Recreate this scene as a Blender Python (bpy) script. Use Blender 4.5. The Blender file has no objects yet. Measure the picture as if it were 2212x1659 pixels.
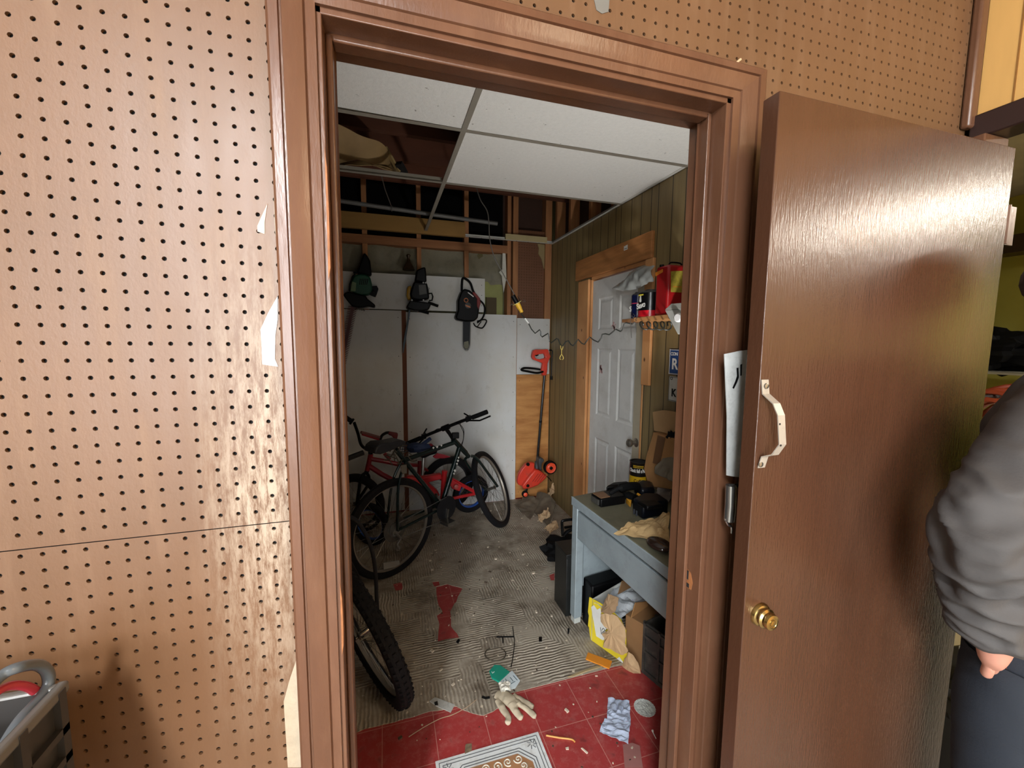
import bpy, bmesh, math, random
from mathutils import Vector, Matrix, noise
from math import sin, cos, pi, radians
random.seed(7)
SC = bpy.context.scene
COL = SC.collection
# ---------------------------------------------------------------- camera
F, CX, CY = 893.0, 1106.0, 829.5
vy = Vector(((830-CX)/F, -(737-CY)/F, 1.0)).normalized()
vx = Vector(((4024-CX)/F, -(764-CY)/F, 1.0)); vx = (vx - vx.dot(vy)*vy).normalized()
vz = vx.cross(vy)
if vz.y < 0: vz = -vz
CAM = Vector((0, -0.762, 1.56))
def ray(px, py):
    c = Vector(((px-CX)/F, -(py-CY)/F, 1.0))
    return Vector((vx.dot(c), vy.dot(c), vz.dot(c)))
def PY(px, py, y):
    d = ray(px, py); return CAM + d*((y-CAM.y)/d.y)
def PX(px, py, x):
    d = ray(px, py); return CAM + d*((x-CAM.x)/d.x)
def PZ(px, py, z):
    d = ray(px, py); return CAM + d*((z-CAM.z)/d.z)
def PP(px, py, p0, n):
    d = ray(px, py); n = Vector(n); return CAM + d*((Vector(p0)-CAM).dot(n)/d.dot(n))
cd = bpy.data.cameras.new('camera'); co = bpy.data.objects.new('camera', cd); COL.objects.link(co)
right = Vector((vx.x, vy.x, vz.x)); up = Vector((vx.y, vy.y, vz.y)); fwd = Vector((vx.z, vy.z, vz.z))
m = Matrix((( right.x, up.x, -fwd.x, CAM.x), (right.y, up.y, -fwd.y, CAM.y), (right.z, up.z, -fwd.z, CAM.z), (0, 0, 0, 1)))
co.matrix_world = m
cd.sensor_fit = 'HORIZONTAL'; cd.sensor_width = 36.0; cd.lens = 36.0*F/2212.0
cd.clip_start = 0.02; cd.clip_end = 60
SC.camera = co
# ---------------------------------------------------------------- materials
def lin(c):
    if isinstance(c, str):
        c = [int(c[i:i+2], 16)/255 for i in (0, 2, 4)]
    return tuple((x/12.92 if x <= 0.04045 else ((x+0.055)/1.055)**2.4) for x in c)
class NT:
    def __init__(s, name):
        s.m = bpy.data.materials.new(name); s.m.use_nodes = True
        s.t = s.m.node_tree; s.n = s.t.nodes; s.l = s.t.links
        s.b = s.n['Principled BSDF']
    def new(s, typ, **kw):
        n = s.n.new(typ)
        for k, v in kw.items():
            if k.startswith('i_'):
                n.inputs[k[2:].replace('_', ' ')].default_value = v
            else: setattr(n, k, v)
        return n
    def link(s, a, b): s.l.new(a, b)
    def coord(s, scale=(1, 1, 1)):
        if not hasattr(s, 'tc'): s.tc = s.new('ShaderNodeTexCoord')
        mp = s.new('ShaderNodeMapping'); mp.inputs['Scale'].default_value = scale
        s.link(s.tc.outputs['Object'], mp.inputs['Vector']); return mp.outputs[0]
    def noise(s, scale, detail=4, vec=None, rough=0.6, stretch=(1, 1, 1)):
        n = s.new('ShaderNodeTexNoise'); n.inputs['Scale'].default_value = scale
        n.inputs['Detail'].default_value = detail; n.inputs['Roughness'].default_value = rough
        s.link(vec or s.coord(stretch), n.inputs['Vector']); return n.outputs['Fac']
    def ramp(s, fac, stops):
        r = s.new('ShaderNodeValToRGB'); e = r.color_ramp.elements
        while len(e) < len(stops): e.new(0.5)
        for k, (p, c) in enumerate(stops):
            e[k].position = p
            e[k].color = (c, c, c, 1) if isinstance(c, (int, float)) else (*lin(c), 1)
        s.link(fac, r.inputs[0]); return r.outputs[0]
    def mix(s, fac, a, b, mode='MIX'):
        x = s.new('ShaderNodeMix'); x.data_type = 'RGBA'; x.blend_type = mode
        for k, v in ((0, fac), (6, a), (7, b)):
            if isinstance(v, (int, float)): x.inputs[k].default_value = v if k == 0 else (v, v, v, 1)
            elif isinstance(v, (str, tuple)): x.inputs[k].default_value = (*lin(v), 1)
            else: s.link(v, x.inputs[k])
        return x.outputs[2]
    def math(s, op, a, b=0.0):
        x = s.new('ShaderNodeMath'); x.operation = op
        for k, v in ((0, a), (1, b)):
            if isinstance(v, (int, float)): x.inputs[k].default_value = v
            else: s.link(v, x.inputs[k])
        return x.outputs[0]
    def bump(s, h, strength=0.3, dist=0.01):
        b = s.new('ShaderNodeBump'); b.inputs['Strength'].default_value = strength; b.inputs['Distance'].default_value = dist
        s.link(h, b.inputs['Height']); s.link(b.outputs[0], s.b.inputs['Normal'])
    def col(s, c): s.link(c, s.b.inputs['Base Color'])
    def rough(s, r):
        if isinstance(r, (int, float)): s.b.inputs['Roughness'].default_value = r
        else: s.link(r, s.b.inputs['Roughness'])
MATS = {}
def mat(name, c, r=0.6, metal=0.0, var=0.12, scale=6, dirt=None, damt=0.3, dscale=9, bump=0.0, bscale=60, stretch=(1, 1, 1), coat=0.0, alpha=None, spec=None):
    """procedural paint/plastic/cloth: base colour with soft mottling, optional dirt patches and a fine bump"""
    if name in MATS: return MATS[name]
    t = NT(name); base = lin(c)
    lo = tuple(max(0, x*(1-var)) for x in base); hi = tuple(min(1, x*(1+var)) for x in base)
    n = t.noise(scale, 4, stretch=stretch)
    mp = t.new('ShaderNodeMix'); mp.data_type = 'RGBA'
    mp.inputs[6].default_value = (*lo, 1); mp.inputs[7].default_value = (*hi, 1)
    t.link(t.ramp(n, [(0.3, 0.0), (0.7, 1.0)]), mp.inputs[0])
    out = mp.outputs[2]
    if dirt:
        d = t.ramp(t.noise(dscale, 6, stretch=stretch, rough=0.7), [(0.5, 0.0), (0.72, damt*2 if damt < 0.5 else 1.0)])
        out = t.mix(d, out, dirt)
    t.col(out); t.rough(r); t.b.inputs['Metallic'].default_value = metal
    if bump: t.bump(t.noise(bscale, 3, stretch=stretch), bump, 0.004)
    if coat: t.b.inputs['Coat Weight'].default_value = coat; t.b.inputs['Coat Roughness'].default_value = 0.2
    if spec is not None: t.b.inputs['Specular IOR Level'].default_value = spec
    if alpha is not None:
        t.b.inputs['Alpha'].default_value = alpha
    MATS[name] = t.m
    return t.m
def glow(name, c, s):
    t = NT(name); t.b.inputs['Emission Color'].default_value = (*lin(c), 1); t.b.inputs['Emission Strength'].default_value = s
    MATS[name] = t.m; return t.m
# ---------------------------------------------------------------- mesh building
class G:
    def __init__(s): s.v = []; s.f = []
    def add(s, vs, fs):
        o = len(s.v); s.v += [tuple(p) for p in vs]; s.f += [tuple(i+o for i in f) for f in fs]; return s
    def box(s, x0, x1, y0, y1, z0, z1):
        return s.add([(x0, y0, z0), (x1, y0, z0), (x1, y1, z0), (x0, y1, z0), (x0, y0, z1), (x1, y0, z1), (x1, y1, z1), (x0, y1, z1)],
                     [(0, 3, 2, 1), (4, 5, 6, 7), (0, 1, 5, 4), (1, 2, 6, 5), (2, 3, 7, 6), (3, 0, 4, 7)])
    def obox(s, o, a, b, c):
        """box from corner o with edge vectors a, b, c"""
        o, a, b, c = map(Vector, (o, a, b, c))
        return s.add([o, o+a, o+a+b, o+b, o+c, o+a+c, o+a+b+c, o+b+c],
                     [(0, 3, 2, 1), (4, 5, 6, 7), (0, 1, 5, 4), (1, 2, 6, 5), (2, 3, 7, 6), (3, 0, 4, 7)])
    def cbox(s, c, ax, ay, az, hx, hy, hz):
        c = Vector(c); ax = Vector(ax).normalized(); ay = Vector(ay).normalized(); az = Vector(az).normalized()
        return s.obox(c-ax*hx-ay*hy-az*hz, ax*2*hx, ay*2*hy, az*2*hz)
    def beam(s, p0, p1, w, h, up=(0, 0, 1)):
        p0 = Vector(p0); p1 = Vector(p1); d = (p1-p0); u = Vector(up); sd = d.cross(u)
        if sd.length < 1e-6: sd = d.cross(Vector((1, 0, 0)))
        sd.normalize(); u = sd.cross(d).normalized()
        return s.obox(p0-sd*w/2-u*h/2, sd*w, d, u*h)
    def tube(s, pts, r, n=8, closed=False, caps=True, flat=1.0):
        pts = [Vector(p) for p in pts]; N = len(pts)
        rs = r if isinstance(r, (list, tuple)) else [r]*N
        ups = None; rings = []
        for i in range(N):
            if closed: t = (pts[(i+1) % N]-pts[i-1])
            else: t = pts[min(i+1, N-1)]-pts[max(i-1, 0)]
            if t.length < 1e-9: t = Vector((0, 0, 1))
            t.normalize()
            if ups is None:
                ups = Vector((0, 0, 1)) if abs(t.z) < 0.9 else Vector((1, 0, 0))
            ups = (ups - t*ups.dot(t))
            if ups.length < 1e-6: ups = t.orthogonal()
            ups.normalize(); sd = t.cross(ups)
            rings.append([pts[i] + (ups*cos(2*pi*k/n)*flat + sd*sin(2*pi*k/n))*rs[i] for k in range(n)])
        vs = [p for R in rings for p in R]; fs = []
        M = N if closed else N-1
        for i in range(M):
            a = i*n; b = ((i+1) % N)*n
            for k in range(n): fs.append((a+k, b+k, b+(k+1) % n, a+(k+1) % n))
        if not closed and caps:
            fs.append(tuple(range(n))); fs.append(tuple(reversed(range((N-1)*n, N*n))))
        return s.add(vs, fs)
    def cyl(s, p0, p1, r0, r1=None, n=20):
        return s.tube([p0, p1], [r0, r0 if r1 is None else r1], n)
    def lathe(s, o, axis, prof, n=24):
        """profile [(radius, height)] turned round axis"""
        o = Vector(o); a = Vector(axis).normalized(); u = a.orthogonal().normalized(); w = a.cross(u)
        vs = []; fs = []
        for (r, h) in prof:
            for k in range(n): vs.append(o + a*h + (u*cos(2*pi*k/n)+w*sin(2*pi*k/n))*r)
        for i in range(len(prof)-1):
            for k in range(n): fs.append((i*n+k, (i+1)*n+k, (i+1)*n+(k+1) % n, i*n+(k+1) % n))
        fs.append(tuple(range(n))); fs.append(tuple(reversed(range((len(prof)-1)*n, len(prof)*n))))
        return s.add(vs, fs)
    def ring(s, c, nrm, R, r, N=48, n=8, a0=0, a1=360, u=None):
        c = Vector(c); nrm = Vector(nrm).normalized(); u = (Vector(u) if u else nrm.orthogonal()); u = (u-nrm*u.dot(nrm)).normalized(); w = nrm.cross(u)
        full = abs(a1-a0) >= 359.9
        cnt = N if full else N+1
        pts = [c + (u*cos(radians(a0+(a1-a0)*k/N)) + w*sin(radians(a0+(a1-a0)*k/N)))*R for k in range(cnt)]
        return s.tube(pts, r, n, closed=full)
    def band(s, c, nrm, prof, N=64, a0=0, a1=360, u=None):
        """closed profile [(radius, offset along normal)] swept round the circle"""
        c = Vector(c); nrm = Vector(nrm).normalized(); u = (Vector(u) if u else nrm.orthogonal()); u = (u-nrm*u.dot(nrm)).normalized(); w = nrm.cross(u)
        full = abs(a1-a0) >= 359.9; cnt = N if full else N+1; P = len(prof); vs = []; fs = []
        for k in range(cnt):
            a = radians(a0+(a1-a0)*k/N); d = u*cos(a)+w*sin(a)
            for (R, h) in prof: vs.append(c+d*R+nrm*h)
        for k in range(N):
            A = k*P; B = ((k+1) % cnt)*P
            for i in range(P): fs.append((A+i, B+i, B+(i+1) % P, A+(i+1) % P))
        if not full: fs.append(tuple(range(P))); fs.append(tuple(reversed(range((cnt-1)*P, cnt*P))))
        return s.add(vs, fs)
    def prism(s, pts, d):
        pts = [Vector(p) for p in pts]; d = Vector(d); n = len(pts)
        fs = [tuple(reversed(range(n))), tuple(range(n, 2*n))] + [(i, (i+1) % n, (i+1) % n+n, i+n) for i in range(n)]
        return s.add(pts+[p+d for p in pts], fs)
    def sheet(s, fn, nu, nv, th=0.0):
        """grid surface fn(u,v)->point; th gives it thickness along -normal"""
        P = [[Vector(fn(i/nu, j/nv)) for j in range(nv+1)] for i in range(nu+1)]
        vs = [p for r in P for p in r]; W = nv+1
        fs = [(i*W+j, (i+1)*W+j, (i+1)*W+j+1, i*W+j+1) for i in range(nu) for j in range(nv)]
        if th:
            N = []
            for i in range(nu+1):
                for j in range(nv+1):
                    a = P[min(i+1, nu)][j]-P[max(i-1, 0)][j]; b = P[i][min(j+1, nv)]-P[i][max(j-1, 0)]
                    nn = a.cross(b); N.append(nn.normalized() if nn.length > 1e-9 else Vector((0, 0, 1)))
            o = len(vs); vs = vs + [vs[k]-N[k]*th for k in range(o)]
            fs = fs + [tuple(reversed([q+o for q in f])) for f in fs]
            bd = [(i, 0) for i in range(nu+1)]+[(nu, j) for j in range(1, nv+1)]+[(i, nv) for i in range(nu-1, -1, -1)]+[(0, j) for j in range(nv-1, 0, -1)]
            ids = [i*W+j for i, j in bd]; k = len(ids)
            for q in range(k): fs.append((ids[q], ids[(q+1) % k], ids[(q+1) % k]+o, ids[q]+o))
        return s.add(vs, fs)
    def blob(s, c, rx, ry, rz, n=12, seed=0, amp=0.15, fr=3.0):
        c = Vector(c); vs = []; fs = []
        for i in range(n+1):
            th = pi*i/n
            for k in range(2*n):
                ph = pi*k/n; d = Vector((sin(th)*cos(ph), sin(th)*sin(ph), cos(th)))
                q = 1+amp*noise.noise(d*fr*0.5+Vector((seed*3.1, seed, 0)))*2
                vs.append(c+Vector((d.x*rx*q, d.y*ry*q, d.z*rz*q)))
        for i in range(n):
            for k in range(2*n): fs.append((i*2*n+k, (i+1)*2*n+k, (i+1)*2*n+(k+1) % (2*n), i*2*n+(k+1) % (2*n)))
        return s.add(vs, fs)
def mesh_of(name, g, mt, origin, smooth, ang=35):
    me = bpy.data.meshes.new(name); o = Vector(origin)
    me.from_pydata([(v[0]-o.x, v[1]-o.y, v[2]-o.z) for v in g.v], [], g.f)
    bm = bmesh.new(); bm.from_mesh(me); bmesh.ops.remove_doubles(bm, verts=bm.verts, dist=1e-6)
    bmesh.ops.recalc_face_normals(bm, faces=bm.faces); bm.to_mesh(me); bm.free()
    for q in (mt if isinstance(mt, (list, tuple)) else [mt]): me.materials.append(q)
    if smooth:
        me.polygons.foreach_set('use_smooth', [True]*len(me.polygons))
        try: me.set_sharp_from_angle(angle=radians(ang))
        except Exception: pass
    me.update(); return me
def obj(name, g, mt, parent=None, bevel=0, smooth=True, ang=35, label=None, origin=None, sub=0, wave=None):
    """link g as one mesh object; vertices are world positions"""
    if parent is not None: org = parent['_o']; org = Vector(org)
    else: org = Vector(origin) if origin is not None else Vector((0, 0, 0))
    me = mesh_of(name, g, mt, org, smooth, ang)
    o = bpy.data.objects.new(name, me); COL.objects.link(o)
    if parent is not None: o.parent = parent
    else: o.location = org
    o['_o'] = tuple(org)
    if bevel:
        b = o.modifiers.new('bevel', 'BEVEL'); b.width = bevel; b.segments = 2; b.limit_method = 'ANGLE'; b.angle_limit = radians(40)
    if sub:
        b = o.modifiers.new('sub', 'SUBSURF'); b.levels = sub; b.render_levels = sub
    if label: o['label'] = label
    return o
def thing(name, label, cat, loc, group=None):
    o = bpy.data.objects.new(name, None); COL.objects.link(o); o.location = loc; o['_o'] = tuple(loc)
    o.empty_display_size = 0.05; o['label'] = label; o['category'] = cat
    if group: o['group'] = group
    return o
def tag(o, label, cat, group=None, kind=None):
    o['label'] = label; o['category'] = cat
    if group: o['group'] = group
    if kind: o['kind'] = kind
    return o
def one(name, g, mt, label, cat, group=None, kind=None, **kw):
    """a thing that is one mesh; its origin sits at the bottom of its geometry"""
    xs = [v[0] for v in g.v]; ys = [v[1] for v in g.v]; zs = [v[2] for v in g.v]
    return tag(obj(name, g, mt, origin=((min(xs)+max(xs))/2, (min(ys)+max(ys))/2, min(zs)), **kw), label, cat, group, kind)
def struct(name, g, mt, parent=None, **kw):
    o = obj(name, g, mt, parent, **kw)
    if parent is None: o['kind'] = 'structure'
    return o
def text(name, body, size, mt, parent, o, xdir, ydir, ext=0.0004, bold=0.0, fit=None):
    """raised lettering at o, running along xdir, turned into a mesh"""
    cu = bpy.data.curves.new(name, 'FONT'); cu.body = body; cu.size = size; cu.extrude = ext; cu.offset = bold
    tmp = bpy.data.objects.new('tmp', cu); COL.objects.link(tmp)
    dg = bpy.context.evaluated_depsgraph_get(); dg.update()
    me = bpy.data.meshes.new_from_object(tmp.evaluated_get(dg)); bpy.data.objects.remove(tmp)
    X = Vector(xdir).normalized(); Yv = Vector(ydir); Yv = (Yv-X*Yv.dot(X)).normalized(); Z = X.cross(Yv); O = Vector(o)
    w = max([v.co.x for v in me.vertices] or [1]); k = (fit/w) if fit else 1.0
    g = G(); g.add([O + X*v.co.x*k + Yv*v.co.y + Z*v.co.z for v in me.vertices], [tuple(p.vertices) for p in me.polygons])
    bpy.data.meshes.remove(me)
    return obj(name, g, mt, parent, smooth=False)
def spline(pts, n=8):
    """Catmull-Rom through points"""
    P = [Vector(p) for p in pts]; out = []
    for i in range(len(P)-1):
        p0 = P[max(i-1, 0)]; p1 = P[i]; p2 = P[i+1]; p3 = P[min(i+2, len(P)-1)]
        for k in range(n):
            t = k/n
            out.append(0.5*((2*p1)+(p2-p0)*t+(2*p0-5*p1+4*p2-p3)*t*t+(3*p1-p0-3*p2+p3)*t**3))
    out.append(P[-1]); return out
def crumple(base, au, av, nu=14, nv=14, amp=0.012, fr=14, seed=0, lift=0.0, up=(0, 0, 1)):
    """crumpled sheet: corner base, edge vectors au, av"""
    base = Vector(base); au = Vector(au); av = Vector(av); U = Vector(up)
    def fn(u, v):
        p = base+au*u+av*v
        h = noise.noise(p*fr+Vector((seed, seed*2, 0)))*amp + noise.noise(p*fr*2.3+Vector((0, seed, 3)))*amp*0.5
        j = Vector((noise.noise(p*fr*1.3+Vector((9, seed, 1))), noise.noise(p*fr*1.3+Vector((seed, 5, 7))), 0))*amp*0.8
        return p+U*(abs(h)+lift)+j
    return fn
# ================================================================ THE SETTING
XW, YB, ZC = 1.57, 3.05, 2.50       # inner room: right wall, back wall, hung ceiling
T = 0.095                             # thickness of the dividing wall
# --- materials of the shell
t = NT('pegboard_paint')
n1 = t.noise(2.2, 5); n2 = t.noise(9, 6, stretch=(3, 1, 0.5))
c = t.mix(t.ramp(n1, [(0.3, 0.0), (0.7, 1.0)]), '64472f', '705037')
c = t.mix(t.ramp(n2, [(0.52, 0.0), (0.8, 0.4)]), c, '87694f')
# scuffed, worn band of paint beside the door casing
sx = t.new('ShaderNodeSeparateXYZ'); t.link(t.coord(), sx.inputs[0])
wx = t.math('SUBTRACT', 1.0, t.math('MULTIPLY', t.math('ABSOLUTE', t.math('ADD', sx.outputs[0], 0.19)), 9.0))
wz = t.math('SUBTRACT', 1.0, t.math('MULTIPLY', t.math('ABSOLUTE', t.math('SUBTRACT', sx.outputs[2], 1.3)), 2.2))
wear = t.math('MULTIPLY', t.math('MAXIMUM', wx, 0.0), t.math('MAXIMUM', wz, 0.0))
wear = t.math('MULTIPLY', wear, t.ramp(t.noise(60, 6, stretch=(1.4, 1, 0.25), rough=0.8), [(0.42, 0.0), (0.6, 1.0)]))
c = t.mix(t.math('MINIMUM', t.math('MULTIPLY', wear, 1.2), 0.8), c, 'ab9a86')
t.col(c); t.rough(t.math('ADD', t.math('MULTIPLY', n2, 0.25), 0.33)); t.bump(t.noise(170, 3, stretch=(1, 1, 0.6)), 0.14, 0.002)
M_PEG = t.m
M_CASE = mat('brown_gloss_paint', '60402e', 0.3, var=0.14, scale=5, dirt='74533e', damt=0.25, bump=0.12, bscale=70, stretch=(2, 2, 0.5))
M_DOOR = mat('brown_door_paint', '472d1f', 0.25, var=0.1, scale=3, dirt='3d2517', damt=0.15, bump=0.22, bscale=90, stretch=(3, 1, 0.4))
M_CHIP = mat('bare_chipped_wood', '8f5a33', 0.7, var=0.3, scale=40)
M_CAULK = mat('pale_caulk', 'e6dfc8', 0.6)
M_DARK = mat('black_cavity', '0d0a09', 0.9)
t = NT('wood_framing')
w = t.noise(18, 6, stretch=(1, 1, 0.12)); g_ = t.noise(3, 3)
t.col(t.mix(t.ramp(w, [(0.3, 0.0), (0.7, 1.0)]), t.mix(g_, '7a4c2c', '94633d'), t.mix(g_, 'b07b4e', 'a87449'))); t.rough(0.75); t.bump(w, 0.2, 0.003)
M_STUD = t.m
t = NT('wood_framing_lengthwise')
w = t.noise(18, 6, stretch=(0.12, 1, 1)); g_ = t.noise(3, 3)
t.col(t.mix(t.ramp(w, [(0.3, 0.0), (0.7, 1.0)]), t.mix(g_, '6f4326', '8a5a36'), '9c6a42')); t.rough(0.75)
M_STUDH = t.m
t = NT('knotty_pine_casing')
w = t.noise(14, 6, stretch=(1, 0.2, 0.2), rough=0.5); v_ = t.new('ShaderNodeTexVoronoi'); v_.inputs['Scale'].default_value = 7; t.link(t.coord((1, 1, 0.7)), v_.inputs['Vector'])
kn = t.ramp(v_.outputs['Distance'], [(0.03, 1.0), (0.09, 0.0)])
t.col(t.mix(kn, t.mix(t.ramp(w, [(0.3, 0.0), (0.7, 1.0)]), 'a9703f', 'd39a64'), '5c3218')); t.rough(0.6); t.bump(w, 0.1)
M_PINE = t.m
t = NT('olive_wood_panelling')
w = t.noise(12, 6, stretch=(1, 1.6, 0.14)); b_ = t.noise(1.3, 3)
sy = t.new('ShaderNodeSeparateXYZ'); t.link(t.coord(), sy.inputs[0])
def groove(off, per):
    f = t.math('FRACT', t.math('ADD', t.math('DIVIDE', sy.outputs[1], per), off))
    return t.math('LESS_THAN', f, 0.006/per)
gr = t.math('MAXIMUM', t.math('MAXIMUM', groove(0.1, 0.406), groove(0.35, 0.406)), t.math('MAXIMUM', groove(0.52, 0.406), groove(0.83, 0.406)))
c = t.mix(t.ramp(w, [(0.32, 0.0), (0.7, 1.0)]), '6c5a38', '8a7750'); c = t.mix(t.math('MULTIPLY', b_, 0.5), c, '9a8459')
c = t.mix(gr, c, '2b2114'); t.col(c); t.rough(0.5); t.bump(t.math('SUBTRACT', 1.0, gr), 0.6, 0.002)
M_PANEL = t.m
t = NT('ceiling_tile_fibre')
n_ = t.noise(55, 5, rough=0.7); s_ = t.ramp(t.noise(30, 4), [(0.68, 0.0), (0.74, 1.0)])
t.col(t.mix(s_, t.mix(n_, 'd2d2ce', 'e6e6e2'), '8c8a84')); t.rough(0.85); t.bump(n_, 0.6, 0.006)
M_TILE = t.m
M_TEE = mat('ceiling_tee_metal', '8d877b', 0.5, metal=0.2, var=0.1)
t = NT('white_hardboard')
a_ = t.noise(4, 6); d_ = t.ramp(t.noise(11, 7, stretch=(1, 1, 0.7), rough=0.75), [(0.55, 0.0), (0.8, 0.7)]); sm = t.ramp(t.noise(2.0, 4), [(0.42, 0.0), (0.72, 0.5)])
c = t.mix(a_, 'c9c9c6', 'dadbd9'); c = t.mix(d_, c, 'a7a49c'); c = t.mix(sm, c, 'b4aa94')
t.col(c); t.rough(0.45)
M_WB = t.m
t = NT('orange_plywood')
w = t.noise(6, 7, stretch=(0.5, 1, 2.6), rough=0.55); w2 = t.noise(30, 4, stretch=(0.4, 1, 4))
t.col(t.mix(t.ramp(w, [(0.35, 0.0), (0.62, 1.0)]), t.mix(w2, '9a602c', 'ad7238'), t.mix(w2, 'bf8446', 'c99152'))); t.rough(0.6)
M_PLY = t.m
# red vinyl floor tiles, 8 in, pale joints, scuffs
t = NT('red_vinyl_tiles')
sp = t.new('ShaderNodeSeparateXYZ'); t.link(t.coord(), sp.inputs[0])
def joint(o, off):
    f = t.math('FRACT', t.math('ADD', t.math('DIVIDE', o, 0.2035), off)); return t.math('LESS_THAN', f, 0.014)
jn = t.math('MAXIMUM', joint(sp.outputs[0], 0.21), joint(sp.outputs[1], 0.83))
a_ = t.noise(9, 7, rough=0.75); b_ = t.ramp(t.noise(26, 6, rough=0.8), [(0.48, 0.0), (0.74, 0.75)]); d_ = t.ramp(t.noise(13, 5), [(0.6, 0.0), (0.7, 0.7)]); e_ = t.ramp(t.noise(70, 4), [(0.7, 0.0), (0.76, 0.8)])
c = t.mix(a_, '992a2c', 'b24644'); c = t.mix(b_, c, 'b8716a'); c = t.mix(d_, c, '6e1a1e'); c = t.mix(e_, c, 'd8c4b4')
c = t.mix(t.math('MULTIPLY', jn, 0.75), c, 'c98f84'); t.col(c); t.rough(0.42); t.bump(t.math('SUBTRACT', a_, jn), 0.15, 0.003)
M_RED = t.m
# grey-tan backing left from an old floor, combed adhesive ridges in blocks
t = NT('combed_floor_backing')
vc = t.new('ShaderNodeTexVoronoi'); vc.distance = 'CHEBYCHEV'; vc.inputs['Scale'].default_value = 4.6; vc.inputs['Randomness'].default_value = 0.9; t.link(t.coord(), vc.inputs['Vector'])
sc_ = t.new('ShaderNodeSeparateColor'); t.link(vc.outputs['Color'], sc_.inputs[0])
def wv(direction):
    x = t.new('ShaderNodeTexWave'); x.bands_direction = direction; x.inputs['Scale'].default_value = 19; x.inputs['Distortion'].default_value = 6.0; x.inputs['Detail'].default_value = 3; x.inputs['Detail Scale'].default_value = 0.5
    t.link(t.coord(), x.inputs['Vector']); return x.outputs['Fac']
pick = t.math('GREATER_THAN', sc_.outputs[0], 0.5); fade = t.ramp(t.noise(4.5, 5), [(0.40, 0.05), (0.64, 0.9)])
rid = t.mix(pick, wv('X'), wv('Y')); rid = t.mix(fade, 0.5, rid)
st = t.ramp(t.noise(3.4, 7, rough=0.7), [(0.45, 0.0), (0.66, 0.85)]); fl = t.ramp(t.noise(38, 5, rough=0.75), [(0.6, 0.0), (0.7, 0.75)])
c = t.mix(rid, '85786a', 'c0b6a4'); c = t.mix(st, c, '5a4d3e'); c = t.mix(fl, c, 'd3cbbb')
t.col(c); t.rough(0.7); t.bump(rid, 0.8, 0.006)
M_BACK = t.m
M_OUTF = mat('concrete_floor', 'a8a39a', 0.8, var=0.2, scale=3, dirt='5c564c')
M_PLAS = mat('plaster_wall', 'a59b86', 0.8, var=0.1)
M_GREEN = mat('olive_green_wall', '918b3e', 0.7, var=0.12, scale=2)
M_TNG = mat('honey_pine_boards', 'd2a562', 0.5, var=0.14, scale=8, stretch=(1, 1, 0.15))
M_DBRN = mat('dark_stained_trim', '2e1f1d', 0.3, var=0.1)
M_KRAFT = mat('kraft_paper', '8a7048', 0.75, var=0.18, scale=5, bump=0.3, bscale=12)
M_FOIL = mat('dusty_insulation_facing', '7b7560', 0.6, var=0.3, scale=9, dirt='4c4635', bump=0.5, bscale=14)
# --- pegboard: real drilled holes on a one inch grid
def pegboard(name, x0, x1, z0, z1, ox, oz, p=0.0254, r=0.0034, y=0.0, depth=0.0045, skip=None, m=M_PEG, label=None, drill=None, parent=None):
    vs = []; fs = []; N = 8
    i0 = math.floor((x0-ox)/p+0.5); i1 = math.ceil((x1-ox)/p-0.5); j0 = math.floor((z0-oz)/p+0.5); j1 = math.ceil((z1-oz)/p-0.5)
    cs = [(cos(2*pi*k/N+pi/8), sin(2*pi*k/N+pi/8)) for k in range(N)]
    # cell boundary points matched to the eight hole points
    for i in range(i0, i1+1):
        for j in range(j0, j1+1):
            cx = ox+i*p; cz = oz+j*p; a = cx-p/2; b = cx+p/2; c_ = cz-p/2; d = cz+p/2
            ca = max(a, x0); cb = min(b, x1); cc = max(c_, z0); cdd = min(d, z1)
            if cb-ca < 1e-4 or cdd-cc < 1e-4: continue
            if skip and skip(cx, cz): continue
            hole = (ca < cx-r) and (cb > cx+r) and (cc < cz-r) and (cdd > cz+r) and (drill is None or drill(cx, cz))
            o = len(vs)
            if not hole:
                vs += [(ca, y, cc), (cb, y, cc), (cb, y, cdd), (ca, y, cdd)]; fs.append((o, o+1, o+2, o+3)); continue
            crn = [(cb, cz), (cb, cdd), (cx, cdd), (ca, cdd), (ca, cz), (ca, cc), (cx, cc), (cb, cc)]
            for (X, Z) in crn: vs.append((X, y, Z))
            hp = [(cx+r*cos(k*pi/4), cz+r*sin(k*pi/4)) for k in range(8)]
            for (X, Z) in hp: vs.append((X, y, Z))
            for (X, Z) in hp: vs.append((X, y+depth, Z))
            for k in range(8):
                q = (k+1) % 8
                fs.append((o+k, o+q, o+8+q, o+8+k)); fs.append((o+8+k, o+8+q, o+16+q, o+16+k))
    me = bpy.data.meshes.new(name); me.from_pydata(vs, [], fs); me.materials.append(m); me.update()
    ob = bpy.data.objects.new(name, me); COL.objects.link(ob); ob['kind'] = 'structure'
    if label: ob['label'] = label
    return ob
OX0, OX1, OZ1 = -0.155, 0.80, 2.145       # outer edges of the casing
hx, hz = -0.1605, 1.782
def skip(cx, cz): return OX0+0.012 < cx < OX1-0.012 and cz < OZ1-0.014
dr = lambda cx, cz: (-0.95 < cx < 1.5) and cz > 0.55
pegboard('wall_front', -2.9, 1.497, 1.253, 2.62, hx, hz, skip=skip, drill=dr, label='upper brown painted pegboard sheet drilled in a one inch grid')
pegboard('wall_front', -2.9, 1.497, 0.0, 1.2515, hx, 1.191+0.0254*2+0.0, skip=skip, drill=dr, label='lower brown painted pegboard sheet below the seam')
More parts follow.
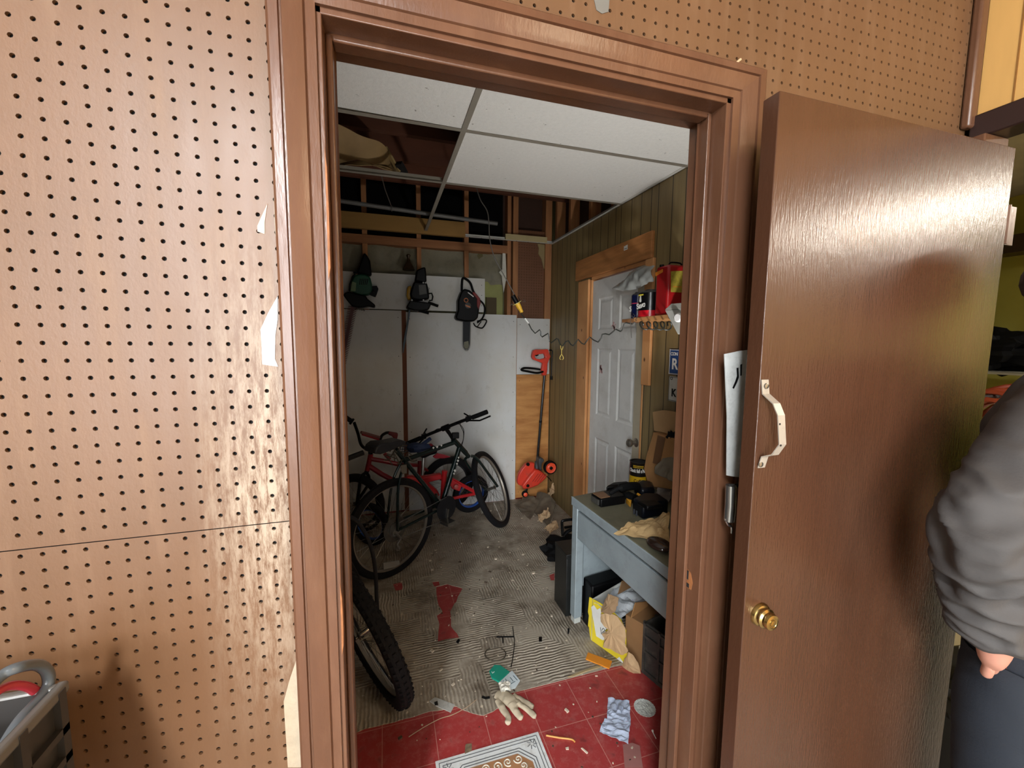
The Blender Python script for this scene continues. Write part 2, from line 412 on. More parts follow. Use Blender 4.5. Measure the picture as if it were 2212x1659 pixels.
g = G(); g.box(-2.9, OX0+0.03, 0.0055, T, 0, 2.62); g.box(OX1-0.03, 1.56, 0.0055, T, 0, 2.62); g.box(OX0+0.03, OX1-0.03, 0.0055, T, OZ1-0.04, 2.62)
struct('wall_front', g, M_DARK, smooth=False)
g = G(); g.box(-2.9, -0.10, T, T+0.012, 0, 3.2); g.box(0.74, XW, T, T+0.012, 0, 3.2); g.box(-0.10, 0.74, T, T+0.012, 2.10, 3.2)
struct('wall_front', g, M_PANEL, smooth=False)
# --- door casing: stepped profile mitred round the opening (w outward from the opening, d proud of the wall)
PROF = [(0.0, 0.0), (0.0, 0.010), (0.014, 0.0112), (0.0155, 0.0085), (0.0175, 0.0125), (0.024, 0.0145), (0.031, 0.0165), (0.041, 0.0185), (0.0455, 0.0195), (0.047, 0.0145), (0.0495, 0.0145), (0.051, 0.019), (0.064, 0.0175), (0.068, 0.014), (0.068, 0.0)]
IX0, IX1, IZ = -0.091, 0.716, 2.078
def casing(path, flip=1):
    g = G(); P = len(PROF); vs = []
    for (o, dirn) in path:
        for (w, d) in PROF: vs.append((o[0]+dirn[0]*w, -d, o[1]+dirn[1]*w))
    fs = []
    for k in range(len(path)-1):
        for i in range(P-1): fs.append((k*P+i, (k+1)*P+i, (k+1)*P+i+1, k*P+i+1))
    g.add(vs, fs); return g
struct('trim_1', casing([((IX0, 0), (-1, 0)), ((IX0, IZ), (-1, 1))]), M_CASE, smooth=True, ang=20, label='left brown door casing with stepped moulding')
struct('trim_2', casing([((IX0, IZ), (-1, 1)), ((IX1, IZ), (1.2, 1))]), M_CASE, smooth=True, ang=20, label='brown head casing over the doorway')
struct('trim_3', casing([((IX1, IZ), (1.2, 1)), ((IX1, 0), (1.2, 0))]), M_CASE, smooth=True, ang=20, label='right brown door casing with stepped moulding')
g = G(); g.tube([PY(577+dx, y, -0.002) for (dx, y) in ((0, 2), (7, 200), (13, 330), (20, 500), (40, 700), (46, 900), (58, 1200), (66, 1400), (78, 1655))], 0.0016, 6)
struct('trim_4', g, M_CAULK, label='pale bead of caulk down the outer edge of the left casing')
# jambs, head and stops
JX0, JX1, JZ = -0.083, 0.705, 2.068
g = G(); g.box(JX0-0.02, JX0, -0.004, T+0.014, 0, JZ+0.02); g.box(JX1, JX1+0.02, -0.004, T+0.014, 0, JZ+0.02); g.box(JX0-0.02, JX1+0.02, -0.004, T+0.014, JZ, JZ+0.02)
struct('door_1_frame', g, M_CASE, bevel=0.0015)
g = G(); sy0, sy1 = 0.036, 0.066
g.box(JX0, JX0+0.011, sy0, sy1, 0, JZ); g.box(JX1-0.011, JX1, sy0, sy1, 0, JZ); g.box(JX0+0.011, JX1-0.011, sy0, sy1, JZ-0.011, JZ)
struct('trim_5', g, M_CASE, bevel=0.003)
# chipped bare wood on the jamb edges and around the strike mortise
g = G()
for (z0, z1) in ((1.66, 1.87), (0.99, 1.13)):
    pts = [(JX0-0.003, -0.0052, z0), (JX0+0.0005, -0.0052, z0+0.02), (JX0+0.0012, -0.0052, (z0+z1)/2), (JX0+0.0004, -0.0052, z1-0.03), (JX0-0.002, -0.0052, z1)]
    g.prism(pts, (0, 0.012, 0))
struct('trim_6', g, M_CHIP)
g = G(); mp0 = PX(1486, 1252, 0.7045)
g.prism([(0.7045, mp0.y+a, mp0.z+b) for a, b in ((-.012, -.02), (-.016, .0), (-.008, .022), (.004, .026), (.012, .008), (.008, -.022))], (0.0015, 0, 0))
struct('trim_7', g, M_CHIP, label='bare splintered wood round the strike mortise')
g = G(); g.cbox(mp0+Vector((-0.0008, 0.002, 0.012)), (1, 0, 0), (0, 1, 0), (0, 0, 1), 0.0006, 0.0035, 0.011); g.cbox(mp0+Vector((-0.0008, 0.0, -0.014)), (1, 0, 0), (0, 1, 0), (0, 0, 1), 0.0006, 0.005, 0.005)
struct('trim_8', g, M_DARK)
# --- floors
g = G(); g.box(-1.35, XW, -0.05, YB+0.1, -0.03, 0.0); struct('floor', g, M_RED, smooth=False)
g = G(); g.box(-3.0, 5.2, -3.6, -0.05, -0.06, -0.001); g.box(1.62, 5.2, -0.05, 1.6, -0.06, -0.001); struct('floor', g, M_OUTF, smooth=False)
# --- outer room: left wall, wall with the wide garage opening, ceiling
g = G(); g.box(-3.0, -2.9, -3.6, 0.13, 0, 2.62); struct('wall_left', g, M_PLAS, smooth=False)
g = G(); g.box(-3.0, -2.5, -3.6, -3.5, 0, 2.62); g.box(1.1, 5.2, -3.6, -3.5, 0, 2.62); g.box(-2.5, 1.1, -3.6, -3.5, 2.25, 2.62); struct('wall_back_garage', g, M_PLAS, smooth=False)
g = G(); g.box(-3.0, 5.2, -3.6, 0.0, 2.62, 2.7); g.box(1.62, 5.2, 0, 1.6, 2.62, 2.7); struct('ceiling', g, M_PLAS, smooth=False)
# --- right wall of the outer room with its own doorway, honey pine boards above the dark head
g = G(); g.box(1.5, 1.56, -0.90, -0.02, 2.16, 2.62); g.box(1.5, 1.56, -3.5, -0.90, 0, 2.62)
struct('wall_right', g, M_TNG, smooth=False, label='honey coloured tongue and groove boards over the side doorway')
g = G()
for k in range(10): g.box(1.4985, 1.5, -0.085-0.09*k-0.0015, -0.085-0.09*k+0.0015, 2.16, 2.62)
struct('trim_9', g, mat('board_groove', '8a5f2a', 0.7))
g = G(); g.box(1.468, 1.5, -0.022, -0.001, 2.13, 2.62); struct('trim_10', g, M_CASE, bevel=0.006, label='brown corner strip between pegboard and pine boards')
g = G(); g.box(1.488, 1.57, -0.92, -0.012, 2.10, 2.16); struct('trim_11', g, M_DBRN, bevel=0.004, label='dark stained head trim of the side doorway')
g = G(); g.box(1.47, 1.57, -0.055, -0.001, 0, 2.10); struct('trim_12', g, M_CASE, bevel=0.003)
g = G(); g.box(1.49, 1.57, -0.92, -0.88, 0, 2.10); struct('trim_13', g, M_DBRN)
# --- the room beyond the side doorway
g = G(); g.box(4.3, 4.36, -3.5, 1.6, 0, 2.62); struct('wall_far', g, M_GREEN, smooth=False)
g = G(); g.box(1.62, 4.3, 1.5, 1.6, 0, 2.62); struct('wall_far', g, M_GREEN, smooth=False)
g = G(); g.box(1.575, 1.62, 0.0, 1.6, 0, 2.62); struct('wall_right', g, M_PLAS, smooth=False)
g = G(); g.box(4.12, 4.3, -3.4, 1.5, 2.20, 2.32); struct('trim_14', g, M_DBRN, label='dark beam along the green wall')
# --- inner room walls
g = G(); g.box(-1.36, -1.3, T, YB+0.1, 0, 3.2); struct('wall_left', g, mat('bare_inner_wall', '6b5a44', 0.8), smooth=False)
# right wall panelling with the cut-out of the white door
DY0, DY1, DZ = 1.50, 2.24, 2.045
g = G(); g.box(XW, XW+0.008, T, DY0, 0, 2.52); g.box(XW, XW+0.008, DY1, YB+0.05, 0, 2.52); g.box(XW, XW+0.008, DY0, DY1, DZ+0.03, 2.52)
struct('wall_right', g, M_PANEL, smooth=False, label='olive brown wood panelling with dark grooves')
g = G()
for y in (0.35, 0.75, 1.15, 1.5, 1.96, 2.30, 2.68, 2.98): g.box(XW+0.008, XW+0.095, y-0.019, y+0.019, 2.30, 3.2)
g.box(XW, XW+0.095, T, YB, 2.44, 2.49) if False else None
struct('trim_15', g, M_STUD, smooth=False)
g = G(); g.box(XW+0.10, XW+0.12, T, YB+0.2, 2.3, 3.2); struct('wall_right', g, mat('dark_brown_sheathing', '3b2418', 0.8), smooth=False)
g = G(); g.box(XW+0.012, XW+0.03, 0.2, 1.4, 0, 2.5); struct('wall_right', g, M_DARK, smooth=False)
# back wall: sheathing, framing, insulation facing and a scrap of pegboard
g = G(); g.box(-1.4, XW+0.2, YB+0.11, YB+0.13, 0, 3.2); struct('wall_back', g, mat('dark_board_sheathing', '5d5636', 0.8, var=0.2, scale=3), smooth=False)
ZB = lambda px, py: PY(px, py, YB)
g = G()
for (a, b) in ((-0.62, -0.58), (-0.16, -0.12), (0.292, 0.330), (0.715, 0.755)): g.box(a, b, YB+0.012, YB+0.10, 0, 3.2)
g.box(1.12, 1.155, YB+0.0, YB+0.10, 0, 3.2); g.box(1.175, 1.225, YB+0.0, YB+0.10, 0, 3.2); g.box(1.50, 1.565, YB+0.0, YB+0.10, 0, 3.2)
struct('trim_16', g, M_STUD, smooth=False, label='bare wood studs of the back wall')
g = G(); g.box(-1.3, 1.12, YB-0.005, YB+0.09, 2.385, 2.455); struct('trim_17', g, M_STUDH, smooth=False, label='reddish plate across the studs under the ceiling line')
def ins(u, v):
    x = -1.2+u*2.3; z = 2.40-v*0.30
    return (x, YB+0.075+0.03*noise.noise(Vector((x*5, z*7, 0)))-0.02*sin(u*40), z+(0.0 if v < 1 else 0.02*noise.noise(Vector((x*9, 0, 4)))))
g = G(); g.sheet(ins, 60, 10); struct('trim_18', g, M_FOIL, label='dusty insulation facing sagging between the studs')
pegboard('trim_19', 1.232, 1.50, 1.79, 2.62, 1.245, 1.8, y=YB+0.03, m=mat('brown_pegboard_scrap', '6a4228', 0.6), label='scrap of brown pegboard between the corner studs')
g = G(); q = [PY(x, y, YB+0.02) for x, y in ((1161, 526), (1187, 530), (1187, 612), (1181, 590), (1174, 578), (1170, 560), (1163, 548), (1164, 536))]
g.prism(q, (0, 0.012, 0)); struct('trim_20', g, mat('torn_tan_board', '8f7c55', 0.8), label='torn edge of tan board in the corner')
g = G(); q = [PY(x, y, YB-0.002) for x, y in ((1086, 544), (1092, 546), (1094, 600), (1088, 632), (1084, 596), (1078, 588), (1085, 582))]
g.prism(q, (0, 0.02, 0)); struct('trim_21', g, mat('ripped_foam_edge', 'c9c6b8', 0.8, bump=0.5), label='ripped white foam edge beside the double stud')
g = G(); g.box(0.905, 1.10, YB+0.085, YB+0.10, 1.6, 2.13); struct('trim_22', g, mat('pale_green_insulation', '8f9058', 0.8), smooth=False)
g = G(); g.box(0.84, 1.6, YB+0.096, YB+0.105, 2.46, 3.2); struct('wall_back', g, mat('dark_brown_sheathing', '3b2418', 0.8), smooth=False)
g = G(); g.box(0.93, 1.03, YB+0.05, YB+0.08, 1.6, 1.98); struct('trim_23', g, mat('dark_olive_block', '4b3f27', 0.8), smooth=False)
# roof over the hung ceiling: dark deck and joists running across
g = G(); g.box(-1.4, XW+0.2, T, YB+0.15, 3.2, 3.25); struct('ceiling', g, mat('dark_roof_deck', '2c1a12', 0.85), smooth=False)
g = G()
for y in (0.45, 0.86, 1.27, 1.68, 2.09, 2.5, 2.9): g.box(-1.3, XW+0.1, y-0.02, y+0.02, 2.86, 3.05)
struct('trim_24', g, mat('dark_joists', '5b3421', 0.75, var=0.25, scale=6, stretch=(0.2, 1, 1)), smooth=False, label='dark joists above the hung ceiling')
g = G(); g.box(-1.3, 0.70, YB-0.12, YB-0.08, 2.475, 2.60); struct('trim_25', g, mat('yellow_brown_board', '8d6a34', 0.7, var=0.15, stretch=(0.2, 1, 1)), bevel=0.002, label='yellowish brown board laid along the back ceiling line')
g = G(); g.box(1.09, 1.50, YB-0.04, YB-0.01, 2.505, 2.555); struct('trim_26', g, mat('cream_strip', 'b3a377', 0.7), label='cream strip over the corner')
# hung ceiling: runner, cross tees, wall angle
RX = 0.36
tees = thing('ceiling_grid', 'grey metal T-bar grid holding the ceiling tiles', 'ceiling grid', (RX, 1.2, ZC)); tees['kind'] = 'structure'
g = G(); g.box(RX-0.012, RX+0.012, T+0.012, YB-0.01, ZC-0.001, ZC+0.0015); g.box(RX-0.0015, RX+0.0015, T+0.012, YB-0.01, ZC, ZC+0.035); obj('main_runner', g, M_TEE, tees, smooth=False)
for (y, x0, x1) in ((0.56, -1.3, XW), (1.172, -1.3, XW), (1.815, -1.3, XW)):
    for (a, b) in ((x0, RX-0.012), (RX+0.012, x1)):
        g = G(); g.box(a, b, y-0.012, y+0.012, ZC-0.0005, ZC+0.001); g.box(a, b, y-0.0012, y+0.0012, ZC, ZC+0.03); obj('cross_tee', g, M_TEE, tees, smooth=False)
g = G(); g.box(0.365, XW, YB-0.03, YB-0.005, ZC+0.002, ZC+0.006); g.box(0.365, XW, YB-0.008, YB-0.005, ZC+0.002, ZC+0.03)
obj('wall_angle', g, mat('white_wall_angle', 'c4c3bc', 0.5), tees, smooth=False)
g = G(); g.box(XW-0.022, XW, T+0.012, YB-0.03, ZC, ZC+0.004); g.box(XW-0.004, XW, T+0.012, YB-0.03, ZC, ZC+0.026)
obj('wall_angle', g, mat('white_wall_angle', 'c4c3bc', 0.5), tees, smooth=False)
g = G()
for k in range(11):
    x = 0.42+k*0.112
    g.cbox((x, YB-0.018, ZC+0.0012), (1, 0, 0), (0, 1, 0), (0, 0, 1), 0.006, 0.002, 0.001)
obj('slot', g, M_DARK, tees)
def tile(x0, x1, y0, y1, lab, tilt=(0, 0, 0, 0)):
    g = G(); z = ZC+0.0025
    def fn(u, v):
        zz = (tilt[0]*(1-u)*(1-v)+tilt[1]*u*(1-v)+tilt[2]*u*v+tilt[3]*(1-u)*v)
        return (x0+(x1-x0)*u, y0+(y1-y0)*v, z+zz+0.001*noise.noise(Vector((u*6, v*6, x0))))
    g.sheet(fn, 24, 12, -0.014)
    return one('ceiling_tile', g, M_TILE, lab, 'ceiling tile', group='white fibre ceiling tiles', smooth=True)
tile(-0.85, RX-0.006, 0.57, 1.166, 'white ceiling tile left of the main runner, beside the open hole', (0, 0, 0, 0.02))
tile(RX+0.006, XW-0.004, 0.57, 1.166, 'white ceiling tile right of the runner, nearer the doorway')
tile(RX+0.006, XW-0.004, 1.178, 1.809, 'white ceiling tile right of the runner, farthest from the doorway')
tile(RX+0.006, XW-0.004, 0.15, 0.553, 'cut ceiling tile over the doorway, right side')
tile(-0.85, RX-0.006, 0.15, 0.553, 'cut ceiling tile over the doorway, left side')
# pine casing of the inner white door
P_ = M_PINE
cz = XW
g = G(); g.box(XW-0.02, XW, 2.245, 2.42, 0, 2.06); struct('trim_27', g, P_, bevel=0.003, label='rough pine side casing of the white door, far side')
g = G(); g.box(XW-0.022, XW, 1.436, 2.475, 2.075, 2.235); struct('trim_28', g, mat('orange_pine_head', 'a9713f', 0.6, var=0.3, scale=9, stretch=(1, 0.25, 2.0), dirt='7c4a24', dscale=5), bevel=0.003, label='orange pine head casing of the white door')
g = G(); g.box(XW-0.02, XW, 1.415, 1.495, 1.30, 2.073); struct('trim_29', g, P_, bevel=0.003, label='short pine side casing ending below the shelf')
g = G(); g.box(XW-0.003, XW+0.09, DY1-0.02, DY1+0.004, 0, DZ+0.03); g.box(XW-0.003, XW+0.09, DY0-0.004, DY0+0.012, 0, DZ+0.03); g.box(XW-0.003, XW+0.09, DY0, DY1, DZ+0.005, DZ+0.03)
struct('trim_30', g, P_, bevel=0.002)
# white six panel door
M_WD = mat('white_door_paint', 'cdccc8', 0.45, var=0.05, dirt='a39e92', damt=0.2, dscale=7)
dr2 = thing('door_2', 'white six panel door in pine casing', 'door', (XW+0.03, DY0, 0.01)); dr2['kind'] = 'structure'
DX = XW+0.012
g = G(); ys = [DY0+0.014, DY0+0.115, DY0+0.325, DY0+0.410, DY0+0.620, DY1-0.022]; zs = [0.01, 0.22, 0.82, 1.0, 1.52, 1.66, 1.90, 2.04]
holes = [(1, 1), (3, 1), (1, 3), (3, 3), (1, 5), (3, 5)]
for i in range(5):
    for j in range(7):
        if (i, j) in holes: continue
        g.box(DX, DX+0.035, ys[i], ys[i+1], zs[j], zs[j+1])
obj('door_leaf', g, M_WD, dr2, smooth=False)
for (i, j) in holes:
    g = G(); a, b, c_, d = ys[i], ys[i+1], zs[j], zs[j+1]
    lv = [(0, 0.0), (0.012, 0.007), (0.02, 0.008), (0.038, 0.002)]
    for k in range(3):
        (o0, x0), (o1, x1) = lv[k], lv[k+1]
        A = [(DX+x0, a+o0, c_+o0), (DX+x0, b-o0, c_+o0), (DX+x0, b-o0, d-o0), (DX+x0, a+o0, d-o0)]
        B = [(DX+x1, a+o1, c_+o1), (DX+x1, b-o1, c_+o1), (DX+x1, b-o1, d-o1), (DX+x1, a+o1, d-o1)]
        g.add(A+B, [(q, (q+1) % 4, (q+1) % 4+4, q+4) for q in range(4)])
    o1, x1 = lv[3]; g.add([(DX+x1, a+o1, c_+o1), (DX+x1, b-o1, c_+o1), (DX+x1, b-o1, d-o1), (DX+x1, a+o1, d-o1)], [(0, 1, 2, 3)])
    obj('door_panel', g, M_WD, dr2, smooth=False)
kp = PX(1372, 956, XW-0.0)
M_SILV = mat('brushed_nickel', '9c968c', 0.3, metal=0.9)
g = G(); g.lathe((DX, kp.y, kp.z), (-1, 0, 0), [(0.033, 0), (0.031, 0.008), (0.013, 0.012), (0.011, 0.035), (0.02, 0.04), (0.027, 0.05), (0.027, 0.062), (0.018, 0.07), (0.006, 0.071)], 20)
obj('door_knob', g, M_SILV, dr2)
g = G()
for (px, py) in ((1326, 706), (1298, 795), (1383, 792)):
    p = PX(px, py, DX-0.001)
    for k in range(14):
        a = random.uniform(0, 2*pi); r = random.uniform(0, 0.03); s_ = random.uniform(0.006, 0.013)
        c0 = p+Vector((0, r*cos(a), 1.35*r*sin(a)))
        g.prism([c0+Vector((0, s_*cos(q*pi/3+a)*(0.6+0.4*(q % 2)), s_*sin(q*pi/3+a))) for q in range(6)], (-0.0008, 0, 0))
g.add([], [])
obj('flower_sticker', g, mat('faded_pink_sticker', 'c39a97', 0.6, var=0.3, scale=40), dr2, label='faded pink flower stickers')
# ================================================================ BACK WALL BOARDS AND TOOLS
YF = YB-0.008
def board(x0, x1, z0, z1, m, lab, cat='board', y=YF, th=0.006, group=None, nails=6):
    g = G(); g.box(x0, x1, y, y+th, z0, z1)
    o = one('wall_board', g, m, lab, cat, group=group, smooth=False)
    if nails:
        n_ = G()
        for k in range(nails):
            z = z0+0.06+(z1-z0-0.12)*k/max(1, nails-1)
            for x in (x0+0.03, x1-0.03): n_.lathe((x, y+0.0005, z), (0, -1, 0), [(0.004, 0), (0.003, 0.001)], 8)
        obj('nail_head', n_, M_DARK, o)['kind'] = 'stuff'
    return o
board(-1.25, 0.902, 1.836, 2.142, M_WB, 'wide white board strip behind the hanging tools', nails=3)
board(-1.25, 0.150, 0.012, 1.828, M_WB, 'white board on the far wall, left of the brown gap')
board(0.188, 1.214, -0.0, 1.818, M_WB, 'large white board on the far wall, right of the brown gap')
board(1.219, 1.556, 1.250, 1.790, M_WB, 'small white board above the plywood piece in the corner', nails=2)
board(1.219, 1.560, 0.012, 1.247, M_PLY, 'orange plywood piece behind the red edger', nails=2)
g = G(); g.box(0.150, 0.188, YF+0.003, YF+0.012, 0, 1.83)
one('wood_lath', g, mat('red_brown_lath', '6f3d1f', 0.7, var=0.2, stretch=(1, 1, 0.2)), 'thin red brown lath between two white boards', 'lath')
def c6(x, y): return (730+x/6.32, 560+y/6.32)
def poly6(pts, y): return [PY(*c6(a, b), y) for a, b in pts]
M_BLK = mat('black_plastic', '050506', 0.45, var=0.25, bump=0.1, spec=0.2)
M_BLK2 = mat('black_rubber', '080809', 0.7, var=0.25, bump=0.3, bscale=120, spec=0.15)
M_GRN = mat('dark_green_plastic', '184a35', 0.35, var=0.2)
M_LGRN = mat('pale_green_plastic', '6d8361', 0.5, var=0.15)
M_STEEL = mat('worn_steel', '8e8c88', 0.35, metal=0.85, var=0.2)
M_MAROON = mat('dark_red_blade', '4e1e20', 0.45, var=0.3)
M_ORANGE = mat('dull_orange', 'b0673a', 0.5)
M_WHITE = mat('white_print', 'e4e2dc', 0.5, var=0.03)
# hedge trimmer one
o = thing('hedge_trimmer', 'green hedge trimmer hanging blade down, leftmost tool on the white boards', 'hedge trimmer', PY(*c6(300, 300), 3.0))
g = G(); g.prism(poly6([(240, 215), (290, 195), (380, 205), (440, 240), (462, 330), (470, 420), (425, 480), (330, 500), (230, 475), (190, 445), (178, 300), (205, 240)], 2.93), (0, 0.10, 0)); obj('motor_housing', g, M_GRN, o, bevel=0.014)
g = G(); g.prism(poly6([(190, 300), (250, 322), (240, 440), (168, 438)], 2.925), (0, 0.04, 0)); obj('side_panel', g, M_LGRN, o, bevel=0.004)
g = G()
for k in range(5): g.prism(poly6([(300+k*26, 265), (312+k*26, 268), (300+k*24, 350), (290+k*24, 348)], 2.926), (0, 0.01, 0))
obj('cooling_slots', g, M_BLK, o)
g = G(); g.prism(poly6([(275, 130), (300, 60), (340, -60), (360, -95), (395, -60), (440, 20), (450, 110), (462, 215), (420, 228), (330, 190), (255, 190)], 2.94), (0, 0.07, 0)); obj('rear_grip', g, M_BLK, o, bevel=0.012)
g = G(); g.cyl(PY(*c6(210, 182), 2.95), PY(*c6(270, 186), 2.95), 0.008, n=10); g.tube([PY(*c6(x, y), 2.95) for x, y in ((235, 200), (200, 240), (165, 340), (155, 440))], 0.006, 8); obj('throttle_lever', g, M_BLK, o)
g = G(); g.prism(poly6([(68, 485), (95, 455), (150, 440), (280, 480), (380, 497), (405, 540), (470, 590), (512, 625), (500, 655), (420, 640), (340, 655), (280, 660), (190, 640), (120, 560)], 2.88), (0, 0.13, 0)); obj('hand_guard', g, M_BLK, o, bevel=0.016)
g = G(); g.prism(poly6([(440, 370), (530, 362), (552, 400), (530, 470), (510, 512), (430, 480)], 2.95), (0, 0.06, 0)); g.lathe(PY(*c6(480, 440), 2.948), (0, -1, 0), [(0.014, 0), (0.012, 0.004), (0.004, 0.006)], 12); obj('air_filter_cover', g, M_BLK, o, bevel=0.006)
g = G(); a = PY(*c6(205, 640), 2.965); b = PY(*c6(50, 1420), 3.0); d = (b-a).normalized(); s_ = d.cross(Vector((0, 1, 0))).normalized()
g.beam(a, b, 0.024, 0.008, up=(0, 1, 0)); L_ = (b-a).length
for k in range(34):
    p = a+d*(L_*(k+0.5)/34)
    for sg in (-1, 1): g.prism([p+s_*sg*0.009-d*0.005, p+s_*sg*0.009+d*0.005, p+s_*sg*0.036+d*0.006, p+s_*sg*0.036+d*0.002], (0, 0.004, 0))
obj('toothed_blade', g, M_MAROON, o, smooth=False)
g = G(); [g.cyl(PY(*c6(270+28*k, 668+6*k), 2.93), PY(*c6(276+28*k, 690+6*k), 2.93), 0.006, n=8) for k in range(4)]; obj('bolt', g, M_STEEL, o)
text('badge', 'GREEN', 0.016, M_WHITE, o, PY(*c6(285, 415), 2.924), (1, 0, -0.1), (0.1, 0, 1)) if False else None
# hedge trimmer two, seen edge on
o = thing('hedge_trimmer', 'black petrol hedge trimmer with yellow tank hanging between the green trimmer and the chainsaw', 'hedge trimmer', PY(*c6(1120, 400), 3.0))
g = G(); g.prism(poly6([(1072, 148), (1150, 112), (1195, 102), (1206, 180), (1212, 310), (1180, 320), (1090, 300), (1052, 300)], 2.90), (0, 0.09, 0)); obj('rear_grip', g, M_BLK, o, bevel=0.012)
g = G(); g.prism(poly6([(1040, 300), (1215, 315), (1240, 420), (1250, 540), (1100, 560), (1000, 540), (985, 470), (1010, 380)], 2.88), (0, 0.12, 0)); obj('engine_housing', g, mat('charcoal_plastic', '080a0d', 0.45, var=0.3, spec=0.2), o, bevel=0.014)
g = G(); g.prism(poly6([(1100, 350), (1200, 345), (1215, 470), (1110, 490)], 2.874), (0, 0.01, 0)); obj('grille', g, mat('grey_metal_grille', '4a4a48', 0.5, metal=0.3, bump=0.6, bscale=90), o, bevel=0.002)
g = G(); g.prism(poly6([(935, 650), (985, 560), (1240, 590), (1280, 600), (1240, 690), (1150, 705), (1040, 700), (950, 670)], 2.87), (0, 0.13, 0)); obj('gear_case', g, M_BLK, o, bevel=0.01)
g = G(); g.prism(poly6([(945, 400), (965, 362), (1002, 360), (1000, 540), (960, 560), (938, 500)], 2.93), (0, 0.07, 0)); obj('fuel_tank', g, mat('yellow_tank', 'b98a24', 0.4, var=0.2), o, bevel=0.012)
g = G(); g.tube([PY(*c6(x, y), 2.88) for x, y in ((1230, 590), (1300, 615), (1368, 640))], 0.012, 10); g.tube([PY(*c6(x, y), 2.9) for x, y in ((1100, 700), (1160, 715), (1240, 738))], 0.011, 10)
g.tube([PY(*c6(x, y), 2.88) for x, y in ((1240, 470), (1280, 465), (1295, 510), (1285, 560), (1245, 565))], 0.006, 8); obj('front_handle', g, M_BLK2, o)
g = G()
for (x, y) in ((1165, 320), (1195, 322), (1168, 558), (1240, 400), (1010, 560)):
    g = G(); g.lathe(PY(*c6(x, y), 2.872), (0, -1, 0), [(0.008, 0), (0.006, 0.004)], 10); obj('screw_head', g, M_STEEL, o)
g = G(); g.prism(poly6([(968, 690), (990, 692), (960, 900), (925, 1130), (893, 1285), (884, 1280), (890, 1150), (915, 1000), (950, 820)], 2.95), (0, 0.03, 0)); obj('blade', g, mat('blued_blade', '3b4248', 0.4, metal=0.6, var=0.3), o, bevel=0.001)
# chainsaw
o = thing('chainsaw', 'black and orange chainsaw hanging bar down at the right end of the white strip', 'chainsaw', PY(*c6(1780, 600), 3.0))
g = G(); g.prism(poly6([(1690, 430), (1730, 400), (1800, 420), (1860, 470), (1925, 520), (1945, 600), (1925, 720), (1915, 800), (1860, 850), (1740, 850), (1625, 825), (1605, 790), (1640, 700), (1640, 560), (1668, 480)], 2.90), (0, 0.11, 0)); obj('engine_housing', g, M_BLK, o, bevel=0.014)
g = G(); g.prism(poly6([(1850, 440), (1890, 470), (1945, 540), (1948, 600), (1925, 690), (1900, 640), (1900, 540), (1840, 470)], 2.893), (0, 0.03, 0)); obj('red_cowl', g, mat('dark_red_plastic', '6e1c1a', 0.4), o, bevel=0.004)
g = G(); g.tube(spline([PY(*c6(x, y), 2.95) for x, y in ((1690, 455), (1692, 340), (1705, 262), (1760, 278), (1810, 330), (1840, 420), (1870, 480))], 6), 0.0105, 10); obj('rear_handle', g, M_BLK2, o)
g = G(); g.tube(spline([PY(*c6(x, y), 2.9) for x, y in ((1935, 560), (1985, 610), (2005, 680), (1990, 770), (1950, 830), (1900, 850))], 6), 0.008, 10); obj('front_handle', g, M_BLK2, o)
g = G(); g.tube(spline([PY(*c6(x, y), 2.88) for x, y in ((1850, 870), (1880, 915), (1955, 940), (1990, 920), (2028, 850), (2010, 825), (1960, 830), (1900, 870))], 5), 0.006, 8); g.tube([PY(*c6(1955, 850), 2.88), PY(*c6(1905, 920), 2.88)], 0.004, 8); obj('chain_brake_guard', g, M_BLK, o)
g = G(); g.lathe(PY(*c6(1775, 630), 2.898), (0, -1, 0), [(0.055*0.5, 0), (0.026, 0.004), (0.02, 0.005)], 24); obj('starter_boss', g, mat('dark_grey_plastic', '33322f', 0.5), o)
g = G(); g.prism(poly6([(1735, 620), (1800, 640), (1815, 665), (1755, 645)], 2.891), (0, 0.002, 0)); g.ring(PY(*c6(1750, 560), 2.896), (0, 1, 0), 0.017, 0.004, 20, 6); obj('orange_badge', g, M_ORANGE, o)
g = G(); g.prism(poly6([(1770, 455), (1780, 450), (1855, 505), (1850, 518)], 2.896), (0, 0.002, 0)); obj('white_lettering_strip', g, M_WHITE, o)
bar = [(1708, 850), (1805, 855), (1800, 1150), (1790, 1200), (1770, 1235), (1740, 1235), (1715, 1200), (1706, 1100)]
g = G(); g.prism(poly6(bar, 2.945), (0, 0.008, 0)); obj('guide_bar', g, mat('dark_bar_steel', '1b1d20', 0.4, metal=0.5), o)
g = G(); g.prism(poly6([(1722, 1130), (1780, 1115), (1790, 1190), (1768, 1225), (1742, 1225), (1718, 1190)], 2.941), (0, 0.003, 0)); obj('bar_tip', g, mat('pale_bar_tip', '6f6d5c', 0.4, metal=0.5), o)
g = G(); P_c = spline([PY(*c6(x, y), 2.949) for x, y in ((1703, 850), (1702, 1000), (1702, 1150), (1712, 1205), (1740, 1242), (1770, 1242), (1796, 1205), (1806, 1150), (1810, 1000), (1810, 860))], 9)
for k in range(len(P_c)-1): g.beam(P_c[k], P_c[k]+(P_c[k+1]-P_c[k])*0.62, 0.007, 0.008, up=(0, 1, 0))
obj('saw_chain', g, M_STEEL, o, smooth=False)
# hanging glass lamp shade in the shadow above the tools
g = G(); p = PY(*c6(965, 110), 3.02)
g.lathe(p+Vector((0, 0, 0.05)), (0, 0, -1), [(0.012, -0.06), (0.02, -0.05), (0.012, -0.03), (0.016, 0.0), (0.05, 0.06), (0.052, 0.075)], 16)
one('oil_lamp_shade', g, mat('dark_amber_glass', '3a2a18', 0.15, alpha=0.85), 'dark glass lamp shade hanging under the wall plate', 'lamp shade')
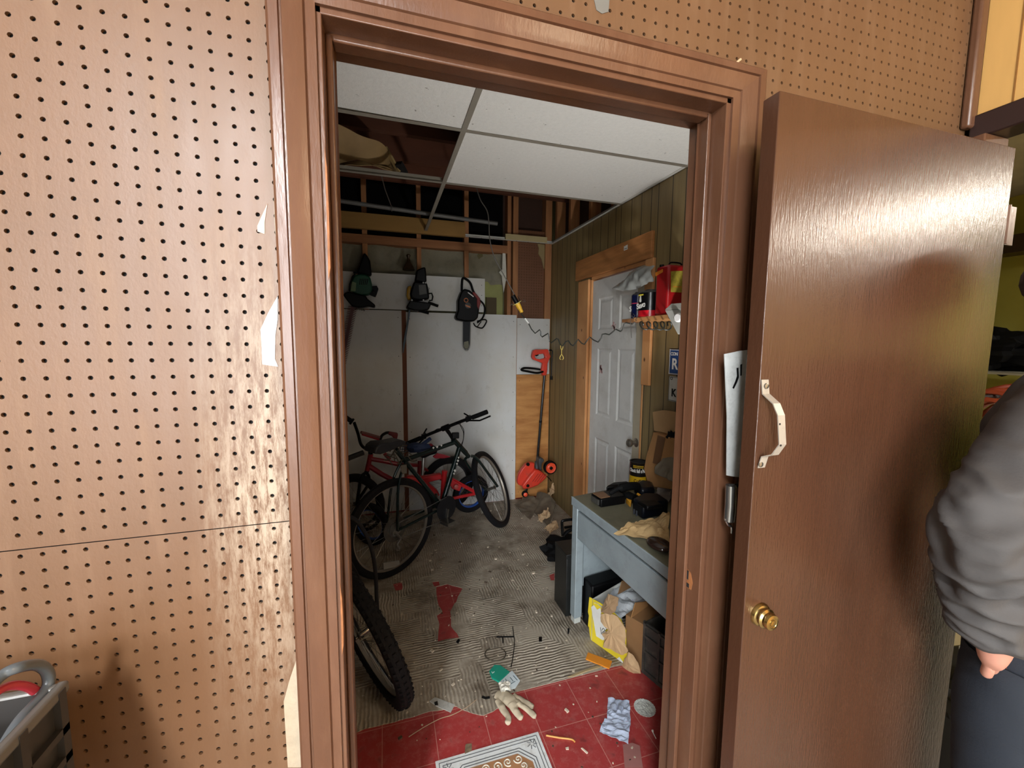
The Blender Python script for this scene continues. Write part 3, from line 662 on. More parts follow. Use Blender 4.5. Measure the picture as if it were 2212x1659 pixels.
# ------------------------------------------------ red electric edger leaning in the corner
def c3(x, y): return (1080+x/9.217, 980+y/9.217)
def ch(x, y): return (1080+x/7.54, 600+y/7.54)
M_RED_P = mat('red_plastic', 'd23a26', 0.4, var=0.12, dirt='7b4a3a', damt=0.3, dscale=12)
M_RED_O = mat('orange_red_plastic', 'e4502f', 0.4, var=0.06)
o = thing('lawn_edger', 'red and black electric lawn edger leaning against the plywood in the corner', 'lawn edger', (1.40, 2.9, 0.0))
YE = 2.90
H_out = [(545, 1185), (600, 1165), (740, 1170), (760, 1155), (790, 1170), (800, 1220), (830, 1280), (800, 1330), (775, 1420), (770, 1500), (760, 1590), (695, 1595), (680, 1500), (700, 1440), (670, 1390), (590, 1350), (545, 1335), (522, 1290), (535, 1220)]
H_in = [(570, 1265), (640, 1245), (720, 1235), (745, 1285), (735, 1310), (665, 1330), (600, 1320), (570, 1300)]
def ringed(outer, inner, fn, y, th):
    """plate with a hole: outline strip between two loops resampled to equal counts"""
    def rs(P, n):
        P = [Vector((a, b, 0)) for a, b in P]; P.append(P[0]); L = [0]
        for i in range(len(P)-1): L.append(L[-1]+(P[i+1]-P[i]).length)
        out = []
        for k in range(n):
            t_ = L[-1]*k/n; i = max(j for j in range(len(L)-1) if L[j] <= t_)
            out.append(P[i].lerp(P[i+1], (t_-L[i])/(L[i+1]-L[i])))
        return out
    n = 48; ctr = sum((Vector((a, b, 0)) for a, b in inner), Vector())/len(inner)
    def atang(P, ang):
        best = None
        P3 = [Vector((a, b, 0)) for a, b in P]; d = Vector((cos(ang), sin(ang), 0))
        for i in range(len(P3)):
            a = P3[i]-ctr; b = P3[(i+1) % len(P3)]-ctr; e = b-a
            den = d.x*e.y-d.y*e.x
            if abs(den) < 1e-9: continue
            t_ = (a.x*e.y-a.y*e.x)/den; u_ = (a.x*d.y-a.y*d.x)/den
            if t_ > 0 and -1e-6 <= u_ <= 1+1e-6 and (best is None or t_ > best): best = t_
        return ctr+d*(best or 1)
    A = [atang(outer, 2*pi*k/n) for k in range(n)]; B = [atang(inner, 2*pi*k/n) for k in range(n)]
    vs = [PY(*fn(p.x, p.y), y) for p in A]+[PY(*fn(p.x, p.y), y) for p in B]; vs += [v+Vector((0, th, 0)) for v in vs]
    fs = []
    for k in range(n):
        q = (k+1) % n; fs += [(k, q, n+q, n+k), (2*n+k, 3*n+k, 3*n+q, 2*n+q), (k, 2*n+k, 2*n+q, q), (n+k, n+q, 3*n+q, 3*n+k)]
    g = G(); g.add(vs, fs); return g
head = [(a, b) for a, b in H_out if b < 1400]+[]
hd = [(545, 1185), (600, 1165), (740, 1170), (765, 1155), (790, 1175), (800, 1220), (830, 1280), (800, 1335), (780, 1400), (700, 1400), (670, 1380), (590, 1350), (545, 1335), (522, 1290), (535, 1220)]
obj('top_handle', ringed(hd, H_in, ch, YE-0.02, 0.04), M_RED_P, o, bevel=0.004)
g = G(); g.prism([PY(*ch(a, b), YE-0.022) for a, b in [(700, 1385), (782, 1385), (775, 1500), (762, 1592), (695, 1595), (682, 1500)]], (0, 0.044, 0)); obj('handle_neck', g, M_RED_P, o, bevel=0.008)
g = G(); g.prism([PY(*ch(a, b), YE-0.024) for a, b in [(575, 1262), (630, 1250), (635, 1262), (600, 1280)]], (0, 0.02, 0)); obj('trigger', g, M_BLK, o, bevel=0.002)
g = G(); g.tube(spline([PY(*ch(x, y), YE+dy) for x, y, dy in ((700, 1530, -0.02), (600, 1550, -0.05), (450, 1525, -0.09), (350, 1500, -0.06), (400, 1470, 0.01), (550, 1478, 0.05), (690, 1500, 0.03))], 6), 0.010, 8); obj('loop_handle', g, M_BLK2, o)
pA = PY(*ch(725, 1590), YE); pB = PY(*c3(740, 160), YE-0.02)
g = G(); g.tube([pA, pB], 0.0115, 14); obj('shaft', g, mat('glossy_black_tube', '101012', 0.2, var=0.1), o)
g = G(); mid = pA.lerp(pB, 0.52); g.tube([mid, mid+(pB-pA).normalized()*0.02], 0.014, 12); obj('shaft_collar', g, M_BLK, o)
g = G(); g.tube([PY(*c3(740, 150), YE-0.02), PY(*c3(735, 300), YE-0.03)], 0.022, 14); obj('shaft_socket', g, mat('charcoal_socket', '3a3d40', 0.5), o)
g = G(); g.prism([PY(*c3(a, b), YE-0.09) for a, b in [(690, 185), (600, 180), (520, 215), (440, 310), (380, 420), (350, 540), (365, 620), (440, 650), (540, 560), (600, 420), (690, 300)]], (0, 0.05, 0)); obj('blade_guard', g, M_RED_P, o, bevel=0.008)
g = G(); g.prism([PY(*c3(a, b), YE-0.12) for a, b in [(700, 320), (760, 330), (830, 360), (950, 450), (900, 520), (760, 640), (600, 700), (470, 715), (445, 640), (500, 560), (600, 430)]], (0, 0.10, 0)); obj('motor_housing', g, M_RED_P, o, bevel=0.014)
g = G()
for k in range(4): g.prism([PY(*c3(a+k*48, b+k*4), YE-0.122) for a, b in [(640, 560), (655, 555), (770, 400), (758, 398)]], (0, 0.004, 0))
obj('moulded_ridges', g, mat('darker_red_plastic', '8d2419', 0.5), o)
g = G(); g.prism([PY(*c3(a, b), YE-0.105) for a, b in [(800, 90), (860, 95), (890, 140), (840, 200), (830, 300), (850, 345), (790, 320), (775, 200), (780, 120)]], (0, 0.09, 0)); obj('gear_housing', g, mat('charcoal_socket', '3a3d40', 0.5), o, bevel=0.01)
wc = PY(*c3(1015, 285), YE-0.13)
g = G(); g.lathe(wc+Vector((0, 0.05, 0)), (0, -1, 0), [(0.05, 0), (0.062, 0.006), (0.064, 0.02), (0.063, 0.045), (0.056, 0.05), (0.05, 0.047)], 32); obj('tyre', g, M_BLK2, o)
g = G(); g.lathe(wc, (0, -1, 0), [(0.05, -0.003), (0.049, 0.004), (0.034, 0.0), (0.03, 0.003), (0.018, 0.004)], 32); h_ = obj('wheel_hub', g, M_RED_O, o)
g = G(); g.lathe(wc, (0, -1, 0), [(0.017, 0.0), (0.016, 0.01), (0.010, 0.012)], 20); obj('hub_cap', g, M_BLK, o)
w2 = PY(*c3(508, 815), YE-0.10)
g = G(); g.lathe(w2+Vector((0, 0.03, 0)), (0, -1, 0), [(0.026, 0), (0.031, 0.005), (0.031, 0.022), (0.026, 0.027)], 24); obj('tyre', g, M_BLK2, o)
g = G(); g.lathe(w2, (0, -1, 0), [(0.020, -0.002), (0.019, 0.006), (0.010, 0.011), (0.003, 0.012)], 20); obj('wheel_hub', g, M_RED_O, o)
g = G(); g.beam(PY(*c3(550, 640), YE-0.09), w2+Vector((0.004, 0.01, 0)), 0.012, 0.02, up=(0, 1, 0)); obj('caster_bracket', g, M_BLK, o)
g = G(); g.lathe(PY(*c3(555, 640), YE-0.125), (0, -1, 0), [(0.016, 0), (0.012, 0.01), (0.004, 0.012)], 8); obj('adjusting_knob', g, M_BLK, o)
g = G(); g.lathe(PY(*c3(555, 210), YE-0.1), (0, -1, 0), [(0.017, 0), (0.015, 0.012)], 16); obj('adjusting_knob', g, M_BLK, o)
g = G(); g.tube(spline([PY(*c3(a, b), YE-0.03) for a, b in ((930, 450), (990, 500), (1022, 550))], 5), 0.004, 6); obj('lower_lead', g, M_BLK, o)
g = G(); g.tube(spline([PY(*ch(a, b), YE+0.03) for a, b in ((800, 1180), (850, 1190), (850, 1290), (840, 1400), (838, 1500), (838, 1600))], 5), 0.005, 8); g.cyl(PY(*ch(838, 1600), YE+0.03), PY(*ch(838, 1660), YE+0.03), 0.012, n=12); obj('power_lead', g, M_BLK, o)
# cream paper tag standing behind the wheel
g = G(); g.prism([PY(*c3(a, b), 3.0) for a, b in [(1125, 160), (1185, 200), (1198, 425), (1170, 400), (1160, 300)]], (0.01, 0.012, 0))
one('paper_tag', g, mat('cream_card', 'd9d0ac', 0.6), 'cream card strip behind the edger wheel', 'card')
# ================================================================ BICYCLES
M_TYRE = mat('bike_tyre_rubber', '121114', 0.8, var=0.2, dirt='2c2721', damt=0.2, spec=0.25, bump=0.5, bscale=120)
M_RIMS = mat('dusty_alloy_rim', '8d8377', 0.4, metal=0.4, var=0.15)
M_SPK = mat('spoke_steel', '77736d', 0.35, metal=0.9)
M_DGF = mat('dark_green_frame', '12201e', 0.25, var=0.2)
M_REDF = mat('red_frame_paint', '8e1420', 0.3, var=0.15)
M_REDB = mat('bright_red_frame', 'c01c22', 0.35, var=0.12)
M_CHR = mat('dull_chrome', '8f8c86', 0.25, metal=0.9)
def wheel(par, c, n, R, tr, rimm=M_RIMS, rw=0.012, spokes=28, knobs=0, hubr=0.02, name='wheel', disc=None):
    c = Vector(c); n = Vector(n).normalized()
    g = G(); prof = [(R-tr*1.9, -tr*0.72), (R-tr*1.5, -tr*0.95), (R-tr*0.6, -tr*0.95), (R-tr*0.12, -tr*0.6), (R, 0), (R-tr*0.12, tr*0.6), (R-tr*0.6, tr*0.95), (R-tr*1.5, tr*0.95), (R-tr*1.9, tr*0.72)]
    g.band(c, n, prof, 72)
    if knobs:
        u = n.orthogonal().normalized(); w = n.cross(u)
        for k in range(knobs):
            a = 2*pi*k/knobs; d = u*cos(a)+w*sin(a); tt = n.cross(d)
            for off, rr in ((-0.72, R-tr*0.25), (0.0, R+0.001), (0.72, R-tr*0.25)):
                q = c+d*rr+n*off*tr+tt*(0.006 if off == 0 else 0)
                g.cbox(q, d+n*off*0.7, n-d*off*0.7, tt, 0.004, tr*0.2, 0.0055)
    w_ = obj(name, g, M_TYRE, par)
    g = G(); r2 = R-tr*1.9; g.band(c, n, [(r2+0.006, -rw), (r2+0.006, rw), (r2-0.008, rw), (r2-0.013, 0), (r2-0.008, -rw)], 72); obj('rim', g, rimm, w_)
    g = G(); u = n.orthogonal().normalized(); w = n.cross(u)
    for k in range(spokes):
        a = 2*pi*k/spokes; sgn = 1 if k % 2 else -1; a2 = a+(0.9 if (k//2) % 2 else -0.9)
        g.tube([c+(u*cos(a2)+w*sin(a2))*hubr+n*sgn*0.028, c+(u*cos(a)+w*sin(a))*(r2-0.006)], 0.0011, 4, caps=False)
    obj('spokes', g, M_SPK, w_)
    g = G(); g.lathe(c-n*0.05, n, [(0.006, -0.01), (0.006, 0.015), (hubr, 0.02), (0.011, 0.026), (0.011, 0.074), (hubr, 0.08), (0.006, 0.085), (0.006, 0.11)], 16); obj('hub', g, M_CHR, w_)
    return w_
def c4(x, y): return (720+x/3.77, 860+y/3.77)
def c2(x, y): return (740+x/7.54, 880+y/7.54)
# ---- dark green mountain bike nearest the camera
b0 = Vector((0.0, 1.97, 0.33)); hd_ = Vector((0.84, 0.54, 0)).normalized(); nb = Vector((-0.54, 0.84, 0)).normalized()
def B(x, y, off=0.0): return PP(*c4(x, y), b0+nb*off, nb)
o = thing('bicycle', 'dark green mountain bike with black saddle, standing nearest of the bikes', 'bicycle', (0.5, 2.3, 0))
rax = B(480, 1075); rax.z = 0.33
wr = wheel(o, rax, nb+Vector((0, 0, 0.0)), 0.33, 0.024, hubr=0.024, name='rear_wheel')
g = G(); g.lathe(rax-nb*0.03, -nb, [(0.085, 0), (0.085, 0.003), (0.05, 0.006)], 32); obj('spoke_protector', g, mat('milky_plastic_disc', '55504b', 0.4, alpha=0.7), wr)
g = G()
for k, r_ in enumerate((0.05, 0.044, 0.038, 0.032, 0.026)): g.lathe(rax-nb*(0.034+0.004*k), -nb, [(r_, 0), (r_, 0.002)], 24)
obj('sprocket_stack', g, M_STEEL, wr)
q = [B(400, 1340), B(530, 1318), B(537, 1362), B(405, 1392)]
g = G(); g.prism([p-nb*0.01 for p in q], nb*0.008); obj('wheel_reflector', g, mat('clear_reflector', '9a968f', 0.3), wr)
fax = B(1290, 735); mj = Vector((-0.42, 0.05, 0.9)).normalized(); nf = Vector((0.78, -0.45, 0.42)); nf = (nf-mj*nf.dot(mj)).normalized()
wheel(o, fax, nf, 0.325, 0.024, hubr=0.018, name='front_wheel')
seatc = B(578, 505); bb = B(880, 880); ht = B(985, 345); hb = B(1078, 445)
g = G()
g.tube([seatc, ht+(hb-ht)*0.12], 0.016, 12); g.tube([B(1028, 400), bb], 0.019, 12); g.tube([B(510, 420), seatc, bb], 0.0155, 12); g.tube([ht-(hb-ht)*0.1, hb], 0.02, 12)
for sg in (-1, 1):
    g.tube(spline([seatc+nb*sg*0.02, B(505, 700)+nb*sg*0.035, rax+nb*sg*0.062], 5), 0.009, 8); g.tube([bb+nb*sg*0.03, rax+nb*sg*0.062], 0.0095, 8)
fr = obj('frame', g, M_DGF, o)
text('frame_lettering', 'XTR', 0.05, M_WHITE, fr, B(1010, 470)-nb*0.021, B(955, 640)-B(1010, 470), Vector((0.8, 0.5, 0.3))) if False else None
for (x, y, s2) in ((1005, 480, 7), (1000, 505, 9), (992, 530, 8), (975, 585, 10), (968, 610, 8), (800, 400, 8), (830, 392, 9), (865, 380, 8)):
    g = G(); g.prism([B(x-s2, y)-nb*0.022, B(x, y-s2)-nb*0.022, B(x+s2, y)-nb*0.022, B(x, y+s2*1.3)-nb*0.022], nb*0.003); obj('frame_decal', g, M_WHITE, fr)
g = G(); rr = mj.cross(nf)
crown = hb+(fax-hb).normalized()*0.05
g.tube([hb, crown], 0.017, 10)
for sg in (-1, 1): g.tube(spline([crown+nf*sg*0.02, crown+nf*sg*0.05+(fax-hb).normalized()*0.05, fax+nf*sg*0.055-(fax-hb).normalized()*0.12, fax+nf*sg*0.055], 5), 0.011, 8)
obj('front_fork', g, M_DGF, o)
stem = B(915, 240)
g = G(); g.tube([ht-(hb-ht)*0.1, stem+(ht-stem)*0.05], 0.0135, 10); g.cyl(stem-nf*0.03, stem+nf*0.03, 0.02, n=12); obj('stem', g, M_BLK, o)
hbar = thing_part = None
g = G(); g.tube(spline([stem-nf*0.33+Vector((0, -0.02, 0)), stem-nf*0.12, stem, stem+nf*0.12, stem+nf*0.33+Vector((0, -0.02, 0))], 5), 0.012, 10); hbr = obj('handlebar', g, M_BLK, o)
for sg in (-1, 1):
    a = stem+nf*sg*0.22+Vector((0, -0.013, 0)); b = stem+nf*sg*0.34+Vector((0, -0.02, 0))
    g = G(); g.tube([a, b], 0.0165, 12); obj('grip', g, M_BLK2, hbr)
    g = G(); bs = stem+nf*sg*0.19; g.cbox(bs+Vector((0, 0, -0.0)), nf, (0, 1, 0), (0, 0, 1), 0.02, 0.02, 0.018); g.tube([bs+Vector((0, -0.02, -0.01)), bs+nf*sg*0.07+Vector((0.01, -0.05, -0.03)), bs+nf*sg*0.15+Vector((0.015, -0.055, -0.025))], 0.006, 8); g.tube([bs+Vector((0, 0, 0.02)), bs-nf*sg*0.03+Vector((0, 0.02, 0.045))], 0.006, 6)
    obj('brake_lever', g, M_BLK, hbr)
g = G(); g.cbox(B(980, 300)-nb*0.02, (1, 0, 0), (0, 1, 0), (0, 0, 1), 0.026, 0.015, 0.022); obj('front_reflector', g, M_BLK, o, bevel=0.004)
g = G()
for off, pts in ((-0.08, ((975, 210), (1030, 215), (1062, 260), (1060, 330), (1045, 395))), (-0.05, ((1040, 175), (1035, 220), (1060, 280), (1055, 350), (1025, 400))), (0.03, ((820, 270), (850, 250), (900, 255), (930, 290)))):
    g.tube(spline([B(x, y, off) for x, y in pts], 6), 0.0025, 6)
obj('brake_cable', g, M_BLK, o)
g = G(); g.add([], [])
sd_ = [(335, 455), (350, 400), (390, 370), (470, 365), (560, 345), (600, 352), (590, 375), (520, 410), (460, 435), (390, 460)]
g.prism([B(x, y, -0.05) for x, y in sd_], nb*0.13); sdl = obj('saddle', g, mat('grey_black_vinyl', '25252a', 0.5, var=0.2), o, bevel=0.018)
g = G(); g.tube([B(440, 455), B(500, 470), B(540, 430)], 0.005, 8); obj('saddle_rail', g, M_STEEL, sdl)
g = G(); g.lathe(bb-nb*0.055, -nb, [(0.088, 0), (0.090, 0.003), (0.07, 0.006)], 36); g.lathe(bb-nb*0.045, nb, [(0.03, -0.01), (0.03, 0.1)], 16); obj('chainring', g, mat('dark_chainring', '16161a', 0.5), o)
g = G(); g.beam(bb-nb*0.07, B(870, 965)-nb*0.07, 0.02, 0.012); g.cbox(B(850, 975)-nb*0.11, nb, hd_, (0, 0, 1), 0.045, 0.035, 0.012); obj('crank', g, M_CHR, o)
g = G(); g.beam(bb+nb*0.07, bb+nb*0.07+(bb-B(870, 965)), 0.02, 0.012); obj('crank', g, M_CHR, o)
g = G(); g.tube(spline([B(500, 1100, -0.06), B(545, 1140, -0.06), B(520, 1190, -0.06), B(535, 1230, -0.06)], 5), 0.008, 8); g.lathe(B(530, 1225, -0.055), nb, [(0.017, 0), (0.017, 0.006)], 14); g.lathe(B(500, 1105, -0.055), nb, [(0.015, 0), (0.015, 0.006)], 14); obj('rear_derailleur', g, M_STEEL, o)
g = G(); g.tube([rax-nb*0.045+Vector((0, 0, 0.035)), bb-nb*0.058+Vector((0, 0, 0.085))], 0.003, 6); g.tube([rax-nb*0.045+Vector((0.02, 0, -0.06)), bb-nb*0.058+Vector((0, 0, -0.085))], 0.003, 6); obj('chain', g, M_STEEL, o)
g = G()
for k in range(16):
    a = B(530+random.uniform(-70, 80), 480+random.uniform(-70, 80), random.uniform(-0.06, 0.06)); b = a+Vector((random.uniform(-.07, .07), random.uniform(-.04, .04), random.uniform(-.06, .06)))
    g.tube(spline([a, a.lerp(b, .5)+Vector((0, 0, random.uniform(-.03, .03))), b], 4), 0.0035, 5)
g.cbox(B(575, 575, -0.03), (1, 0, 0), (0, 1, 0), (0, 0, 1), 0.018, 0.015, 0.03)
one('wire_lock', g, mat('dull_brass_wire', '5c5548', 0.5, metal=0.4, var=0.3), 'tangle of wires and a small padlock under the saddle of the green bike', 'lock and wires')
g = G()
for k in range(7):
    g.tube([B(560+k*16, 360+k*5, 0.22), B(540+k*17, 440, 0.22)], 0.003, 5); 
g.tube(spline([B(600, 365, 0.2), B(620, 375, 0.2), B(655, 385, 0.2)], 4), 0.006, 6)
for k in range(4): g.tube([B(535, 372+k*22, 0.22), B(665, 385+k*16, 0.22)], 0.003, 5)
one('wire_basket', g, mat('blue_grey_wire', '3c4558', 0.45, metal=0.5), 'small wire basket behind the black saddle', 'basket')
g = G(); g.blob(B(690, 405, 0.12), 0.08, 0.05, 0.035, 10, 3, 0.2); g.tube(spline([B(650, 420, 0.1), B(720, 380, 0.1), B(790, 330, 0.1)], 5), 0.014, 8)
one('blue_strap', g, mat('navy_cloth', '1a2a4c', 0.7, var=0.3, bump=0.3), 'navy blue cloth strap on the bikes behind the green one', 'strap')
# ---- red BMX behind, front wheel to the left
Y2 = 2.72
def R2(x, y, off=0.0): return PY(*c2(x, y), Y2+off)
o = thing('bicycle', 'dark red BMX with high black handlebars, standing at the left behind the green bike', 'bicycle', (0.15, 2.72, 0))
fw = PY(772, 1108, Y2); fw.z = 0.245
wheel(o, fw, (0.5, 0.86, 0), 0.245, 0.03, rimm=mat('dark_rim', '2c2b2d', 0.4), hubr=0.02, name='front_wheel', spokes=24)
rw = PY(968, 1052, Y2+0.12); rw.z = 0.30
wheel(o, rw, (-0.2, 0.98, 0), 0.245, 0.03, rimm=MATS['dark_rim'], name='rear_wheel', spokes=24)
g = G(); t0 = R2(460, 760); t1 = R2(402, 1030)
g.tube([t0, t1], 0.020, 12); g.tube([R2(470, 840), R2(700, 880), R2(930, 930)], 0.019, 12); g.tube([R2(440, 960), R2(640, 1090), R2(830, 1190)], 0.021, 12)
g.tube([R2(1255, 870, .05), R2(1240, 1140, .03)], 0.016, 10); g.tube([R2(930, 930), R2(1255, 945, .05)], 0.016, 10); g.tube([R2(830, 1190), R2(1240, 1140, .03)], 0.018, 10)
g.tube([R2(1270, 960, .05), R2(1440, 1060, .08), rw+Vector((-0.02, -0.04, 0.02))], 0.012, 8); g.tube([R2(680, 750), R2(770, 850)], 0.015, 10)
obj('frame', g, M_REDF, o)
g = G(); cr = R2(385, 1060)
g.tube([t1, cr], 0.018, 10)
for (x, y, dy) in ((300, 1130, -0.05), (430, 1140, 0.05)): g.tube(spline([cr, R2(x, y, dy), R2(x-20, y+130, dy), fw+Vector((0, dy, 0))], 5), 0.013, 8)
obj('front_fork', g, M_BLK, o)
g = G(); g.tube(spline([R2(190, 250, -.12), R2(250, 420, -.08), R2(300, 600, -.03), R2(390, 675, 0), R2(530, 690, 0.02)], 6), 0.012, 10)
g.tube(spline([R2(530, 690, 0.02), R2(590, 600, 0.06), R2(635, 470, 0.1), R2(700, 420, 0.12), R2(750, 410, 0.14)], 6), 0.012, 10); g.tube([R2(455, 760), R2(450, 690)], 0.018, 10)
hb2 = obj('handlebar', g, M_BLK, o)
g = G(); g.tube([R2(20, 140, -.16), R2(150, 230, -.12)], 0.018, 12); g.lathe(R2(150, 230, -.12), (0.8, 0, -.6), [(0.026, -.008), (0.026, .008)], 14); obj('grip', g, M_BLK2, hb2)
g = G(); g.prism([R2(x, y, 0.12) for x, y in ((745, 400), (905, 430), (900, 470), (885, 530), (840, 520), (800, 470), (740, 450))], (0, 0.05, 0)); obj('grip', g, mat('dull_red_grip', '6f1a1e', 0.5), hb2, bevel=0.01, label='red handgrip and lever')
g = G(); g.tube([R2(320, 440, -.05), R2(590, 525, .05)], 0.008, 8); obj('crossbar', g, M_REDF, hb2)
g = G(); g.tube([R2(300, 405, -.05), R2(600, 490, .05)], 0.012, 8); obj('crossbar_pad', g, mat('faded_pink_pad', '6f4540', 0.7), hb2)
# ---- small bright red suspension bike with blue rims
Y3 = 2.52
def R3(x, y, off=0.0): return PY(*c4(x, y), Y3+off)
o = thing('bicycle', "small bright red child's bike with blue wheel rim, behind the frame of the green bike", 'bicycle', (0.6, 2.55, 0))
bw = R3(1115, 775, 0.06); bw.z = 0.16+0.0
bw = PY(1017, 1066, 2.60)
wheel(o, bw, (-0.25, 0.95, 0.05), 0.165, 0.024, rimm=mat('blue_rim', '2a4f9c', 0.3, var=0.1), rw=0.014, spokes=20, name='rear_wheel', hubr=0.016)
fw3 = PY(800, 1100, 2.45); fw3.z = 0.17
wheel(o, fw3, (0.6, 0.8, 0), 0.165, 0.024, rimm=MATS['blue_rim'], spokes=20, name='front_wheel', hubr=0.016)
g = G(); g.prism([R3(x, y, -0.03) for x, y in ((600, 640), (640, 640), (700, 650), (880, 620), (890, 660), (770, 690), (850, 760), (870, 800), (800, 790), (690, 700), (640, 720), (600, 700))], (0, 0.06, 0)); obj('main_frame', g, M_REDB, o, bevel=0.01)
g = G(); g.tube([R3(908, 590), R3(895, 700), R3(885, 820)], [0.024, 0.018, 0.016], 12); obj('seat_tube', g, M_REDB, o)
g = G(); g.beam(R3(945, 650, .01), R3(1165, 770, .03), 0.02, 0.028, up=(0, 0, 1)); g.beam(R3(950, 820, .01), R3(1165, 775, .03), 0.02, 0.024, up=(0, 0, 1)); g.prism([R3(x, y, -0.01) for x, y in ((930, 650), (975, 665), (1050, 710), (1030, 760), (970, 740), (940, 690))], (0, 0.03, 0)); obj('swing_arm', g, M_REDB, o, bevel=0.004)
g = G(); g.lathe(R3(1000, 720, -0.02), (0, -1, 0), [(0.02, 0), (0.018, 0.012), (0.01, 0.014)], 16); obj('pivot_cap', g, mat('pale_red_cap', 'b0524c', 0.4), o)
g = G(); g.cyl(R3(735, 480, .06), R3(725, 640, .03), 0.013, n=10); obj('seat_post', g, M_STEEL, o)
g = G(); g.prism([R3(x, y, 0.02) for x, y in ((680, 455), (700, 430), (780, 425), (830, 400), (850, 420), (845, 455), (790, 470), (740, 495), (700, 480))], (0, 0.09, 0)); obj('saddle', g, M_BLK2, o, bevel=0.014)
g = G(); g.prism([R3(x, y, 0.2) for x, y in ((810, 480), (850, 450), (900, 460), (960, 480), (900, 492), (830, 492))], (0, 0.03, 0)); g.prism([R3(x, y, 0.2) for x, y in ((760, 385), (800, 372), (820, 390), (770, 405))], (0, 0.03, 0)); obj('red_reflector', g, mat('red_lens', '9c2430', 0.2), o, bevel=0.004)
# ---- near wheel with knobbly tyre at the lower left of the doorway
o = thing('bicycle', 'black bicycle with knobbly tyre and pale rim, half hidden behind the left jamb', 'bicycle', (-0.1, 1.0, 0))
m4 = Vector((-0.243, -0.118, 0.963)).normalized(); r4 = Vector((-0.436, 0.9, 0.0)); r4 = (r4-m4*r4.dot(m4)).normalized(); n4 = m4.cross(r4)
c_4 = Vector((-0.103, 0.979, 0.338))
w4 = wheel(o, c_4, n4, 0.33, 0.03, rimm=mat('pale_rim_sidewall', '8a867e', 0.4, var=0.1), knobs=64, hubr=0.022, name='front_wheel', rw=0.014)
ax = c_4
g = G()
for sg in (-1, 1): g.tube(spline([ax+n4*sg*0.055, ax+n4*sg*0.055+m4*0.2+r4*0.06, ax+n4*sg*0.04+m4*0.36+r4*0.10], 5), 0.013, 10)
g.tube([ax+m4*0.36+r4*0.10+n4*0.05, ax+m4*0.36+r4*0.10-n4*0.05], 0.018, 10); g.tube([ax+m4*0.36+r4*0.10, ax+m4*0.62+r4*0.2], 0.017, 10)
obj('front_fork', g, M_BLK, o)
hd4 = ax+m4*0.55+r4*0.18
g = G(); g.tube([hd4, hd4+r4*0.5+m4*0.02], 0.018, 10); g.tube([hd4-m4*0.06, hd4+r4*0.42-m4*0.36], 0.018, 10); g.tube([hd4+r4*0.5+m4*0.08, hd4+r4*0.42-m4*0.36], 0.016, 10); obj('frame', g, M_BLK, o)
g = G(); g.tube([hd4+m4*0.12-n4*0.28, hd4+m4*0.14, hd4+m4*0.12+n4*0.28], 0.012, 10); obj('handlebar', g, M_BLK, o)
rc4 = c_4+r4*1.03; wheel(o, rc4, n4, 0.33, 0.03, rimm=MATS['pale_rim_sidewall'], knobs=48, hubr=0.024, name='rear_wheel', rw=0.014)
bb4 = hd4+r4*0.42-m4*0.36; st4 = hd4+r4*0.5+m4*0.08
g = G()
for sg in (-1, 1): g.tube([bb4+n4*sg*0.03, rc4+n4*sg*0.06], 0.009, 8); g.tube([st4+n4*sg*0.02, rc4+n4*sg*0.06], 0.008, 8)
obj('rear_stays', g, M_BLK, o)
g = G(); g.tube([st4, st4+m4*0.12], 0.013, 10); obj('seat_post', g, M_STEEL, o)
g = G(); g.blob(st4+m4*0.15+r4*0.02, 0.075, 0.13, 0.03, 12, 2, 0.05); obj('saddle', g, M_BLK2, o)
def c7(x, y): return (700+x/4.366, 1180+y/4.366)
g = G(); g.tube([PY(*c7(285, 340), 1.22), PY(*c7(430, 550), 1.12)], 0.0045, 8); obj('spoke_reflector', g, mat('pale_reflector_bar', '8f8a74', 0.4), w4)
g = G(); g.tube([PY(*c7(340, 890), 0.95), PY(*c7(420, 840), 0.97)], 0.004, 8)
obj('spoke_reflector', g, mat('pale_reflector_bar', '8f8a74', 0.4), w4)
g = G(); g.tube(spline([PY(x, y, 1.45) for x, y in ((742, 1112), (770, 1125), (793, 1160), (806, 1200), (812, 1250), (814, 1300), (818, 1345))], 6), 0.017, 10, flat=0.6)
one('bent_mudguard', g, mat('matt_black_mudguard', '181518', 0.8), 'dark curved mudguard standing between the near wheel and the green bike', 'mudguard')
# ================================================================ OLD FLOOR LAYER (torn sheet with gaps showing the red tiles)
def flat_with_holes(outer, holes, z0, z1):
    """thin layer whose outline is lists of floor points"""
    bm = bmesh.new()
    def loop(P): 
        vs = [bm.verts.new((p.x, p.y, z1)) for p in P]; return [bm.edges.new((vs[i], vs[(i+1) % len(vs)])) for i in range(len(vs))]
    es = loop(outer)
    for h in holes: es += loop(h)
    bmesh.ops.triangle_fill(bm, use_beauty=True, use_dissolve=False, edges=es)
    g = G(); vi = {v: i for i, v in enumerate(bm.verts)}
    g.add([v.co.copy() for v in bm.verts], [tuple(vi[v] for v in f.verts) for f in bm.faces])
    n = len(bm.verts)
    for P in [outer]+holes:
        k = len(P); g.add([(p.x, p.y, z1) for p in P]+[(p.x, p.y, z0) for p in P], [(i, (i+1) % k, (i+1) % k+k, i+k) for i in range(k)])
    bm.free(); return g
def rough(P, n=5, a=0.008, seed=0):
    out = []
    for i in range(len(P)):
        p, q = P[i], P[(i+1) % len(P)]
        for k in range(n):
            b = p.lerp(q, k/n); L = (q-p).length
            s_ = a if L < 1.2 else 0.0
            out.append(b+Vector((noise.noise(b*23+Vector((seed, 0, 0))), noise.noise(b*23+Vector((0, seed, 5))), 0))*s_*2)
    return out
FZ = lambda pts: [PZ(x, y, 0) for x, y in pts]
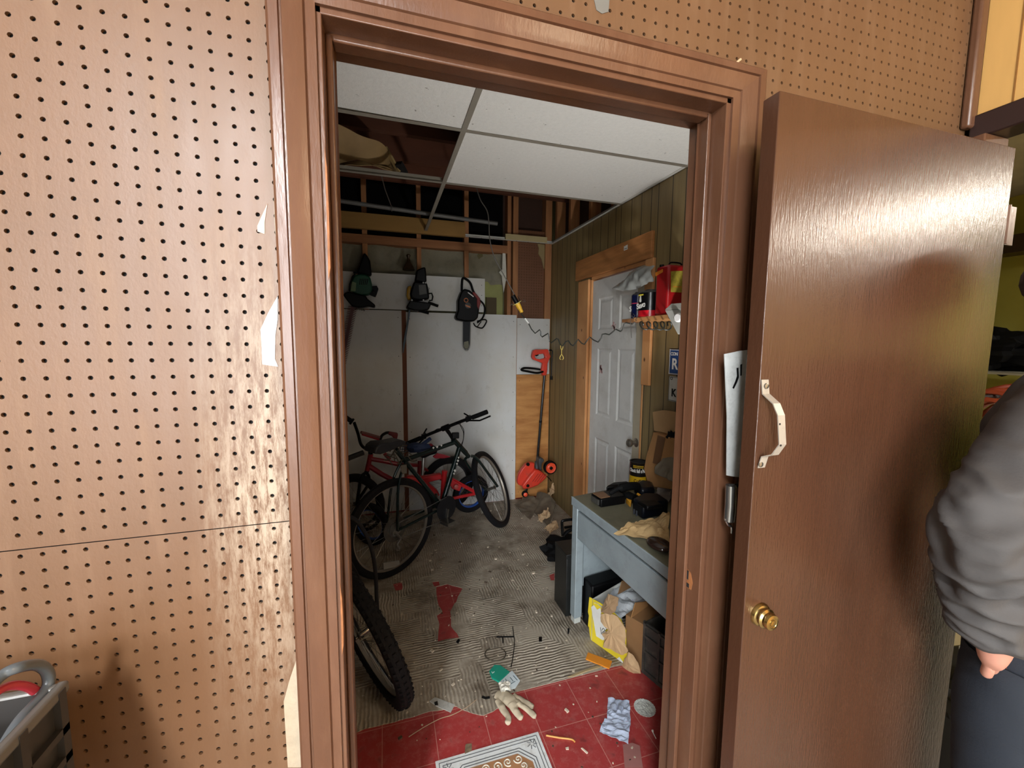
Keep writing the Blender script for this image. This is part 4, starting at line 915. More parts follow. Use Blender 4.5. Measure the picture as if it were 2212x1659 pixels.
edge = FZ([(1330, 1440), (1303, 1447), (1200, 1474), (1101, 1499), (1085, 1502)])
edge2 = FZ([(1078, 1528), (1046, 1545), (1015, 1540), (985, 1527), (930, 1538), (850, 1560), (765, 1583)])
outer = [Vector((XW-0.005, 0.80, 0)), *edge, *edge2, Vector((-1.29, 0.72, 0)), Vector((-1.29, YB-0.02, 0)), Vector((XW-0.005, YB-0.02, 0))]
oo = [outer[0]]+edge+rough(edge2+[edge2[-1]], 4, 0.006)[:-4]+outer[-3:]
h1 = FZ([(943, 1268), (966, 1262), (1000, 1272), (984, 1300), (973, 1322), (975, 1352), (992, 1378), (945, 1386), (948, 1350), (944, 1330), (955, 1322), (945, 1300)])
h2 = FZ([(935, 1258), (948, 1256), (950, 1266), (938, 1268)]); h3 = FZ([(851, 1262), (868, 1258), (870, 1274), (856, 1277), (850, 1270)]); h4 = FZ([(1188, 1243), (1197, 1238), (1197, 1254), (1190, 1254)])
g = flat_with_holes(oo, [rough(h, 3, 0.004, i) for i, h in enumerate((h1, h2, h3, h4))], 0.0005, 0.0035)
fl = obj('floor', g, M_BACK, smooth=False); fl['kind'] = 'structure'; fl['label'] = 'torn grey tan flooring layer with combed ridges'
# ================================================================ DESK
M_DESK = mat('blue_grey_enamel', '8d989c', 0.4, metal=0.05, var=0.08, dirt='4b4a44', damt=0.12, dscale=16)
M_DTOP = mat('worn_olive_grey_top', '6b6856', 0.5, var=0.2, dirt='48442f', damt=0.3, bump=0.15)
A = Vector((0.972, 1.241, 0)); e1 = Vector((0.045, -0.99, 0)).normalized(); e2 = Vector((0.99, 0.17, 0)).normalized(); U = Vector((0, 0, 1))
LD, WD_ = 1.02, 0.52
D = lambda a, b, z: A+e1*a+e2*b+U*z
dk = thing('desk', 'grey steel desk with worn olive top under the wall shelf', 'desk', tuple(A+e1*0.5+e2*0.28))
g = G(); g.obox(D(0, 0, 0.695), e1*LD, e2*WD_, U*0.025); obj('desk_top', g, M_DTOP, dk, bevel=0.004)
g = G(); g.obox(D(-0.004, -0.004, 0.672), e1*(LD+0.008), e2*0.012, U*0.046); g.obox(D(-0.004, -0.004, 0.672), e1*0.012, e2*(WD_), U*0.046); obj('top_edging', g, M_DESK, dk, bevel=0.003)
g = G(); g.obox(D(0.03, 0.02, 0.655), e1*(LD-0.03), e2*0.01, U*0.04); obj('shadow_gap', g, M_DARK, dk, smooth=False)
g = G(); g.obox(D(0.0, 0.004, 0.505), e1*LD, e2*0.014, U*0.15); obj('apron', g, M_DESK, dk, bevel=0.003)
g = G(); g.obox(D(0.0, 0.0, 0.035), e1*0.055, e2*0.05, U*0.64); obj('leg', g, M_DESK, dk, bevel=0.004)
g = G(); g.obox(D(0.005, 0.004, 0.0), e1*0.045, e2*0.042, U*0.036); obj('foot', g, mat('pale_foot_cap', 'b5b7b0', 0.5), dk, bevel=0.003)
g = G(); g.obox(D(0.012, 0.05, 0.20), e1*0.02, e2*(WD_-0.06), U*0.47); obj('end_panel', g, M_DESK, dk, bevel=0.002)
g = G(); g.obox(D(0.0, WD_-0.05, 0.0), e1*0.05, e2*0.045, U*0.67); obj('leg', g, M_DESK, dk, bevel=0.004)
g = G(); g.obox(D(LD-0.05, 0.0, 0.0), e1*0.05, e2*0.05, U*0.67); obj('leg', g, M_DESK, dk, bevel=0.004)
g = G(); g.obox(D(LD-0.05, WD_-0.05, 0.0), e1*0.05, e2*0.045, U*0.67); obj('leg', g, M_DESK, dk, bevel=0.004)
def onapron(px, py): return PP(px, py, D(0, 0.004, 0.5), e2)-e2*0.0005
g = G(); g.prism([onapron(*p) for p in ((1321, 1181), (1325, 1180), (1327, 1186), (1337, 1194), (1336, 1221), (1322, 1210))], -e2*0.001); obj('masking_tape', g, mat('brown_tape', '8c7358', 0.7), dk, label='brown scrap of tape on the apron')
# ------------------------------------------------ on the desk
ZD = 0.7205
def DZp(x, y, z=ZD): return PZ(1240+x/8.295, 1020+y/8.295, z)
M_NAVY = mat('navy_black_plastic', '090c14', 0.35, var=0.3, spec=0.3)
M_YEL = mat('tool_yellow', 'd79a2b', 0.45, var=0.15)
def slab(pts, h, z=ZD): return G().prism([Vector((p.x, p.y, z)) for p in pts], (0, 0, h))
o = thing('battery_charger', 'flat black battery charger with metal end, nearest the left desk corner', 'charger', tuple(DZp(600, 480)))
P4 = [DZp(300, 520), DZp(480, 640), DZp(920, 570), DZp(760, 440)]
obj('case', slab(P4, 0.045), M_BLK, o, bevel=0.006)
g = slab([P4[0].lerp(P4[1], .1)+(P4[2]-P4[1])*.03, P4[1].lerp(P4[0], .1)+(P4[2]-P4[1])*.03, P4[1].lerp(P4[0], .15)+(P4[2]-P4[1])*.42, P4[0].lerp(P4[1], .15)+(P4[3]-P4[0])*.42], 0.003, ZD+0.045); obj('brown_label', g, mat('brown_label', '7c5b40', 0.5), o)
g = G(); 
for k in range(5):
    c_ = P4[0].lerp(P4[1], 0.2+0.14*k)-(P4[2]-P4[1]).normalized()*0.003; g.cbox((c_.x, c_.y, ZD+0.022), (P4[1]-P4[0]), (P4[2]-P4[1]), (0, 0, 1), 0.006, 0.004, 0.014)
obj('contact', g, M_STEEL, o)
o = thing('power_tool', 'black and brown cordless tool lying behind the flat charger', 'power tool', tuple(DZp(900, 300)))
g = slab([DZp(560, 400), DZp(880, 380), DZp(1000, 330), DZp(940, 300), DZp(700, 320)], 0.05); obj('body', g, M_BLK, o, bevel=0.012)
g = G(); g.tube(spline([DZp(640, 380, ZD+0.06), DZp(800, 290, ZD+0.085), DZp(1000, 250, ZD+0.09), DZp(1150, 250, ZD+0.075)], 5), [0.012]*6+[0.022]*9+[0.018], 10); obj('barrel', g, M_BLK2, o)
g = slab([DZp(700, 330, ZD+.05), DZp(950, 310, ZD+.05), DZp(980, 290, ZD+.05), DZp(820, 280, ZD+.05)], 0.006, ZD+0.05); obj('brown_label', g, MATS['brown_label'], o)
o = thing('power_tool', 'navy blue cordless drill with yellow trim beside the coffee can', 'power tool', tuple(DZp(1250, 380)))
g = slab([DZp(1060, 390), DZp(1200, 490), DZp(1450, 470), DZp(1400, 340), DZp(1200, 300)], 0.06); obj('body', g, M_NAVY, o, bevel=0.016)
g = slab([DZp(930, 560), DZp(1010, 640), DZp(1045, 560), DZp(1030, 500), DZp(960, 490)], 0.03); obj('yellow_clip', g, M_YEL, o, bevel=0.004)
g = slab([DZp(1120, 400, ZD+.06), DZp(1180, 440, ZD+.06), DZp(1240, 445, ZD+.06), DZp(1140, 380, ZD+.06)], 0.004, ZD+0.06); obj('yellow_trim', g, M_YEL, o)
g = G(); g.tube([DZp(1080, 480, ZD+.03), DZp(960, 420, ZD+.035)], 0.024, 12); g.tube([DZp(960, 420, ZD+.035), DZp(900, 390, ZD+.036)], [0.02, 0.012], 12); obj('chuck', g, M_BLK2, o)
o = thing('battery_pack', 'large black battery pack case in front of the navy drill', 'battery', tuple(DZp(1350, 650)))
Pb = [DZp(1040, 720), DZp(1230, 860), DZp(1690, 760), DZp(1500, 620), DZp(1240, 610)]
obj('case', slab(Pb, 0.075), M_NAVY, o, bevel=0.012)
g = slab([DZp(1130, 580, ZD+.075), DZp(1310, 690, ZD+.075), DZp(1580, 650, ZD+.075), DZp(1450, 560, ZD+.075)], 0.02, ZD+0.075); obj('raised_top', g, M_BLK, o, bevel=0.006)
for k in range(2):
    g = G(); g.cbox(DZp(1110+k*45, 700+k*28, ZD+.05)-e2*0.012, e1, e2, U, 0.004, 0.002, 0.012); obj('latch', g, mat('dark_latch', '3a3d45', 0.4), o)
# coffee can
cc = PZ(1378, 1043, ZD); cc = Vector((cc.x, cc.y, ZD))
o = thing('coffee_can', 'yellow and black coffee can on the desk', 'can', tuple(cc))
rc = 0.052; hc = 0.135
g = G(); g.lathe(cc, (0, 0, 1), [(rc, 0), (rc+0.001, 0.003), (rc, 0.006), (rc, 0.052)], 40); obj('yellow_band', g, mat('can_yellow', 'c9a21a', 0.35, var=0.1), o)
g = G(); g.lathe(cc+U*0.052, (0, 0, 1), [(rc, 0), (rc, 0.078), (rc+0.0015, 0.081), (rc+0.0015, 0.084), (rc-0.004, 0.084), (rc-0.004, 0.06)], 40); obj('black_band', g, mat('can_black', '17130f', 0.3), o)
g = G(); g.lathe(cc+U*(hc-0.008), (0, 0, 1), [(rc-0.006, 0), (rc-0.005, 0.002)], 40); obj('can_inside', g, M_DARK, o)
def wraptext(body, zc, size, m, par, name, a_mid, width):
    cu = bpy.data.curves.new(name, 'FONT'); cu.body = body; cu.size = size; cu.align_x = 'CENTER'; cu.extrude = 0.0002; cu.offset = 0.0008
    tmp = bpy.data.objects.new('tmp', cu); COL.objects.link(tmp); dg = bpy.context.evaluated_depsgraph_get(); dg.update()
    me = bpy.data.meshes.new_from_object(tmp.evaluated_get(dg)); bpy.data.objects.remove(tmp)
    w_ = max(v.co.x for v in me.vertices)-min(v.co.x for v in me.vertices); k = width/w_
    g = G(); g.add([cc+Vector((cos(a_mid+v.co.x*k/rc)*(rc+0.0006+v.co.z), sin(a_mid+v.co.x*k/rc)*(rc+0.0006+v.co.z), zc+v.co.y)) for v in me.vertices], [tuple(p.vertices) for p in me.polygons])
    obj(name, g, m, par, smooth=False)
acam = math.atan2(CAM.y-cc.y, CAM.x-cc.x)
wraptext("Chock full o'Nuts", 0.078, 0.030, M_WHITE, o, 'can_lettering', acam, 0.115)
wraptext("Coffee", 0.018, 0.026, mat('brown_ink', '4a2c12', 0.5), o, 'can_lettering', acam+0.1, 0.06)
g = G()
for k in range(2):
    pts = [cc+Vector((cos(acam+a)*(rc+0.001), sin(acam+a)*(rc+0.001), 0.117-0.009*k)) for a in [q*0.12-0.6 for q in range(11)]]
    for q in range(0, 10, 1): g.beam(pts[q], pts[q].lerp(pts[q+1], 0.7), 0.001, 0.0045)
obj('can_print', g, mat('can_yellow', 'c9a21a', 0.35), o, smooth=False)
# cardboard box leaning on the wall behind the desk things
M_CARD = mat('brown_cardboard', 'a47749', 0.8, var=0.1, scale=4, bump=0.1, dirt='8a6238', damt=0.2)
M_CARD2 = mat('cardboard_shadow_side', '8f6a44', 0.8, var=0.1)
o = thing('cardboard_box', 'open cardboard box with brown tape standing at the wall end of the desk', 'box', (1.45, 1.0, ZD))
xb = 1.44
bx = [PX(x, y, xb) for x, y in ((1391, 1012), (1396, 985), (1411, 934), (1470, 952), (1470, 1060), (1400, 1050))]
g = G(); g.prism(bx, (0.10, 0.02, 0)); obj('box_body', g, M_CARD, o, bevel=0.003)
g = G(); g.prism([PX(x, y, xb-0.002) for x, y in ((1421, 940), (1438, 946), (1425, 1005), (1410, 1000))], (-0.001, 0, 0)); obj('packing_tape', g, mat('dark_packing_tape', '6b4b31', 0.35), o)
g = G(); fl_ = [PX(x, y, 1.47) for x, y in ((1410, 890), (1432, 886), (1475, 893), (1475, 960), (1440, 936), (1413, 930))]; g.prism(fl_, (0.012, 0, 0)); obj('box_flap', g, mat('cardboard_inside', 'a6835a', 0.85, var=0.1), o)
g = G(); g.blob(PX(1452, 945, 1.46), 0.02, 0.03, 0.03, 8, 4, 0.5, 6); one('cable_bundle', g, M_BLK2, 'black cable bundle in the mouth of the cardboard box', 'cable')
g = G(); g.sheet(crumple(PX(1412, 1020, 1.40), PX(1455, 1040, 1.36)-PX(1412, 1020, 1.40), Vector((0.05, -0.02, 0.10)), 12, 12, 0.02, 12, 3, up=(-1, 0, 0)), 14, 14, 0.003); one('grey_sack', g, mat('grey_brown_cloth', '6f6656', 0.85, var=0.2, bump=0.3), 'grey brown sack slumped behind the yellow glove', 'sack', sub=1)
# yellow glove
o_ = G(); 
for (a, b, r_) in (((1440, 130), (1560, 250), 0.018), ((1560, 250), (1690, 290), 0.022)): o_.tube(spline([DZp(*a, ZD+.035), DZp((a[0]+b[0])/2, (a[1]+b[1])/2+20, ZD+.03), DZp(*b, ZD+.025)], 5), [r_*(0.8+0.2*sin(k)) for k in range(11)], 12)
one('work_glove', o_, mat('mustard_leather', 'ad8629', 0.75, var=0.35, scale=20, bump=0.4), 'mustard yellow work glove on the desk by the grey sack', 'glove')
g = G(); g.sheet(crumple(DZp(1450, 500), DZp(1700, 560)-DZp(1450, 500), DZp(1500, 380)-DZp(1450, 500)+Vector((0, 0, 0.04)), 12, 12, 0.02, 18, 8), 16, 16, 0.003); one('grey_rag', g, mat('dirty_grey_rag', '8b8078', 0.9, var=0.15), 'dirty grey rag on the desk beside the black battery', 'rag')
# crumpled brown paper lying over the desk edge
M_PAPER = mat('creased_kraft_paper', 'b89a6c', 0.85, var=0.22, scale=10, bump=0.3, bscale=40)
c0 = DZp(735, 1130); c1 = DZp(1700, 1290); c2_ = DZp(1700, 860); c3_ = DZp(1000, 960)
def paper(u, v):
    p = (c0.lerp(c1, u)).lerp(c3_.lerp(c2_, u), v)
    h = 0.012+abs(noise.noise(p*9+Vector((3, 0, 0))))*0.07*(0.25+0.75*u)+abs(noise.noise(p*24))*0.025
    return Vector((p.x, p.y, ZD))+Vector((noise.noise(p*20)*0.012, noise.noise(p*17+Vector((4, 4, 4)))*0.012, h*(0.35+0.65*min(1, v*3))))
g = G(); g.sheet(paper, 34, 22, 0.0012); one('brown_paper', g, M_PAPER, 'crumpled brown wrapping paper on the near part of the desk', 'paper', smooth=False)
g = G(); pm = DZp(1520, 1360); g.blob((pm.x, pm.y, ZD+0.018), 0.045, 0.06, 0.019, 14, 0, 0.0); o = one('sunglasses_case', g, mat('glossy_dark_brown', '2e211c', 0.15, var=0.2), 'glossy dark brown oval case on the near desk edge', 'case')
# ------------------------------------------------ behind and under the desk
M_SBLK = mat('scratched_black_steel', '1c1d1c', 0.4, metal=0.2, var=0.2, dirt='4a4a46', damt=0.1, dscale=30)
o = thing('file_box', 'scratched black steel box on the floor at the far end of the desk', 'box', (1.1, 1.35, 0))
g = G(); X0 = 0.955; zt = PX(1197, 1168, X0).z
yk = PX(1197, 1300, X0).y
g.box(X0, X0+0.34, 1.262, yk, 0.0, zt); obj('box_body', g, M_SBLK, o, bevel=0.003)
g = G(); g.box(X0-0.002, X0+0.342, 1.26, yk+0.002, zt-0.022, zt+0.003); obj('lid', g, M_SBLK, o, bevel=0.002)
# black case under the desk (dark mass beneath the end panel)
g = G(); g.obox(D(0.04, 0.06, 0.0), e1*0.10, e2*0.42, U*0.26); one('black_case', g, M_BLK, 'black case standing under the desk behind the yellow box', 'case', bevel=0.01)
# yellow torn carton full of papers
o = thing('yellow_carton', 'torn yellow and white carton stuffed with papers under the desk', 'box', (1.15, 0.95, 0))
a0 = PZ(1277, 1384, 0); b0_ = PZ(1372, 1452, 0); hh = PP(1274, 1290, a0, ((b0_-a0).cross(U))).z
dr_ = (b0_-a0).normalized(); dn = Vector((-dr_.y, dr_.x, 0)); 
if dn.x < 0: dn = -dn
Lc = (b0_-a0).length
ncp = dr_.cross(U)
def CP(pts, off): return [PP(x, y, a0-dn*off, ncp) for x, y in pts]
g = G(); g.prism(CP([(1273, 1290), (1297, 1303), (1320, 1318), (1340, 1338), (1352, 1362), (1352, 1412), (1357, 1409), (1358, 1441), (1330, 1429), (1277, 1386), (1274, 1370), (1272, 1355), (1270, 1352), (1272, 1330), (1270, 1322)], 0), dn*0.004); obj('carton_side', g, mat('carton_yellow', 'dcc42c', 0.6, var=0.08), o, smooth=False)
g = G(); g.prism(CP([(1277, 1311), (1283, 1307), (1290, 1317), (1297, 1313), (1301, 1338), (1309, 1343), (1316, 1354), (1307, 1361), (1313, 1379), (1302, 1383), (1288, 1374), (1283, 1345)], 0.0012), -dn*0.0008); g.prism(CP([(1330, 1425), (1338, 1419), (1346, 1430), (1344, 1436), (1334, 1434)], 0.0012), -dn*0.0008); lb = obj('white_print_area', g, mat('carton_white', 'd8d8d2', 0.6), o)
g = G()
for pts in (((1300, 1362), (1303, 1357), (1306, 1362), (1301, 1366)), ((1305, 1352), (1311, 1350), (1308, 1356), (1313, 1357), (1307, 1362)), ((1297, 1355), (1299, 1370))): g.tube(spline(CP(pts, 0.0024), 5), 0.0014, 5)
obj('marker_writing', g, M_BLK, o)
g = G(); g.prism([a0+U*v+dn*u for u, v in ((0, 0), (0.28, 0), (0.30, hh), (0, hh))], dr_*0.004); g.prism([a0+dn*0.3+dr_*u+U*v for u, v in ((0, 0), (Lc, 0), (Lc, hh*0.9), (0, hh))], dn*0.004); obj('carton_side', g, mat('carton_white', 'd8d8d2', 0.6), o, smooth=False)
def cr(name, b, au, av, m, lab, seed, amp=0.03, fr=10, n=16, parent=None):
    g = G(); g.sheet(crumple(b, au, av, n, n, amp, fr, seed), n, n, 0.0012)
    if parent: return obj(name, g, m, parent, smooth=False)
    return one(name, g, m, lab, 'paper', smooth=False)
M_WP = mat('white_paper', 'c4c8cc', 0.8, var=0.06, bump=0.1)
M_TORN = mat('torn_corrugated_card', 'c2a27a', 0.85, var=0.12, stretch=(4, 4, 0.6), bump=0.3, bscale=30)
cr('crumpled_paper', a0+U*(hh-0.03)+dr_*0.02, dn*0.30+U*0.01, dr_*(Lc*0.55)+U*0.0, M_WP, 'crumpled white tissue paper on top of the yellow carton', 3, 0.05, 9)
cr('paper_sheet', a0+U*(hh-0.02)+dr_*(Lc*0.45)+dn*0.12, dn*0.22+U*0.0, dr_*(Lc*0.42)-U*0.02, mat('lilac_white_paper', 'c3c6d8', 0.8), 'smooth white sheet folded on the right side of the carton top', 6, 0.012, 5)
def rag(pts, off, th, nm, m, lab=None, bulge=0.012, seed=1):
    """ragged torn sheet: outline fan with a crumpled middle"""
    P = CP(pts, off); P2 = []
    for k in range(len(P)):
        a, b = P[k], P[(k+1) % len(P)]
        for q in range(4):
            p = a.lerp(b, q/4); P2.append(p+Vector((0, 0, 1))*noise.noise(p*160+Vector((seed, 0, 0)))*0.004+dr_*noise.noise(p*140+Vector((0, seed, 0)))*0.004)
    c = sum(P2, Vector())/len(P2); n = len(P2); vs = [c-dn*bulge]; fs = []
    for r_ in (0.35, 0.7, 1.0):
        for p in P2: q = c.lerp(p, r_); vs.append(q-dn*(bulge*(1-r_*r_)+(noise.noise(q*60+Vector((seed, 3, 3)))*0.008 if r_ < 1 else 0)))
    for k in range(n): fs.append((0, 1+k, 1+(k+1) % n))
    for l_ in range(2):
        for k in range(n): a = 1+l_*n; fs.append((a+k, a+n+k, a+n+(k+1) % n, a+(k+1) % n))
    g = G(); g.add(vs, fs); ob = obj(nm, g, m, o, smooth=False, label=lab)
    sd = ob.modifiers.new('thick', 'SOLIDIFY'); sd.thickness = th
rag([(1298, 1327), (1310, 1325), (1326, 1328), (1335, 1333), (1350, 1356), (1352, 1372), (1350, 1390), (1357, 1408), (1342, 1416), (1318, 1402), (1302, 1398), (1305, 1378), (1299, 1370), (1322, 1355), (1316, 1350), (1297, 1342)], 0.010, 0.003, 'torn_card', M_TORN, 'torn bare card hanging off the side')
rag([(1305, 1300), (1314, 1283), (1326, 1287), (1337, 1292), (1334, 1308), (1328, 1322), (1318, 1328), (1298, 1322)], 0.022, 0.003, 'torn_flap', mat('grey_brown_card', '94795a', 0.85), seed=4)
rag([(1342, 1440), (1350, 1424), (1357, 1409), (1364, 1411), (1378, 1432), (1385, 1456), (1372, 1454), (1360, 1456), (1350, 1450)], 0.012, 0.003, 'torn_flap', M_TORN, seed=7)
# brown carton beside it
o = thing('cardboard_carton', 'brown cardboard carton with a torn flap between the yellow carton and the black crate', 'box', (1.3, 0.85, 0))
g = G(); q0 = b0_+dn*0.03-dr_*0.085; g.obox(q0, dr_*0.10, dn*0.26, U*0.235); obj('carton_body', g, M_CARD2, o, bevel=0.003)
g = G(); g.prism([q0+dr_*0.03+U*z+dn*x for x, z in ((0.0, 0.235), (0.03, 0.30), (0.13, 0.265), (0.15, 0.225))], dr_*0.004); obj('carton_flap', g, M_CARD, o, smooth=False)
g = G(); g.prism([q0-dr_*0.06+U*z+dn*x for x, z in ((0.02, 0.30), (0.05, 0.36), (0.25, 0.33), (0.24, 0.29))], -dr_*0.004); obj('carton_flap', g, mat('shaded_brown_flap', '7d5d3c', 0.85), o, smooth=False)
g = G(); g.blob(q0+dn*0.055-dr_*0.004+U*0.20, 0.02, 0.02, 0.024, 8, 2, 0.3, 5); obj('tape_wad', g, mat('pale_tape_wad', 'aeb0ac', 0.5), o)
# black milk crate
M_CRATE = mat('dusty_black_crate', '3a3835', 0.6, var=0.2, dirt='6b6458', damt=0.3, dscale=14)
k0 = PZ(1388, 1450, 0); k1 = PZ(1440, 1494, 0); kd = (k1-k0).normalized(); kn = Vector((-kd.y, kd.x, 0)); kn = kn if kn.x > 0 else -kn
zt2 = PP(1388, 1340, k0, kn).z
o = thing('milk_crate', 'black plastic crate under the near end of the desk, by the doorway', 'crate', tuple(k0+kd*0.16+kn*0.16))
g = G(); W_ = 0.33
for (s0, dd, nn) in ((k0, kd, kn), (k0+kn*0.33, kd, -kn), (k0, kn, kd), (k0+kd*W_, kn, -kd)):
    g.obox(s0, dd*W_, nn*0.006, U*zt2)
    for z in (0.0, zt2*0.42, zt2*0.72, zt2-0.02): g.obox(s0-nn*0.008+U*z, dd*W_, nn*0.008, U*(0.012 if z else 0.02))
    for q in (0.0, 0.25, 0.5, 0.75, 0.965): g.obox(s0-nn*0.009+dd*W_*q, dd*0.012, nn*0.009, U*zt2)
g.obox(k0, kd*W_, kn*W_, U*0.006)
obj('crate_body', g, M_CRATE, o, smooth=False)
g = G(); g.blob(k0+kd*0.16+kn*0.17+U*(zt2-0.05), 0.13, 0.13, 0.07, 12, 5, 0.35, 8); one('black_cloth', g, M_BLK2, 'black cloth bundle filling the crate by the doorway', 'cloth')
# ------------------------------------------------ shelf on the right wall
sh = thing('wall_shelf', 'raw pine wall shelf over the desk, holding cans', 'shelf', (1.5, 1.2, 1.69))
g = G(); g.box(1.42, XW-0.001, 0.78, 1.40, 1.688, 1.712); obj('shelf_board', g, mat('pale_pine_shelf', 'c08a55', 0.6, var=0.15, scale=10, stretch=(1, 0.15, 1)), sh, bevel=0.002)
g = G(); g.box(1.44, XW-0.001, 1.40, 1.56, 1.690, 1.710); obj('shelf_extension', g, mat('darker_pine', '9a6a42', 0.6), sh, bevel=0.002)
g = G(); g.box(1.45, XW-0.001, 0.95, 0.97, 1.60, 1.688); g.box(XW-0.02, XW-0.001, 0.95, 0.97, 1.50, 1.60); obj('bracket', g, mat('grey_bracket', '77746c', 0.5, metal=0.5), sh)
zs_ = 1.7125
def can(px0, px1, h, lab, bands, txt=None, x=1.475):
    pa = PX(px0, 660, x); pb = PX(px1, 660, x); c_ = (pa+pb)/2; r_ = abs(pa.y-pb.y)/2*0.80; c_ = Vector((x, c_.y, zs_))
    o = thing('aerosol_can', lab, 'can', tuple(c_))
    for (z0, z1, m) in bands:
        g = G(); g.lathe(c_+U*(h*z0), (0, 0, 1), [(r_, 0), (r_, h*(z1-z0))], 28); obj('can_body' if z0 == 0 else 'label_band', g, m, o)
    g = G(); g.lathe(c_+U*h, (0, 0, 1), [(r_, 0), (r_*0.92, 0.006), (r_*0.5, 0.014), (r_*0.45, 0.02)], 24); obj('cap', g, mat('smoke_cap', '4a4c4f', 0.3), o)
    return o, c_, r_
M_SKB = mat('label_navy', '101840', 0.25); M_SKR = mat('label_red', 'b31420', 0.25); M_SKK = mat('label_black', '0c0c0e', 0.25); M_PINK = mat('label_pink', 'c83a5a', 0.4)
o, c_, r_ = can(1368, 1388, 0.135, 'navy blue and black can at the left end of the shelf group', [(0, .62, M_SKB), (.62, .66, M_PINK), (.66, 1, M_SKB)])
text('can_lettering', 'Sa', 0.042, M_WHITE, o, c_+Vector((-r_-0.001, 0.026, 0.040)), (0.2, -1, 0.12), (0, 0.1, 1), bold=0.001)
o, c_, r_ = can(1386, 1424, 0.135, 'black and red can with white lettering beside the red tin', [(0, .26, M_SKR), (.26, 1, M_SKK)])
text('can_lettering', 'Savo', 0.044, M_WHITE, o, c_+Vector((-r_-0.0012, 0.030, 0.044)), (0.0, -1, 0.14), (0, 0.1, 1), bold=0.0015)
g = G(); g.prism([c_+Vector((-r_-0.001, y_, z_)) for y_, z_ in ((0.015, .118), (-0.03, .118), (-0.03, .126), (0.015, .126))], (-0.0006, 0, 0)); obj('yellow_stripe', g, mat('label_yellow', 'e0d040', 0.5), o)
g = G(); g.prism([c_+Vector((-r_-0.0008, y_, z_)) for y_, z_ in ((0.004, .112), (-0.002, .128), (-0.008, .112), (-0.012, .085), (-0.002, .08), (0.008, .088))], (-0.0006, 0, 0)); obj('flame_mark', g, M_WHITE, o)
# red rectangular tin
o = thing('fuel_tin', 'red rectangular tin with a yellow label on the wall shelf', 'tin', (1.49, 1.15, zs_))
TX0, TY0, TY1 = 1.425, 1.105, 1.212; TZ1 = 1.972
g = G(); g.box(TX0, XW-0.01, TY0, TY1, zs_, TZ1); obj('tin_body', g, mat('tin_red', '96161a', 0.28, var=0.06), o, bevel=0.012)
g = G(); g.prism([PY(x, y, TY0-0.0006) for x, y in ((1449, 586), (1475, 585), (1475, 632), (1449, 631))], (0, -0.0008, 0)); lb = obj('yellow_label', g, mat('stained_yellow_label', '9a8c30', 0.6, var=0.25, scale=60, dirt='6d6020'), o)
g = G()
for k in range(4): 
    z = PY(1455, 590+k*10, TY0).z; g.prism([Vector((TX0+0.028, TY0-0.0016, z)), Vector((TX0+0.085, TY0-0.0016, z)), Vector((TX0+0.085, TY0-0.0016, z+0.004)), Vector((TX0+0.028, TY0-0.0016, z+0.004))], (0, -0.0004, 0)) if k in (3,) else None
g.prism([PX(x, y, TX0-0.0006) for x, y in ((1416, 589), (1432, 581), (1432, 588), (1416, 597))], (-0.0008, 0, 0)); obj('orange_stripe', g, mat('label_orange', 'c9741f', 0.5), o)
g = G(); g.tube(spline([Vector((1.46, 1.15, TZ1)), Vector((1.47, 1.15, TZ1+0.018)), Vector((1.53, 1.15, TZ1+0.018)), Vector((1.54, 1.15, TZ1))], 5), 0.004, 8); g.lathe((1.445, 1.19, TZ1), (0, 0, 1), [(0.012, 0), (0.012, 0.012)], 16); obj('carry_handle', g, M_BLK, o)
# grey plastic bag draped over the cans
pts_a = [PX(x, y, 1.46) for x, y in ((1330, 622), (1348, 606), (1362, 590), (1378, 578), (1414, 574))]; pts_b = [PX(x, y, 1.42) for x, y in ((1332, 626), (1350, 628), (1372, 624), (1395, 613), (1414, 607))]
SA = spline(pts_a, 8); SB = spline(pts_b, 8)
def bag(u, v):
    i = u*(len(SA)-1); k = int(min(i, len(SA)-2)); f = i-k; a = SA[k].lerp(SA[k+1], f); b = SB[k].lerp(SB[k+1], f); p = a.lerp(b, v)
    return p+Vector((-0.03*sin(pi*v)+noise.noise(p*22)*0.02, 0, noise.noise(p*30)*0.006))
g = G(); g.sheet(bag, 30, 16, 0.0008); one('plastic_bag', g, mat('clear_grey_plastic', '8f918e', 0.25, var=0.15, alpha=0.82), 'clear grey plastic bag draped over the cans on the shelf', 'bag')
# white metal lamp reflector clamped at the near end of the shelf
lr = Vector((1.33, 0.86, 1.70))
o = thing('clamp_lamp', 'pale metal reflector lamp clamped to the near end of the shelf', 'lamp', tuple(lr))
xq = 1.34
g = G(); g.prism([PX(x, y, xq) for x, y in ((1436, 669), (1450, 656), (1475, 654), (1475, 668))], (0.06, 0.01, 0)); obj('reflector_top', g, mat('pale_grey_metal', 'a9a9a2', 0.4, var=0.1), o, bevel=0.002)
g = G(); g.prism([PX(x, y, xq+0.003) for x, y in ((1436, 670), (1475, 668), (1475, 722), (1464, 722), (1452, 700))], (0.02, 0.004, 0)); obj('reflector_face', g, mat('pale_grey_metal2', 'b9bab5', 0.4, var=0.12), o, bevel=0.002)
g = G(); g.lathe(PX(1466, 686, xq-0.001), (-1, -0.4, 0), [(0.022, 0), (0.022, 0.006), (0.016, 0.012)], 24); obj('socket_ring', g, MATS['white_plastic'] if 'white_plastic' in MATS else mat('white_plastic', 'dddddd', 0.4), o)
